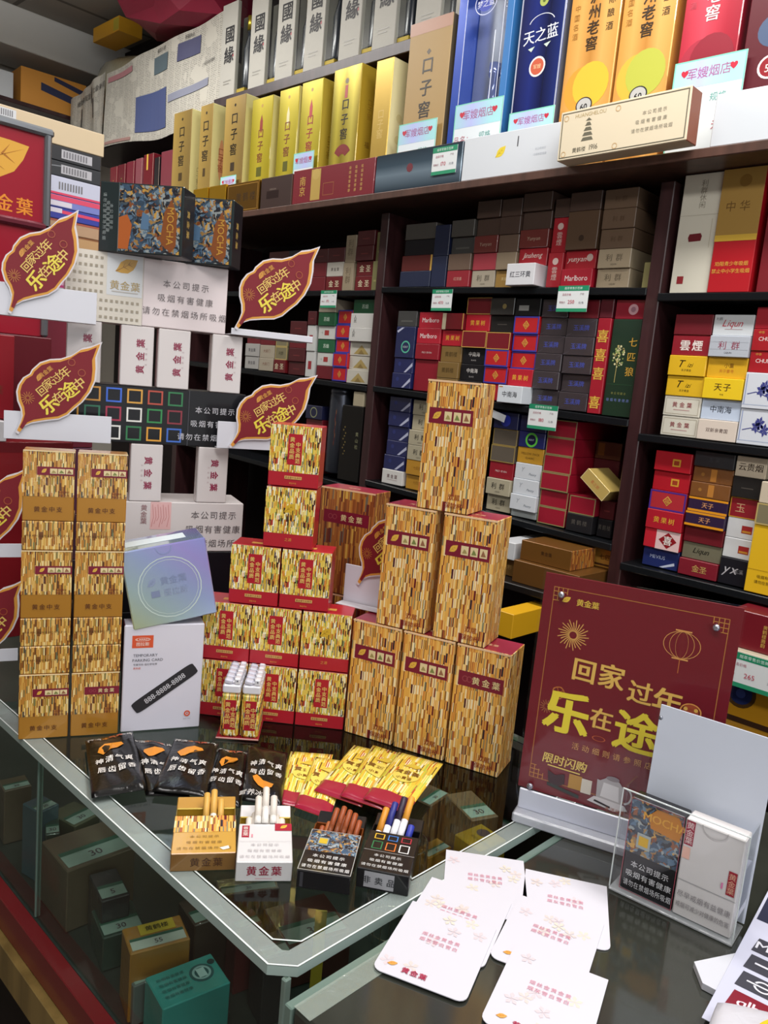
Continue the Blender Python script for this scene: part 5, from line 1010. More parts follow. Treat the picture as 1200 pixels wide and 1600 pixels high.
# gold packs, left tower
A_G, Y_G = (-0.955, 0.378), R(64.1)
GP = paint('#b9822e', 0.3, 0.25, 0.7)
def goldpack(u, z, label, chars=False):
    w, d, h = 0.0572, 0.032, 0.085
    x = A_G[0] + u * math.cos(Y_G); y = A_G[1] + u * math.sin(Y_G)
    o = carton('gold_cigarette_pack', label, 'cigarette pack', 'gold striped packs stacked at the counter edge', x, y, z, Y_G, w, d, h, {'*': GP, 'r': M_GOLD, 'l': M_GOLD}, 0.001)
    P = fpaint(o, w, d, h); P.rect(0, 0.35, 1, 0.985, M_GOLD, 'striped_sleeve'); P.up(); band4(P, 0.655, 0.775, chars, 0.27, 1.0)
    P.rect(0, 0.985, 1, 1, '#f0dcae', 'lid_edge'); P.text('黄金中支', 0.5, 0.17, 0.085, '#5a2e18', sp=1.15, bold=0.01); P.text('甜润细香', 0.8, 0.42, 0.035, '#7a2a20'); P.text('黄金品质', 0.8, 0.375, 0.035, '#7a2a20'); P.done()
def lying(u, z, label):
    w, d, h = 0.0572, 0.083, 0.0355
    x = A_G[0] + u * math.cos(Y_G); y = A_G[1] + u * math.sin(Y_G)
    o = carton('gold_cigarette_pack', label, 'cigarette pack', 'gold striped packs stacked at the counter edge', x, y, z, Y_G, w, d, h, M_GOLD, 0.001)
    P = fpaint(o, w, d, h); P.text('HUANGJINZHONGZHI', 0.5, 0.5, 0.1, '#3e2414', sp=1.4); P.done()
for c, u in (('left', 0.0), ('right', 0.0605)):
    goldpack(u, 0.9505, f'gold pack standing at the foot of the {c} stack', c == 'right')
    lying(u, 1.0360, f'gold pack lying flat, lowest in the {c} stack'); lying(u, 1.0720, f'gold pack lying flat, second in the {c} stack')
    goldpack(u, 1.1080, f'gold pack standing midway up the {c} stack'); lying(u, 1.1935, f'gold pack lying flat, highest in the {c} stack'); goldpack(u, 1.2295, f'gold pack standing on top of the {c} stack')

# parking card box and pearly box
yp = R(65.7); 
o = carton('parking_card_box', 'white parking card box with black number plate print', 'box', None, -0.9045, 0.4885, 0.9505, yp, 0.101, 0.03, 0.145, {'*': paint('#d9d8e6', 0.35, coat=0.3), 'l': paint('#5a2a4a', 0.4)})
P = fpaint(o, 0.101, 0.03, 0.145); P.rect(0.1, 0.79, 0.36, 0.905, '#d8552e', 'logo_panel'); P.up(); P.text('LARRES', 0.23, 0.868, 0.03, '#f4dcd0', bold=0.02); P.text('图拉斯', 0.23, 0.825, 0.038, '#f4dcd0', bold=0.02); P.ring(0.23, 0.868, 0.018, 0.002, '#f4dcd0', sx=3.6)
P.text('TEMPORARY', 0.27, 0.72, 0.036, '#4a4a52'); P.text('PARKING CARD', 0.30, 0.675, 0.036, '#4a4a52'); P.text('专属号码 临时停车牌', 0.27, 0.635, 0.022, '#5a5a60'); P.text('黑色款', 0.17, 0.6, 0.022, '#d0502e')
c, s = math.cos(0.62), math.sin(0.62); cx, cy, L_, Hh = 0.53, 0.40, 0.047, 0.0085
ar = 0.101 / 0.145
pts = []
for k in range(24):
    a = 2 * PI * k / 24; px = math.copysign(abs(math.cos(a)) ** 0.25, math.cos(a)) * L_; py = math.copysign(abs(math.sin(a)) ** 0.25, math.sin(a)) * Hh
    pts.append((cx + (px * c - py * s) / 0.101, cy + (px * s + py * c) / 0.145))
P.poly(pts, '#26262c', 'plate'); P.up(); P.text('888-8888-8888', cx, cy, 0.07, '#d4d4dc', rot=0.62, bold=0.0, sp=0.93)
P.ring(0.83, 0.145, 0.028, 0.012, '#d8552e'); P.disc(0.83, 0.145, 0.007, '#d8552e'); P.text('Smart Park', 0.83, 0.095, 0.014, '#8a8a92'); P.done()
pear = gradmat('pearl', [(0.0, '#c2cfa4'), (0.06, '#b0cad0'), (0.12, '#a2b2e0'), (0.17, '#a69ce0'), (0.22, '#8e98d8')], 2, 0.18, 0.45, 0.8)
o = carton('pearly_gift_box', 'pearly blue lilac gift box leaning on the parking card box', 'gift box', None, -0.8985, 0.4975, 1.0975, yp, 0.107, 0.085, 0.103, pear, 0.0015)
o.rotation_euler = (R(-3), R(-11.5), yp)
P = fpaint(o, 0.107, 0.085, 0.103); P.ring(0.5, 0.46, 0.39, 0.012, '#c4d4d0'); P.ring(0.5, 0.46, 0.35, 0.006, '#c4d4d0'); P.text('黄金葉', 0.55, 0.55, 0.11, '#7a86a8'); P.leaf(0.3, 0.55, 0.12, '#8a98b8', '#7a86a8'); P.text('图拉斯', 0.56, 0.4, 0.1, '#8a96b4'); P.rect(0.27, 0.36, 0.37, 0.44, '#7a86a8'); P.ring(0.5, 0.98, 0.1, 0.01, '#8a96c0', a0=PI, a1=2 * PI); P.done()
Q = fpaint(o, 0.107, 0.085, 0.103, 't'); Q.rect(0.08, 0.3, 0.8, 0.75, '#d6e4ea', 'sticker'); Q.done()

# ------------------------------------------------------------------ lighters on a red card tray
ly = R(47); lc, ls = math.cos(ly), math.sin(ly); LX, LY = -0.8185, 0.5805
tray = carton('lighter_tray', 'dark red card tray under the lighters', 'tray', None, LX - 0.003 * lc, LY - 0.003 * ls, 0.9505, ly, 0.056, 0.078, 0.0025, paint('#9a1a2c', 0.3, coat=0.5), 0.0008)
P = fpaint(tray, 0.056, 0.078, 0.0025); P.rect(0, 0.5, 1, 1, '#e0b0a0', 'tray_edge'); P.done()
for cidx in range(2):
    for k in range(5):
        ux = 0.0018 + cidx * 0.0262; dy = 0.002 + k * 0.0148
        x = LX + lc * (ux + 0.0118) - ls * (dy + 0.006); y = LY + ls * (ux + 0.0118) + lc * (dy + 0.006)
        t = empty('lighter', f"striped gold lighter with white top, {['front','second','third','fourth','rear'][k]} of the {['left','right'][cidx]} file", 'lighter', 'lighters standing on the red tray', (x, y, 0.953), (0, 0, ly))
        b = boxobj('body', 0.0236, 0.0118, 0.060, M_YEL, t, bev=0.003); P = fpaint(b, 0.0236, 0.0118, 0.060); P.rect(0.2, 0.18, 0.82, 0.86, '#a8182a', 'label_panel'); P.up(); P.text('黄金品质', 0.36, 0.56, 0.12, '#f0cf74', vert=True, bold=0.03, sp=1.1); P.text('中支典范', 0.66, 0.47, 0.12, '#f0cf74', vert=True, bold=0.03, sp=1.0); P.done()
        boxobj('white_top', 0.0232, 0.0116, 0.012, paint('#dfe0ea', 0.3, coat=0.4), t, (0, 0, 0.0602), bev=0.002)
        boxobj('thumb_lever', 0.011, 0.0105, 0.007, paint('#d2d3e2', 0.3, coat=0.4), t, (-0.005, 0, 0.0724), (0, 0.18, 0), bev=0.002); boxobj('flame_guard', 0.008, 0.0105, 0.009, paint('#e4e5ee', 0.3, coat=0.4), t, (0.0068, 0, 0.0722), bev=0.0015)
        boxobj('flame_slot', 0.002, 0.011, 0.0014, paint('#3a3a48', 0.4), t, (0.007, -0.0008, 0.077), bev=0.0003)

# ------------------------------------------------------------------ pouches
def pouch(name, q, z0, thick, label, cat, group, mat, paintf, lift=0.0, red=None, seed=1):
    c = Vector((sum(p[0] for p in q) / 4, sum(p[1] for p in q) / 4)); rnd = random.Random(seed); ph = [rnd.random() * 6 for _ in range(5)]
    TL, TR, BR, BL = [Vector(p) - c for p in q]; n = 14; W_, H_ = (TR - TL).length, (TL - BL).length
    def pos(u, v, e=0.0, top=True):
        a = u / W_; b = v / H_; p = (BL * (1 - a) + BR * a) * (1 - b) + (TL * (1 - a) + TR * a) * b
        ee = max(0.0, min(a, 1 - a, b, 1 - b)); k = min(1, ee * 5) ; k = k * (2 - k)
        z = 0.0006 + lift * a + (thick * k * (0.8 + 0.25 * math.sin(a * 7 + ph[0]) * math.sin(b * 6 + ph[1]) + 0.2 * math.sin((a + b) * 11 + ph[2])) if top else -0.0 * k)
        return (p.x, p.y, (z + e) if top else 0.0 + lift * a)
    vs = [pos(W_ * i / n, H_ * j / n) for j in range(n + 1) for i in range(n + 1)] + [pos(W_ * i / n, H_ * j / n, 0, False) for j in range(n + 1) for i in range(n + 1)]
    fs, uv = [], []; N_ = (n + 1) ** 2; mi = []
    for j in range(n):
        for i in range(n):
            f = [j * (n + 1) + i, j * (n + 1) + i + 1, (j + 1) * (n + 1) + i + 1, (j + 1) * (n + 1) + i]
            fs.append(f); uv.append([(k % (n + 1) / n * W_, k // (n + 1) / n * H_) for k in f]); mi.append(1 if red and j < red else 0)
            fs.append([k + N_ for k in f[::-1]]); uv.append(uv[-1][::-1]); mi.append(0)
    ring = [i for i in range(n + 1)] + [(j + 1) * (n + 1) + n for j in range(n)] + [n * (n + 1) + i for i in range(n - 1, -1, -1)] + [j * (n + 1) for j in range(n - 1, 0, -1)]
    for a, b in zip(ring, ring[1:] + ring[:1]): fs.append([a, a + N_, b + N_, b]); uv.append([(0, 0)] * 4); mi.append(0)
    mats = [mat] + ([paint('#9e1838', 0.3, coat=0.6)] if red else [])
    o = link(name, mesh(name, vs, fs, mats, mi if red else None, uv, True)); o.location = (c.x, c.y, z0); tag(o, label, cat, group)
    P = Painter(o, lambda u, v, e: pos(u, v, 0.0006 + e), W_, H_); paintf(P); P.done(); return o
BLK = paint('#0b0a0a', 0.28, 0.0, 0.35, bump=0.3, bscale=30)
def blackprint(flip=False):
    def f(P):
        V = (lambda v: 1 - v) if flip else (lambda v: v)
        if not flip: P.text('神清', 0.18, 0.93, 0.065, '#c8c4c0'); P.text('气爽', 0.62, 0.93, 0.065, '#d86a4a', bold=0.02); P.text('冰', 0.4, 0.93, 0.06, '#e08a3a'); P.text('含片', 0.84, 0.93, 0.065, '#c8c4c0')
        P.poly([(0.2, V(0.66)), (0.24, V(0.72)), (0.36, V(0.78)), (0.52, V(0.80)), (0.7, V(0.78)), (0.74, V(0.74)), (0.6, V(0.70)), (0.46, V(0.66)), (0.38, V(0.62)), (0.3, V(0.59))], '#d88a2a', 'splash_print')
        P.text('神清气爽', 0.5, 0.5 if not flip else 0.62, 0.10, '#e6e2de', bold=0.02, sp=1.15, sx=0.72, rot=0.06, shear=0.15); P.text('唇齿留香', 0.52, 0.34 if not flip else 0.46, 0.10, '#e6e2de', bold=0.02, sp=1.15, sx=0.72, rot=0.06, shear=0.15)
        if flip: P.text('营养冰片', 0.3, 0.1, 0.08, '#d8d4d0', shear=0.2)
    return f
BL = [((-0.893, 0.4353), (-0.885, 0.4948), (-0.7461, 0.4382), (-0.7638, 0.3816)), ((-0.8819, 0.4896), (-0.8383, 0.5237), (-0.7149, 0.4739), (-0.7457, 0.4364)), ((-0.8392, 0.5289), (-0.7945, 0.5648), (-0.6952, 0.4821), (-0.7404, 0.4413)), ((-0.7955, 0.5664), (-0.7641, 0.5896), (-0.6637, 0.5064), (-0.6993, 0.4764)), ((-0.7699, 0.5938), (-0.7243, 0.6221), (-0.6284, 0.5363), (-0.6651, 0.5092))]
BLB = ['leftmost black glossy pouch, lying over its neighbour', 'black glossy pouch half covered, second from the left', 'black glossy pouch in the middle of the row', 'black glossy pouch behind the gold open pack', 'black glossy pouch upside down behind the white open pack']
for i, (q, z) in enumerate(zip(BL, (0.9572, 0.9503, 0.9568, 0.9503, 0.9568))):
    pouch('black_pouch', q, z, 0.0058, BLB[i], 'pouch', 'black pouches on the glass', BLK, blackprint(i == 4), seed=i)
def yprint(P):
    P.disc(0.5, 0.55, 0.13, '#e8d260', 'pale_patch', sx=1.0); P.up(); P.text('黄金葉', 0.5, 0.6, 0.075, '#8a5a1a', bold=0.03, sp=1.1); P.text('小黄金', 0.5, 0.49, 0.05, '#8a5a1a', bold=0.03, sp=1.1); P.poly([(0.3, 0.72), (0.5, 0.79), (0.72, 0.76), (0.6, 0.7)], '#d8b840')
YB_ = ['leftmost yellow striped pouch with red foot', 'narrow yellow striped pouch tucked second from the left', 'yellow striped pouch in the middle of the fan', 'yellow striped pouch, second from the right', 'rightmost yellow striped pouch of the fan']
for i, (q, z) in enumerate(zip([((-0.7356, 0.6363), (-0.6974, 0.6753), (-0.6062, 0.5724), (-0.6473, 0.542)), ((-0.7005, 0.6464), (-0.6652, 0.6725), (-0.5795, 0.564), (-0.6228, 0.5499)), ((-0.6887, 0.7036), (-0.6451, 0.7251), (-0.5718, 0.6052), (-0.6314, 0.5853)), ((-0.668, 0.7174), (-0.6174, 0.7342), (-0.5471, 0.6141), (-0.5991, 0.596)), ((-0.6285, 0.7245), (-0.5734, 0.7469), (-0.5208, 0.6234), (-0.5734, 0.6077))], (0.9503, 0.9545, 0.9590, 0.9635, 0.9680))):
    pouch('yellow_pouch', q, z, 0.003, YB_[i], 'pouch', 'fan of yellow pouches on the glass', M_POUCH, yprint, red=3, seed=i + 20)

# ------------------------------------------------------------------ open packs and their cigarettes
PKS = [(-0.6082, 0.3851, 55.1, 0.0616), (-0.5582, 0.4253, 52.1, 0.0533), (-0.5159, 0.4652, 37.9, 0.0513), (-0.4816, 0.5108, 34.4, 0.0512)]
def open_pack(i, label, L_, t, front, endm, sidem, fp, ep, liner, lid=None, w=None):
    x, y, yaw, w0 = PKS[i]; w = w or w0
    T = empty('open_cigarette_pack', label, 'cigarette pack', None, (x, y, 0.9503), (0, 0, R(yaw)))
    b = boxobj('body', w, L_, t, {'*': sidem, 't': front, 'f': endm}, T, (w / 2, L_ / 2, 0), bev=0.0008)
    P = Painter.face(T, (0, 0, t), (1, 0, 0), (0, 1, 0), w, L_); fp(P); P.done(); Q = Painter.face(T, (0, 0, 0), (1, 0, 0), (0, 0, 1), w, t); ep(Q); Q.done()
    boxobj('back_wall', w, 0.026, 0.0012, liner, T, (w / 2, L_ + 0.013, 0.001), (R(6), 0, 0), bev=0.0003)
    boxobj('side_wall', 0.001, 0.020, t * 0.7, liner, T, (0.0006, L_ + 0.0101, 0.002), bev=0.0002); boxobj('side_wall', 0.001, 0.020, t * 0.7, liner, T, (w - 0.0006, L_ + 0.0101, 0.002), bev=0.0002)
    boxobj('lid', w, 0.020, 0.014, {'*': sidem, 'f': liner}, T, (w / 2, L_ + 0.037, 0.0005), (R(8), 0, 0), bev=0.0008)
    return T
def cig(i, L_, dx, z, out, r, pitch, yawo, fcol, pcol, label, group, filt=0.028, dark=None):
    x, y, yaw, w = PKS[i]; a = R(yaw)
    lx, ly_ = dx, L_ + 0.001
    T = empty('cigarette', label, 'cigarette', group, (x + math.cos(a) * lx - math.sin(a) * ly_, y + math.sin(a) * lx + math.cos(a) * ly_, 0.9503 + z), (R(90) - 0, 0, 0))
    T.rotation_euler = Matrix.Rotation(a + yawo, 3, 'Z').to_4x4().to_3x3().to_euler() if False else (Matrix.Rotation(a + yawo, 3, 'Z') @ Matrix.Rotation(R(-90) + R(pitch), 3, 'X')).to_euler()
    body = out - filt
    if body > 0.002: latheobj('paper', [(r, 0.0), (r, body)], paint(pcol, 0.5), T, n=12)
    latheobj('filter', [(r * 1.01, max(body, 0.0)), (r * 1.01, out - 0.0005), (r * 0.9, out)], paint(fcol, 0.45), T, n=12)
    return T
GLIN = foil('#b09a4e', 0.35)
WARN = ('本公司提示', '吸烟有害健康', '请勿在禁烟场所吸烟')
def warn(P, u, v, h, col, gap=1.7, **k):
    for j, t in enumerate(WARN): P.text(t, u, v - j * h * gap, h, col, **k)
# gold pack
def fp0(P):
    P.rect(0, 0.55, 1, 1, M_TALL, 'striped_sleeve'); P.up(); warn(P, 0.5, 0.42, 0.075, '#8a6a2a', 2.0, sp=1.2); P.poly([(0.74, 0.12), (0.88, 0.17), (0.9, 0.10), (0.8, 0.06)], '#e8e4dc', 'torn_film')
open_pack(0, 'open gold striped pack lying on the glass', 0.066, 0.019, paint('#d8a94c', 0.3, 0.2, 0.5), paint('#8a6434', 0.3, 0.3, 0.5), paint('#c0903c', 0.35, 0.2), fp0, lambda P: P.text('黄金葉', 0.55, 0.5, 0.5, '#4a2c18', bold=0.02, sp=1.15), GLIN)
for dx, z, out, lb in ((0.031, 0.012, 0.034, 'left'), (0.0385, 0.013, 0.037, 'middle'), (0.046, 0.012, 0.026, 'right')):
    cig(0, 0.066, dx, z, out, 0.0034, 24, 0.0, '#d8a850', '#e8e4da', f'tan-tipped cigarette in the gold pack, {lb} of three', 'cigarettes in the gold pack', 0.030)
def fp1(P):
    P.rect(0.06, 0.62, 0.2, 0.94, '#a81c38', 'label_panel'); P.up(); P.text('黄金葉', 0.13, 0.78, 0.085, '#f2e2dc', vert=True, bold=0.02); P.rect(0.24, 0.62, 0.27, 0.7, '#d88a98'); P.rect(0.68, 0.80, 1.0, 1.0, '#a81c38', 'label_panel'); P.up(); P.leaf(0.85, 0.9, 0.12, '#eec04a'); warn(P, 0.5, 0.42, 0.075, '#b9b6ba', 2.0, sp=1.15); P.rect(0, 0.5, 1, 0.505, '#b4b2b8')
WHT = paint('#d8d7d9', 0.4, coat=0.3)
open_pack(1, 'open white pack with red seal lying on the glass', 0.066, 0.0205, WHT, paint('#c9c8c9', 0.4, coat=0.3), WHT, fp1, lambda P: (P.text('黄金葉', 0.5, 0.55, 0.5, '#8e1c38', bold=0.03, sp=1.15), P.rect(0.35, 0.14, 0.65, 0.18, '#c8a0a8')), GLIN)
for k, (dx, z, out) in enumerate([(0.010, 0.0135, 0.014), (0.0155, 0.0145, 0.020), (0.0185, 0.0205, 0.032), (0.0215, 0.0135, 0.018), (0.026, 0.0205, 0.044), (0.0295, 0.0135, 0.018), (0.0345, 0.0205, 0.033), (0.0375, 0.0145, 0.018), (0.0435, 0.0135, 0.013)]):
    cig(1, 0.066, dx, z, out, 0.0036, 22 if z > 0.017 else 14, 0.0, '#ded6cc', '#ece8e2', f"white-tipped cigarette in the white pack, {ORD[k+1]} counting from the left", 'cigarettes in the white pack', 0.025)
def fp2(P):
    P.rect(0, 0.48, 1, 1, M_MOCHA, 'printed_picture'); P.up(); P.rect(0.18, 0.62, 0.42, 0.84, '#8a98a0', 'printed_picture'); P.up(); P.rect(0.22, 0.67, 0.38, 0.80, '#d0b02e'); P.frame(0.18, 0.62, 0.42, 0.84, 0.0008, '#2a3038'); warn(P, 0.5, 0.36, 0.082, '#e4e4e4', 1.6, bold=0.01, sp=1.15); P.frame(0, 0, 1, 1, 0.0006, '#b8b8b4')
BK = paint('#1b1a1d', 0.3, coat=0.5)
open_pack(2, 'open black pack with picture print and brown cigarettes', 0.070, 0.019, BK, BK, BK, fp2, lambda P: P.rect(0.06, 0.1, 0.12, 0.9, '#3a3a40'), paint('#8a4a1e', 0.3, 0.4))
for k, (dx, z, out) in enumerate([(0.007, 0.008, 0.016), (0.013, 0.010, 0.020), (0.017, 0.014, 0.034), (0.024, 0.0145, 0.037), (0.0265, 0.010, 0.03), (0.031, 0.014, 0.034), (0.0375, 0.013, 0.032), (0.0435, 0.011, 0.026)]):
    cig(2, 0.070, dx, z, out, 0.003, 22, -0.1, '#9a4a22' if k != 1 else '#b0602e', '#7a3c1c', f"brown cigarette in the picture pack, {ORD[k+1]} counting from the left", 'brown cigarettes in the picture pack', 0.022)
SQ = ['#2a7a4a', '#d8742e', '#e4e4e4', '#e0b030', '#3a7ac8', '#a82a3a']
def fp3(P):
    P.rect(0, 0.47, 1, 0.475, '#c8c8c8')
    for r_ in range(2):
        for c_ in range(3):
            u, v = 0.13 + 0.27 * c_, 0.52 + 0.26 * r_; col = [['#2a7a4a', '#d8742e', '#e4e4e4'], ['#e0b030', '#3a7ac8', '#a82a3a']][r_][c_]
            P.frame(u, v, u + 0.2, v + 0.2 - (0.06 if r_ else 0), 0.0011, col)
    warn(P, 0.5, 0.36, 0.075, '#d4d4d4', 1.75, sp=1.1)
open_pack(3, 'open black pack with coloured squares and coloured cigarettes', 0.068, 0.021, BK, BK, BK, fp3, lambda P: (P.rect(0.15, 0.12, 0.72, 0.9, '#9a9aa0', 'sticker'), P.up(), P.text('非卖品', 0.43, 0.5, 0.4, '#26262c', bold=0.02, sp=1.4)), paint('#18171a', 0.3, coat=0.4))
for dx, z, out, fc, lb in ((0.007, 0.011, 0.036, '#d8902c', 'orange-tipped cigarette at the left of the squares pack'), (0.0145, 0.012, 0.043, '#2a2f80', 'blue-tipped cigarette beside the orange one in the squares pack'), (0.0225, 0.013, 0.050, '#2e1e36', 'dark purple cigarette standing tallest in the squares pack'), (0.030, 0.013, 0.052, '#e09a32', 'orange-tipped cigarette standing highest in the squares pack'), (0.038, 0.010, 0.022, '#2a36a0', 'blue-tipped cigarette low at the right of the squares pack')):
    cig(3, 0.068, dx, z, out, 0.0036, 30, -0.12, fc, '#e6e6ec', lb, 'coloured cigarettes in the squares pack', 0.028 if out > 0.03 else 0.02)

# ------------------------------------------------------------------ white cards
CARDW, CARDH = 0.081, 0.099
def white_card(q, z, label, logo):
    TL, TR, BR, BL_ = [Vector(p) for p in q]; d = (TR - TL); yaw = math.atan2(d.y, d.x)
    U = Vector((math.cos(yaw), math.sin(yaw))); V = Vector((-U.y, U.x)); r = 0.008; H = CARDH
    pts = [(0, H), (0, r)] + [(r - r * math.cos(a), r - r * math.sin(a)) for a in (0.4, 0.8, 1.2)] + [(r, 0), (CARDW - r, 0)] + [(CARDW - r + r * math.sin(a), r - r * math.cos(a)) for a in (0.4, 0.8, 1.2)] + [(CARDW, r), (CARDW, H)]
    vs, fs = slab(pts, 0.0007); o = link('white_card', mesh('white_card', vs, fs, [paint('#cfced8', 0.45)])); b = TL - V * H
    o.location = (b.x, b.y, z); o.rotation_euler = (0, 0, yaw); tag(o, label, 'card', 'white cards fanned on the right counter')
    P = Painter.face(o, (0, 0, 0.0007), (1, 0, 0), (0, 1, 0), CARDW, H, 0.00012); rnd = random.Random(int(b.x * 1e5))
    for j_ in range(7):
        u, v = rnd.uniform(0.1, 0.9), rnd.uniform(0.12, 0.95); c = rnd.choice(['#d6c9c6', '#d9d0c4', '#d4c6cc'])
        for k in range(5): a = k * 1.256 + u * 9; P.poly([(u, v), (u + 0.06 * math.cos(a - 0.4), v + 0.05 * math.sin(a - 0.4)), (u + 0.085 * math.cos(a), v + 0.07 * math.sin(a)), (u + 0.06 * math.cos(a + 0.4), v + 0.05 * math.sin(a + 0.4))], c, 'flower_print#%d' % j_)
    P.up(); P.text('烟丝金黄金黄', 0.5, 0.62, 0.052, '#d0849a', sp=1.15); P.text('烟灰雪白雪白', 0.5, 0.545, 0.052, '#d0849a', sp=1.15)
    if logo: P.leaf(0.17, 0.13, 0.075, '#e0a04a', '#c87a30', 0.3); P.text('黄金葉', 0.42, 0.1, 0.07, '#b02a50', bold=0.03, sp=1.1)
    P.done()
for q, z, lb, lg in zip([((-0.467, 0.6295), (-0.403, 0.6793), (-0.3604, 0.5885), (-0.4215, 0.5406)), ((-0.4441, 0.5803), (-0.3657, 0.6113), (-0.3379, 0.5267), (-0.4083, 0.4919)), ((-0.4303, 0.5369), (-0.3538, 0.568), (-0.3165, 0.4699), (-0.3972, 0.4497)), ((-0.3937, 0.6697), (-0.3248, 0.7112), (-0.2816, 0.6213), (-0.3476, 0.5858)), ((-0.372, 0.6281), (-0.303, 0.6521), (-0.2687, 0.5671), (-0.3417, 0.5371)), ((-0.3326, 0.5645), (-0.256, 0.5912), (-0.2275, 0.5103), (-0.3054, 0.4885))], (0.9503, 0.9512, 0.9521, 0.9503, 0.9512, 0.9521), ('white card at the back of the left fan', 'white card in the middle of the left fan', 'white card at the front of the left fan, with leaf logo', 'white card at the back of the right fan', 'white card in the middle of the right fan', 'white card at the front of the right fan, cut by frame'), (0, 0, 1, 0, 1, 1)):
    white_card(q, z, lb, lg)

# ------------------------------------------------------------------ white pack display tower with leaf cards
A_W, Y_W = (-1.10487, 0.57493), R(68)
def tw(u, off=0.0): return (A_W[0] + u * math.cos(Y_W) - off * math.sin(Y_W), A_W[1] + u * math.sin(Y_W) + off * math.cos(Y_W))
def tbox(name, u, z, w, d, h, label, cat, grp, mats, pf=None, off=0.0, yaw=0.0):
    x, y = tw(u, off); o = carton(name, label, cat, grp, x, y, z, Y_W + yaw, w, d, h, mats)
    if pf: P = fpaint(o, w, d, h); pf(P); P.done()
    return o
WP = paint('#d3cdcd', 0.4, coat=0.3)
BKP = paint('#101016', 0.4, coat=0.12)
GT = 'packs and cartons of the white display tower'
tbox('cigarette_carton', 0.0, 0.9505, 0.19, 0.088, 0.095, 'dark carton at the hidden foot of the display tower', 'carton', GT, BKP); tbox('cigarette_carton', 0.0, 1.0458, 0.19, 0.088, 0.095, 'dark carton under the white carton with pink seal', 'carton', GT, BKP)
def wcart(P):
    P.rect(0.26, 0.45, 0.42, 1.0, '#e0b4b4', 'seal_print'); P.up()
    for k in range(7): P.line([(0.27 + 0.02 * k, 0.5 + 0.06 * (k % 3)), (0.285 + 0.02 * k, 0.7), (0.275 + 0.02 * k, 0.95 - 0.05 * (k % 2))], 0.0008, '#c88484')
    P.text('黄金葉', 0.21, 0.75, 0.13, '#8a5a5e', vert=True); warn(P, 0.76, 0.75, 0.17, '#5a5456', 1.7, sp=1.1)
tbox('cigarette_carton', 0.0, 1.1412, 0.194, 0.088, 0.078, 'white carton with pinkish seal low in the display tower', 'carton', GT, WP, wcart)
def upright(P, r):
    P.text('黄金葉', 0.6 if r > 0 else 0.56, 0.5, 0.145 * 1, '#8e1a44', rot=r, bold=0.04, sp=1.5); P.text('天香细支', 0.78 if r > 0 else 0.36, 0.5, 0.04, '#b9a4a8', rot=r, sp=2.2)
for u, lb in ((0.0185, 'white pack low in the tower, left of the lower pair'), (0.1185, 'white pack low in the tower, right of the lower pair')):
    tbox('white_cigarette_pack', u, 1.2197, 0.0465, 0.022, 0.0868, lb, 'cigarette pack', GT, WP, lambda P: upright(P, -PI / 2))
def squares(P):
    cols = ['#a82a3a', '#d8742e', '#e4e4e0', '#2a7a4a', '#e0a030', '#3a6ac8', '#e0a030', '#2a7a5a', '#a82a4a', '#e4e4e0', '#2a8a4a', '#8a2a3a', '#3a6ac8', '#d0943a', '#3a6ad8', '#d8a040', '#b84a3a', '#2a7a4a']
    for r_ in range(3):
        for c_ in range(6):
            u, v = 0.05 + 0.105 * c_, 0.05 + 0.325 * r_
            P.frame(u, v, u + 0.078, v + 0.25, 0.0024, cols[(r_ * 6 + c_) % 18], 'square_outline#%d' % (r_ * 6 + c_))
    P.rect(0.685, 0, 0.688, 1, '#4a4a54'); warn(P, 0.83, 0.66, 0.13, '#c8c8d0', 1.9, sp=1.15)
tbox('cigarette_carton', -0.092, 1.3073, 0.28, 0.088, 0.084, 'black carton printed with coloured square outlines', 'carton', GT, BKP, squares)
for u, lb in ((-0.0745, 'white pack under the studded carton, leftmost, behind the leaf card'), (-0.0015, 'white pack under the studded carton, second from the left'), (0.0515, 'white pack under the studded carton, third from the left'), (0.1305, 'white pack under the studded carton, rightmost')):
    tbox('white_cigarette_pack', u, 1.3918, 0.0465, 0.022, 0.0868, lb, 'cigarette pack', GT, WP, lambda P: upright(P, PI / 2))
def studs(P):
    for i in range(14):
        for j in range(8):
            u = 0.02 + 0.0315 * i; v = 0.07 + 0.12 * j
            if 0.235 < u < 0.45 and v > 0.38: continue
            if u > 0.445: continue
            P.add('studs', foil('#c8b89a'), [(u * P.w - 0.0018, v * P.h - 0.0018), (u * P.w + 0.0018, v * P.h - 0.0018), (u * P.w + 0.0018, v * P.h + 0.0018), (u * P.w - 0.0018, v * P.h + 0.0018)], [[0, 1, 2, 3]])
    P.leaf(0.36, 0.8, 0.3, '#c8982e', '#8a5a1a', 0.45); P.text('黄金葉', 0.35, 0.52, 0.14, '#b8a068', bold=0.02, sp=1.05); P.rect(0.27, 0.42, 0.43, 0.44, '#c8bca8'); P.rect(0.46, 0, 0.463, 1, '#b0a4a4')
    P.rect(0, 0, 0.46, 1, '#d6cfc0', 'cream_half'); P.layer = 2; warn(P, 0.73, 0.66, 0.12, '#6a6062', 1.75, sp=1.2)
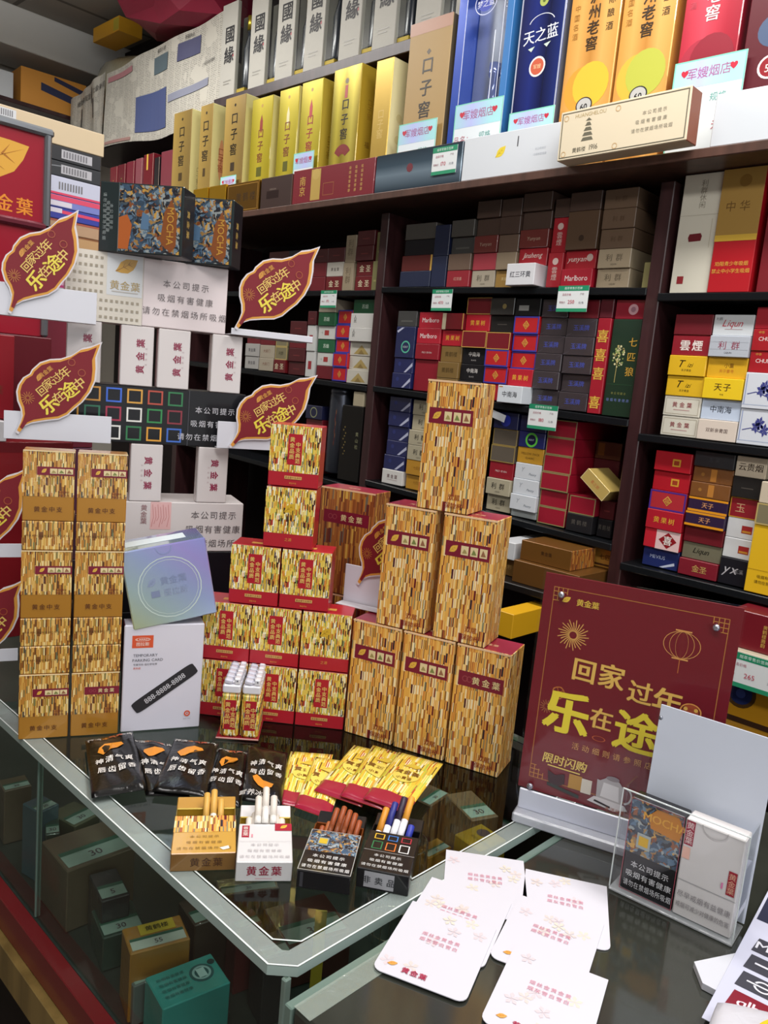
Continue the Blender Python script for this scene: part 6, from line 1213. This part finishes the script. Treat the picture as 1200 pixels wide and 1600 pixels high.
def studs2(P):
    P.rect(0, 0, 0.46, 1, '#d8d2c6', 'cream_half'); P.up(); P.rect(0.24, 0.4, 0.455, 1, '#d4d8dc', 'logo_panel'); P.up()
    st = paint('#8f8574', 0.35, 0.3)
    for i in range(14):
        for j in range(8):
            u = 0.02 + 0.0315 * i; v = 0.07 + 0.12 * j
            if (u > 0.225 and v > 0.38) or u > 0.445: continue
            a, b = u * P.w, v * P.h; P.add('studs', st, [(a - 0.0019, b - 0.0019), (a + 0.0019, b - 0.0019), (a + 0.0019, b + 0.0019), (a - 0.0019, b + 0.0019)], [[0, 1, 2, 3]])
    P.leaf(0.36, 0.83, 0.3, '#c8982e', '#8a5a1a', 0.45); P.text('黄金葉', 0.35, 0.55, 0.14, '#b0985e', bold=0.02, sp=1.05); P.rect(0.27, 0.45, 0.43, 0.465, '#b8b4ae'); warn(P, 0.73, 0.66, 0.12, '#6a6062', 1.75, sp=1.2); P.rect(0.46, 0, 0.462, 1, '#b0a4a4')
tbox('cigarette_carton', -0.078, 1.4792, 0.227, 0.07, 0.0965, 'white studded carton with gold leaf emblem on the tower', 'carton', GT, {'*': paint('#dcd0d2', 0.4, coat=0.3)}, studs2)
def mochac(P):
    P.rect(0.24, 0.02, 0.97, 0.98, M_MOCHA2, 'printed_picture'); P.up(); P.poly([(0.74, 0.2), (0.8, 0.1), (0.88, 0.06), (0.93, 0.15), (0.93, 0.6), (0.86, 0.8), (0.78, 0.62)], '#8a4e26', 'label_panel'); P.up(); P.text('MOCHA', 0.855, 0.42, 0.15, '#c8963e', rot=-PI / 2, bold=0.02)
    P.poly([(0.24, 0.05), (0.36, 0.05), (0.40, 0.4), (0.34, 0.55), (0.24, 0.5)], '#b8622e'); P.poly([(0.5, 0.35), (0.6, 0.35), (0.6, 0.55), (0.52, 0.6)], '#5a7a9a')
    for k, t in enumerate(WARN): P.text(t, 0.15 - 0.04 * k, 0.5, 0.06, '#9aa4a4', rot=-PI / 2, sp=1.3)
    P.rect(0.235, 0, 0.24, 1, '#7a8486')
def mochaside(P): P.text('黄金葉', 0.45, 0.5, 0.12, '#b89a52', rot=-PI / 2, bold=0.02, sp=1.2)
for sh_, bk_, lb in ((0.004, 0.0, 'dark picture-printed carton on top of the tower, front one'), (0.056, 0.062, 'dark picture-printed carton on top of the tower, rear one')):
    a_ = Y_W - 0.52; x, y = tw(-0.04, 0.0); x += sh_ * math.cos(a_) - bk_ * math.sin(a_); y += sh_ * math.sin(a_) + bk_ * math.cos(a_)
    o = carton('cigarette_carton', lb, 'carton', GT, x, y, 1.5762, a_, 0.121, 0.046, 0.093, {'*': BKP, 'f': paint('#222e30', 0.3, coat=0.4)})
    P = fpaint(o, 0.121, 0.046, 0.093); mochac(P); P.done(); Q = fpaint(o, 0.121, 0.046, 0.093, 'r'); mochaside(Q); Q.done()
# tray boards of the display and leaf cards
LEAFP = [(1.0, 0.0), (0.9201, 0.033), (0.8529, 0.0764), (0.7591, 0.0957), (0.6787, 0.1359), (0.617, 0.1915), (0.5462, 0.2283), (0.4625, 0.2337), (0.4258, 0.2234), (0.3679, 0.2392), (0.3002, 0.229), (0.2479, 0.2032), (0.1987, 0.1514), (0.1665, 0.0928), (0.1229, 0.0457), (0.0691, 0.0207), (0.0, 0.0), (0.0028, -0.0266), (0.0765, -0.0166), (0.1331, -0.0411), (0.2122, -0.101), (0.2943, -0.1698), (0.3665, -0.1981), (0.4438, -0.2018), (0.5269, -0.2111), (0.6319, -0.2014), (0.7357, -0.1668), (0.8163, -0.1089), (0.8815, -0.0479)]
def inset(pts, k, cx=0.45, cy=0.02): return [(cx + (x - cx) * k, cy + (y - cy) * k) for x, y in pts]
LLB = ['red leaf card at the upper left before the studded carton', 'red leaf card at the left before the black carton', 'red leaf card at the upper right of the display tower', 'red leaf card behind the topmost red gift box', 'red leaf card cut by the left edge, upper one', 'red leaf card cut by the left edge, lower one', 'red leaf card peeping from behind the tall boxes']
def leaf_card(i, o_, yaw, su, sz, L_, ang, w, h, shelf=0.0):
    T = empty('leaf_card', LLB[i], 'sign card', 'leaf-shaped sign cards on white holders', o_, (0, 0, R(yaw)))
    b = boxobj('holder_strip', w, 0.0012, h, paint('#d6d8e2', 0.4), T, (0, 0.002, 0), bev=0.0003)
    if shelf: boxobj('holder_shelf', w, abs(shelf), 0.0012, paint('#d0d0d6', 0.4), T, (0, (0.003 if shelf > 0 else -0.001) + shelf / 2, 0), bev=0.0003)
    ca, sa = math.cos(R(ang)), math.sin(R(ang))
    def tr(p, dy=0.0): return (su + (p[0] * ca - p[1] * sa) * L_, dy, sz + (p[0] * sa + p[1] * ca) * L_)
    def plate(nm, pts, y0, t, col):
        n = len(pts); vs = [tr(p, y0) for p in pts] + [tr(p, y0 + t) for p in pts]
        fs = [list(range(n)), list(range(n, 2 * n))[::-1]] + [[k, n + k, n + (k + 1) % n, (k + 1) % n] for k in range(n)]
        return link(nm, mesh(nm, vs, fs, [paint(col, 0.6)]), T)
    pts = LEAFP[::-1]
    plate('leaf_board', pts, -0.0016, 0.0014, '#dcd8de'); plate('gold_border', inset(pts, 0.955), -0.0019, 0.0003, '#d99a3e'); plate('red_face', inset(pts, 0.885), -0.0022, 0.0003, '#7c1020')
    U = Vector((ca, 0, sa)); V = Vector((-sa, 0, ca)); P = Painter.face(T, Vector((su, -0.0024, sz)), U, V, L_, L_, 0.0002)
    G_ = '#e6c468'; Y_ = '#ecd84a'
    for ch, u, v, s_, c_, bd in (('回', .385, .074, .08, G_, .03), ('家', .459, .076, .085, G_, .025), ('过', .535, .06, .085, G_, .025), ('年', .612, .045, .095, G_, .025), ('乐', .335, -.035, .14, Y_, .05), ('在', .432, -.049, .09, G_, .03), ('途', .525, -.07, .14, Y_, .03), ('中', .62, -.092, .10, G_, .03)):
        P.text(ch, u, v, s_, c_, rot=-0.14, bold=bd)
    P.text('黄金葉', .515, .148, .042, '#d8983e', rot=-0.14, bold=0.03); P.leaf(.45, .155, .055, '#d8983e', '#a8642a', 0.4)
    for k in range(14):
        a = k * 0.449; P.line([(0.27 + 0.012 * math.cos(a), 0.11 + 0.012 * math.sin(a)), (0.27 + 0.05 * math.cos(a), 0.11 + 0.05 * math.sin(a))], 0.0006, '#c8843c', 'firework_print')
    P.ring(.70, -.05, .03, .006, '#a8502e'); P.ring(.71, .06, .03, .006, '#a8502e', n=8); P.done()
for i, c_ in enumerate([
((-1.111, 0.4662, 1.4728), 68.0, -0.0462, 0.0038, 0.1674, 59.63, 0.13, 0.0427),
((-1.1035, 0.485, 1.3083), 68.0, -0.0549, 0.0095, 0.1712, 50.66, 0.139, 0.0382),
((-1.0111, 0.7749, 1.4808), 68.0, -0.0608, 0.0098, 0.186, 47.43, 0.1294, 0.0094),
((-1.0142, 0.746, 1.3083), 68.0, -0.0329, 0.0037, 0.1801, 41.61, 0.1016, 0.0409),
((-1.1461, 0.3929, 1.1402), 68.0, -0.0454, -0.0117, 0.1784, 52.17, 0.1135, 0.0196),
((-1.1466, 0.3916, 0.987), 68.0, -0.0478, -0.0145, 0.1751, 51.02, 0.1111, 0.0186)]): leaf_card(i, *c_, shelf=[0.028, 0.028, 0.075, 0.013, 0.028, 0.028][i])
leaf_card(6, (A_T[0] - 0.012 * math.cos(Y_T) - 0.0605 * math.sin(Y_T), A_T[1] - 0.012 * math.sin(Y_T) + 0.0605 * math.cos(Y_T), 1.1142), 18.2, -0.019, 0.03, 0.165, 52, 0.08, 0.055, -0.02)

# ------------------------------------------------------------------ far left: framed sign, stacked cartons, red boxes
FX = -1.62
def xbox(name, y0, z0, w, d, h, label, cat, grp, mats, pf=None, x=FX):
    "box whose front faces +X"
    o = carton(name, label, cat, grp, x, y0, z0, R(90), w, d, h, mats)
    if pf: P = fpaint(o, w, d, h); pf(P); P.done()
    return o
GS = 'flat cartons stacked behind the framed sign'
Z = 0.9505
BAR = lambda P, u, v, w=0.13, h=0.42: [P.rect(u + w * k / 9, v - h / 2, u + w * (k + 0.55) / 9, v + h / 2, '#77777c', 'barcode') for k in range(9)]
BARB = lambda P, u, v: (P.rect(u - 0.01, v - 0.3, u + 0.15, v + 0.3, '#b4b4ba', 'barcode_label'), P.up(), BAR(P, u, v))
stack = [(0.10, '#4a2a3c', 'dark plum carton at the foot of the flat stack', None), (0.14, '#5a2e44', 'plum carton above the foot of the flat stack', None), (0.15, '#6a2434', 'wine red carton in the lower flat stack', None), (0.15, '#7a2a3a', 'wine red carton under the pink carton', None),
         (0.033, '#d4a8c0', 'white and pink carton with barcode in the flat stack', lambda P: (P.rect(0, 0.55, 1, 0.75, '#b8407a'), BARB(P, 0.75, 0.3))), (0.064, '#c9a63a', 'mustard carton in the flat stack', lambda P: P.rect(0, 0.06, 1, 0.12, '#a88830')),
         (0.026, '#c09a6e', 'tan carton in the flat stack, just above mustard', lambda P: P.rect(0, 0.9, 1, 1, '#8a5a3a')), (0.026, '#b8987a', 'tan carton with faint print in the flat stack', lambda P: (P.rect(0, 0.85, 1, 1, '#a85a4a'), P.rect(0.5, 0.3, 0.7, 0.7, '#c8b4a4'))),
         (0.022, '#3a44a0', 'blue carton with pink band in the flat stack', lambda P: (P.poly([(0.4, 0.7), (0.75, 0.55), (1, 0.5), (1, 0.75), (0.75, 0.85), (0.4, 0.95)], '#d84a6a'), P.rect(0.7, 0.55, 0.8, 0.95, '#d8d4e0'))), (0.024, '#7a84c8', 'lilac blue carton with pink stripe in the flat stack', lambda P: (P.rect(0, 0.55, 1, 0.95, '#d8506e'), P.rect(0.72, 0.1, 0.85, 0.5, '#d8d4e0'))),
         (0.034, '#c4c8dc', 'white and blue patterned carton in the flat stack', lambda P: (P.rect(0, 0.0, 1, 0.12, '#d84a6a'), P.poly([(0.3, 0.3), (0.5, 0.8), (0.66, 0.3)], '#8a90d0'), BAR(P, 0.78, 0.5))), (0.028, '#33363a', 'charcoal carton with barcode label, lower of two', lambda P: (P.line([(0.3, 0.6), (0.6, 0.4), (0.8, 0.7)], 0.002, '#7a7e84'), BARB(P, 0.8, 0.5))), (0.028, '#2e3034', 'charcoal carton with flower emblem, upper of two', lambda P: (P.disc(0.6, 0.6, 0.25, '#b8b8b8', n=5), BARB(P, 0.8, 0.5))),
         (0.044, '#d2bf9e', 'long cream carton with two barcodes, top of flat stack', lambda P: (P.rect(0.50, 0.10, 0.60, 0.45, '#d0d4d8', 'barcode_label'), P.rect(0.50, 0.55, 0.60, 0.9, '#d0d4d8', 'barcode_label'), P.up(), BAR(P, 0.51, 0.27, 0.08, 0.25), BAR(P, 0.51, 0.72, 0.08, 0.25)))]
tot = sum(s[0] for s in stack); Z = 1.867 - tot
zb = 0.9505; 
if Z - zb > 0.001: xbox('plum_carton', 0.36, zb, 0.43, 0.12, Z - zb - 0.0008, 'dark carton carrying the flat stack', 'carton', GS, paint('#2e1e28', 0.4))
for k, (h, col, lb, pf) in enumerate(stack):
    xbox('flat_carton', 0.36 if k == len(stack) - 1 else 0.40, Z, 0.43 if k == len(stack) - 1 else 0.385, 0.1, h - 0.0008, lb, 'carton', GS, paint(col, 0.4, coat=0.3), pf); Z += h
# framed sign
T = empty('framed_sign', 'red sign with gold leaf in a silver frame', 'sign', None, (-1.5, 0.36, 1.455))
sg = boxobj('red_panel', 0.36, 0.008, 0.35, paint('#96182c', 0.3, coat=0.4), T, (0, 0.085, 0), (0, 0, R(90)))
P = fpaint(sg, 0.36, 0.008, 0.35); P.leaf(0.77, 0.83, 0.28, '#d8a23c', '#a86a20', 0.35); P.text('黄金葉', 0.80, 0.63, 0.085, '#e08a2a', bold=0.03, sp=1.15); P.done()
SIL = foil('#9aa0a8', 0.3)
boxobj('frame_rail', 0.38, 0.02, 0.014, SIL, T, (0.002, 0.085, 0.345), (0, 0, R(90)), bev=0.004); boxobj('frame_rail', 0.38, 0.02, 0.014, paint('#6e2a38', 0.3, 0.4), T, (0.002, 0.085, 0.185), (0, 0, R(90)), bev=0.004)
boxobj('frame_stile', 0.012, 0.02, 0.35, SIL, T, (0.002, 0.265, 0), (0, 0, R(90)), bev=0.004); boxobj('frame_stile', 0.012, 0.02, 0.35, SIL, T, (0.002, -0.095, 0), (0, 0, R(90)), bev=0.004)
xbox('sign_support_carton', 0.255, 0.9505, 0.37, 0.09, 0.503, 'tall dark red carton carrying the framed sign', 'carton', None, paint('#5e1420', 0.4), None, -1.46)
xbox('red_gift_carton', 0.25, 1.315, 0.272, 0.06, 0.135, 'plain red carton at the left edge, behind the leaf cards', 'carton', None, paint('#8e1a26', 0.4, coat=0.3), lambda P: P.text('黄金葉', 0.85, 0.35, 0.12, '#7a3a2e'), -1.36)
xbox('red_gift_carton', 0.25, 0.9505, 0.36, 0.05, 0.33, 'large red carton behind the gold stacks', 'carton', None, paint('#86151f', 0.4, coat=0.3), lambda P: P.rect(0, 0.95, 1, 1, '#6a101a'), -1.33)
xbox('white_carton', 0.25, 1.2812, 0.25, 0.05, 0.033, 'white flat carton between the two red cartons', 'carton', None, paint('#d0d0d4', 0.4), None, -1.33)

# ------------------------------------------------------------------ poster stand
A_P, Y_P = Vector((-0.459, 0.741, 0.9503)), R(18.9)
T = empty('poster_stand', 'red new year poster in a clear acrylic stand', 'poster', None, A_P, (0, 0, Y_P))
PW, PH = 0.204, 0.252
boxobj('acrylic_foot', 0.215, 0.055, 0.012, frosted('foot', '#d8dce8', 0.55), T, (0.106, 0.02, 0), bev=0.002)
boxobj('white_strip', 0.205, 0.003, 0.024, paint('#d0d4e4', 0.25, coat=0.5), T, (0.103, 0.008, 0.0122))
Tp = boxobj('poster_sheet', PW, 0.002, PH, paint('#74101f', 0.3, coat=0.2), T, (PW / 2 - 0.003, 0.012, 0.036), (R(-2), 0, 0), bev=0.0003)
boxobj('acrylic_sheet', PW + 0.004, 0.002, PH + 0.018, PLASTIC, T, (PW / 2 - 0.003, 0.0085, 0.0205), (R(-2), 0, 0), bev=0.0003)
P = fpaint(Tp, PW, 0.002, PH); GD, YL = '#e6b95c', '#ecd63c'
P.frame(0.055, 0.06, 0.945, 0.945, 0.0008, '#b87a3a')
for u, v, sx, sy in ((0.055, 0.945, 1, -1), (0.945, 0.945, -1, -1), (0.055, 0.06, 1, 1)):
    for k in range(3): P.line([(u, v + sy * 0.02 * (k + 1)), (u + sx * (0.075 - 0.02 * k), v + sy * 0.02 * (k + 1))], 0.0008, '#c88a40'); P.line([(u + sx * 0.025 * (k + 1), v), (u + sx * 0.025 * (k + 1), v + sy * (0.06 - 0.015 * k))], 0.0008, '#c88a40')
P.leaf(0.13, 0.895, 0.036, '#ecc44a', '#b8862c', 0.5); P.text('黄金葉', 0.245, 0.893, 0.033, '#e8c04e', bold=0.04)
for k in range(26):
    a = k * 2 * PI / 26; r1 = 0.085 if k % 2 else 0.07; pts = [(0.19 + r * math.cos(a + (r * 3)) , 0.745 + r * math.sin(a + (r * 3)) * PW / PH) for r in (0.02, 0.045, r1)]
    P.line(pts, 0.0010, '#dca45a', 'firework_print')
for k in range(14):
    a = k * 2 * PI / 14; P.line([(0.10 + 0.012 * math.cos(a), 0.40 + 0.01 * math.sin(a)), (0.10 + 0.036 * math.cos(a), 0.40 + 0.03 * math.sin(a))], 0.0006, '#b87a4a', 'firework_print')
for k in range(-3, 4): P.ring(0.74, 0.80, 0.058, 0.0022, '#e0a05a', 'lantern_print', sx=max(0.04, 1.28 * abs(k) / 3)) if k >= 0 else None
P.rect(0.70, 0.857, 0.78, 0.863, '#e0a05a', 'lantern_print'); P.rect(0.70, 0.737, 0.78, 0.743, '#e0a05a', 'lantern_print'); P.line([(0.74, 0.74), (0.74, 0.68)], 0.0008, '#c8743a', 'lantern_print')
for ch, u, v, s_, c_, bd in (('回', .275, .600, .108, GD, .05), ('家', .42, .600, .115, GD, .04), ('过', .575, .560, .105, GD, .04), ('年', .715, .545, .125, GD, .04), ('乐', .215, .395, .205, YL, .07), ('在', .40, .405, .10, GD, .04), ('途', .585, .385, .19, YL, .05), ('中', .79, .38, .13, YL, .05)):
    P.text(ch, u, v, s_, c_, 'calligraphy', bold=bd, rot=-0.03)
P.ring(0.155, 0.475, 0.028, 0.004, '#c8743a'); 
for k in range(5): P.ring(0.155 + 0.022 * math.cos(k * 1.257), 0.475 + 0.018 * math.sin(k * 1.257), 0.012, 0.002, '#c8743a')
P.ring(0.40, 0.315, 0.012, 0.002, '#c8643a', sx=2.4); P.disc(0.83, 0.53, 0.032, '#a84a2a'); P.up(); P.ring(0.83, 0.53, 0.036, 0.005, '#d8944a', sx=1.2); P.disc(0.805, 0.54, 0.008, '#e0b050'); P.disc(0.855, 0.54, 0.008, '#e0b050'); P.rect(0.79, 0.505, 0.87, 0.513, '#e0b050'); P.layer -= 1
P.poly([(0.775, 0.49), (0.83, 0.48), (0.84, 0.43), (0.785, 0.43)], '#9a2a1e', 'red_card_print')
P.text('活动细则请参照店内海报', 0.56, 0.255, 0.033, '#d8a060', sp=1.35); P.text('限时闪购', 0.24, 0.17, 0.05, '#e8c86a', 'calligraphy', bold=0.03, shear=0.12); P.line([(0.15, 0.138), (0.33, 0.134)], 0.0014, '#e8c86a')
P.poly([(0.155, 0.115), (0.2, 0.1), (0.25, 0.115), (0.255, 0.07), (0.21, 0.045), (0.165, 0.065)], '#3a2028', 'face_mask_print'); P.poly([(0.16, 0.045), (0.34, 0.022), (0.34, 0.038), (0.16, 0.06)], '#2e3432', 'plate_print'); P.rect(0.275, 0.06, 0.345, 0.125, '#b98a3e', 'gift_print'); P.rect(0.345, 0.055, 0.40, 0.12, '#d8d0c4', 'gift_print')
P.up(); P.poly([(0.43, 0.055), (0.57, 0.045), (0.56, 0.13), (0.54, 0.148), (0.47, 0.152), (0.44, 0.135), (0.425, 0.138)], '#b4b0b4', 'kettle_print'); P.poly([(0.45, 0.065), (0.55, 0.058), (0.54, 0.125), (0.46, 0.13)], '#dcdade', 'kettle_glass_print'); P.ring(0.575, 0.095, 0.04, 0.009, '#d8d4d8', 'kettle_print', a0=-1.5, a1=1.6, sx=0.8); P.disc(0.505, 0.155, 0.011, '#8a8288', 'kettle_print', sx=2.6); P.poly([(0.385, 0.03), (0.53, 0.012), (0.60, 0.03), (0.58, 0.05), (0.42, 0.058)], '#d8d4d8', 'kettle_print'); P.up(); P.poly([(0.42, 0.036), (0.51, 0.022), (0.51, 0.03), (0.425, 0.044)], '#2a2428', 'kettle_print')
P.text('本活动最终解释权归本店所有', 0.45, 0.03 - 0.035 + 0.01, 0.018, '#a85a3a') if False else P.text('本活动最终解释权归本店所有', 0.66, 0.018, 0.02, '#a85a3a', sp=1.1)
P.done()
for u, v in ((0.018, PH + 0.015), (PW - 0.026, PH + 0.012), (0.012, 0.042)): latheobj('screw_cap', [(0.0035, 0), (0.0035, 0.002), (0.0015, 0.003)], foil('#b8b8c4'), T, (u, 0.0068 - (PH * 0.035 * 0 if v < 0.1 else -0.008), v), (R(90), 0, 0), 14)

# ------------------------------------------------------------------ clear holder with blank card and two packs
A_H, Y_H = (-0.3221, 0.7116, 0.9503), R(6.1)
T = empty('acrylic_holder', 'clear acrylic holder with a blank white backing card', 'holder', None, A_H, (0, 0, Y_H))
HW, HD, HH, w_ = 0.119, 0.034, 0.106, 0.0018
boxobj('floor_plate', HW, HD + 0.004, 0.003, frosted('holder_floor', '#c8ccd0', 0.5), T, (HW / 2, HD / 2, 0)); boxobj('front_plate', HW, w_, HH, PLASTIC, T, (HW / 2, w_ / 2, 0.0032), bev=0.0004)
for x in (w_ / 2, HW - w_ / 2): boxobj('side_plate', w_, HD - w_, HH, PLASTIC, T, (x, HD / 2 + w_ / 2, 0.0032), bev=0.0004)
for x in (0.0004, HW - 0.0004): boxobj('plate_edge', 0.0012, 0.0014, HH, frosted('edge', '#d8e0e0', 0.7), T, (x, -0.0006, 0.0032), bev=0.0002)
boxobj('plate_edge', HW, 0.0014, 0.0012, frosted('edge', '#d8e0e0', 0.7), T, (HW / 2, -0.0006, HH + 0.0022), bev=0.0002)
boxobj('back_plate', HW - 0.006, 0.0016, 0.188, PLASTIC, T, (HW / 2 + 0.004, HD + 0.002, 0.0032), (R(-3), 0, 0), bev=0.0004)
boxobj('blank_card', HW - 0.010, 0.0012, 0.182, paint('#cdd4e2', 0.5, coat=0.3, var=0.04), T, (HW / 2 + 0.006, HD - 0.0005, 0.006), (R(-3), 0, 0), bev=0.0003)
latheobj('screw_cap', [(0.002, 0), (0.002, 0.0015)], foil('#8a8e98'), T, (0.018, HD - 0.0095, 0.181), (R(90), 0, 0), 12)
def hp(u, off, z, w, d, h, label, mats, pf):
    x = A_H[0] + u * math.cos(Y_H) - off * math.sin(Y_H); y = A_H[1] + u * math.sin(Y_H) + off * math.cos(Y_H)
    o = carton('cigarette_pack', label, 'cigarette pack', 'packs in the clear holder', x, y, z, Y_H, w, d, h, mats); P = fpaint(o, w, d, h); pf(P); P.done()
def mpack(P):
    P.rect(0, 0.42, 1, 1, M_MOCHA2, 'printed_picture'); P.up(); P.poly([(0.42, 0.75), (0.95, 0.72), (1, 0.86), (0.9, 0.97), (0.5, 0.97), (0.36, 0.88)], '#c07a22', 'label_panel'); P.up(); P.text('MOCHA', 0.67, 0.86, 0.12, '#e0a43a', bold=0.03); P.rect(0.2, 0.5, 0.46, 0.66, '#a8b0b0', 'printed_picture'); P.up(); P.rect(0.24, 0.53, 0.42, 0.63, '#d8ac28'); warn(P, 0.52, 0.31, 0.075, '#d8d8dc', 1.45, sp=1.05); P.frame(0, 0, 1, 1, 0.0006, '#a84a5a')
hp(0.008, 0.006, 0.9536, 0.052, 0.02, 0.097, 'dark picture-printed pack in the clear holder', BK, mpack)
def wpack(P):
    P.rect(0.02, 0.74, 0.17, 0.99, '#9e1c38', 'label_panel'); P.up(); P.text('黄金葉', 0.095, 0.865, 0.075, '#e8c8c8', vert=True, bold=0.02); P.rect(0.02, 0.6, 0.15, 0.72, '#e8b8a8', 'seal_print'); P.rect(0, 0.375, 1, 0.38, '#8a8a8e'); P.rect(0.82, 0.42, 0.96, 0.66, '#9e1c30', 'label_panel'); P.up(); P.text('黄金葉', 0.89, 0.54, 0.07, '#e0a890', vert=True, bold=0.02); P.rect(0.73, 0.46, 0.76, 0.52, '#d878a8')
    P.text('尽早戒烟有益健康', 0.5, 0.24, 0.07, '#8a8488', sp=1.05); P.text('戒烟可减少对健康的危害', 0.5, 0.13, 0.062, '#8a8488', sp=1.02); P.ring(0.5, 1.0, 0.1, 0.008, '#b8b4b4', a0=PI, a1=2 * PI, sx=1.2)
hp(0.0615, 0.0035, 0.9536, 0.0535, 0.0225, 0.0985, 'white pack with red seals in the clear holder', paint('#d6d2d2', 0.4, coat=0.3), wpack)

# ------------------------------------------------------------------ leaflets and crumpled wrapper at the lower right
def sheetbox(name, pts, z, t, mat, label, cat, grp=None):
    c = Vector((sum(p[0] for p in pts) / len(pts), sum(p[1] for p in pts) / len(pts))); vs, fs = slab([(p[0] - c.x, p[1] - c.y) for p in pts], t)
    o = link(name, mesh(name, vs, fs, [mat])); o.location = (c.x, c.y, z); return tag(o, label, cat, grp), c
o, c = sheetbox('paper_stack', [(-0.216, 0.668), (-0.200, 0.648), (-0.05, 0.66), (-0.02, 0.74), (-0.07, 0.80), (-0.19, 0.722)], 0.9503, 0.0058, paint('#c9cbd4', 0.5), 'thick stack of white paper under the leaflet', 'paper')
lw, lh, lyaw = 0.13, 0.27, R(6.7)
lo = link('leaflet', boxmesh('leaflet', lw, lh, 0.0008, paint('#c4c6da', 0.4), 0.0002)); lo.location = (-0.184 + lw / 2 * math.cos(lyaw) - lh / 2 * math.sin(lyaw), 0.608 + lw / 2 * math.sin(lyaw) + lh / 2 * math.cos(lyaw), 0.9563); lo.rotation_euler = (0, 0, lyaw); tag(lo, 'white leaflet with dark arrow and key symbols', 'leaflet')
P = fpaint(lo, lw, lh, 0.0008, 't'); DK = '#3e3e48'
P.rect(0.02, 0.62, 1, 1, '#2a2e44', 'dark_header'); P.up(); P.rect(0.13, 0.66, 0.9, 1, '#8e90a4', 'header_window'); P.layer -= 1
def key(v, col=DK): P.poly([(0.075, v - 0.042), (0.34, v - 0.042), (0.38, v - 0.02), (0.38, v + 0.03), (0.34, v + 0.042), (0.09, v + 0.042)], col, 'key_symbol')
for v, col in ((0.47, DK), (0.365, DK), (0.26, DK), (0.15, '#7e1428')): key(v, col)
P.up(); P.text('MU', 0.175, 0.47, 0.062, '#d8d8e2', bold=0.02); P.line([(0.13, 0.365), (0.32, 0.365)], 0.0026, '#d8d8e2'); P.poly([(0.29, 0.348), (0.35, 0.365), (0.29, 0.382)], '#d8d8e2'); P.ring(0.23, 0.26, 0.028, 0.007, '#d8d8e2', a0=0.3, a1=2.8); P.ring(0.23, 0.26, 0.028, 0.007, '#d8d8e2', a0=3.4, a1=5.9); P.line([(0.13, 0.26), (0.33, 0.26)], 0.002, '#d8d8e2'); P.text('qlb', 0.2, 0.145, 0.062, '#e4d0d8', bold=0.02); P.done()
wr = crumple('paper_bag', 0.12, 0.14, 0.022, paint('#c9c8d0', 0.35, coat=0.4, bump=0.25, bscale=40), 31, (-0.108, 0.583, 0.9573), 'crumpled white paper bag with yellow curve, bottom right corner', 'bag', (0, 0, 0.4), 0.10, 4)
vs = []; n_ = 16
for k in range(n_ + 1):
    a = 1.75 + 1.2 * k / n_
    for rr in (0.030, 0.038): vs.append((0.010 + rr * math.cos(a), 0.018 + rr * math.sin(a), 0.0215))
link('yellow_curve', mesh('yellow_curve', vs, [[2 * k, 2 * k + 1, 2 * k + 3, 2 * k + 2] for k in range(n_)], [paint('#e0b820', 0.4)]), wr)
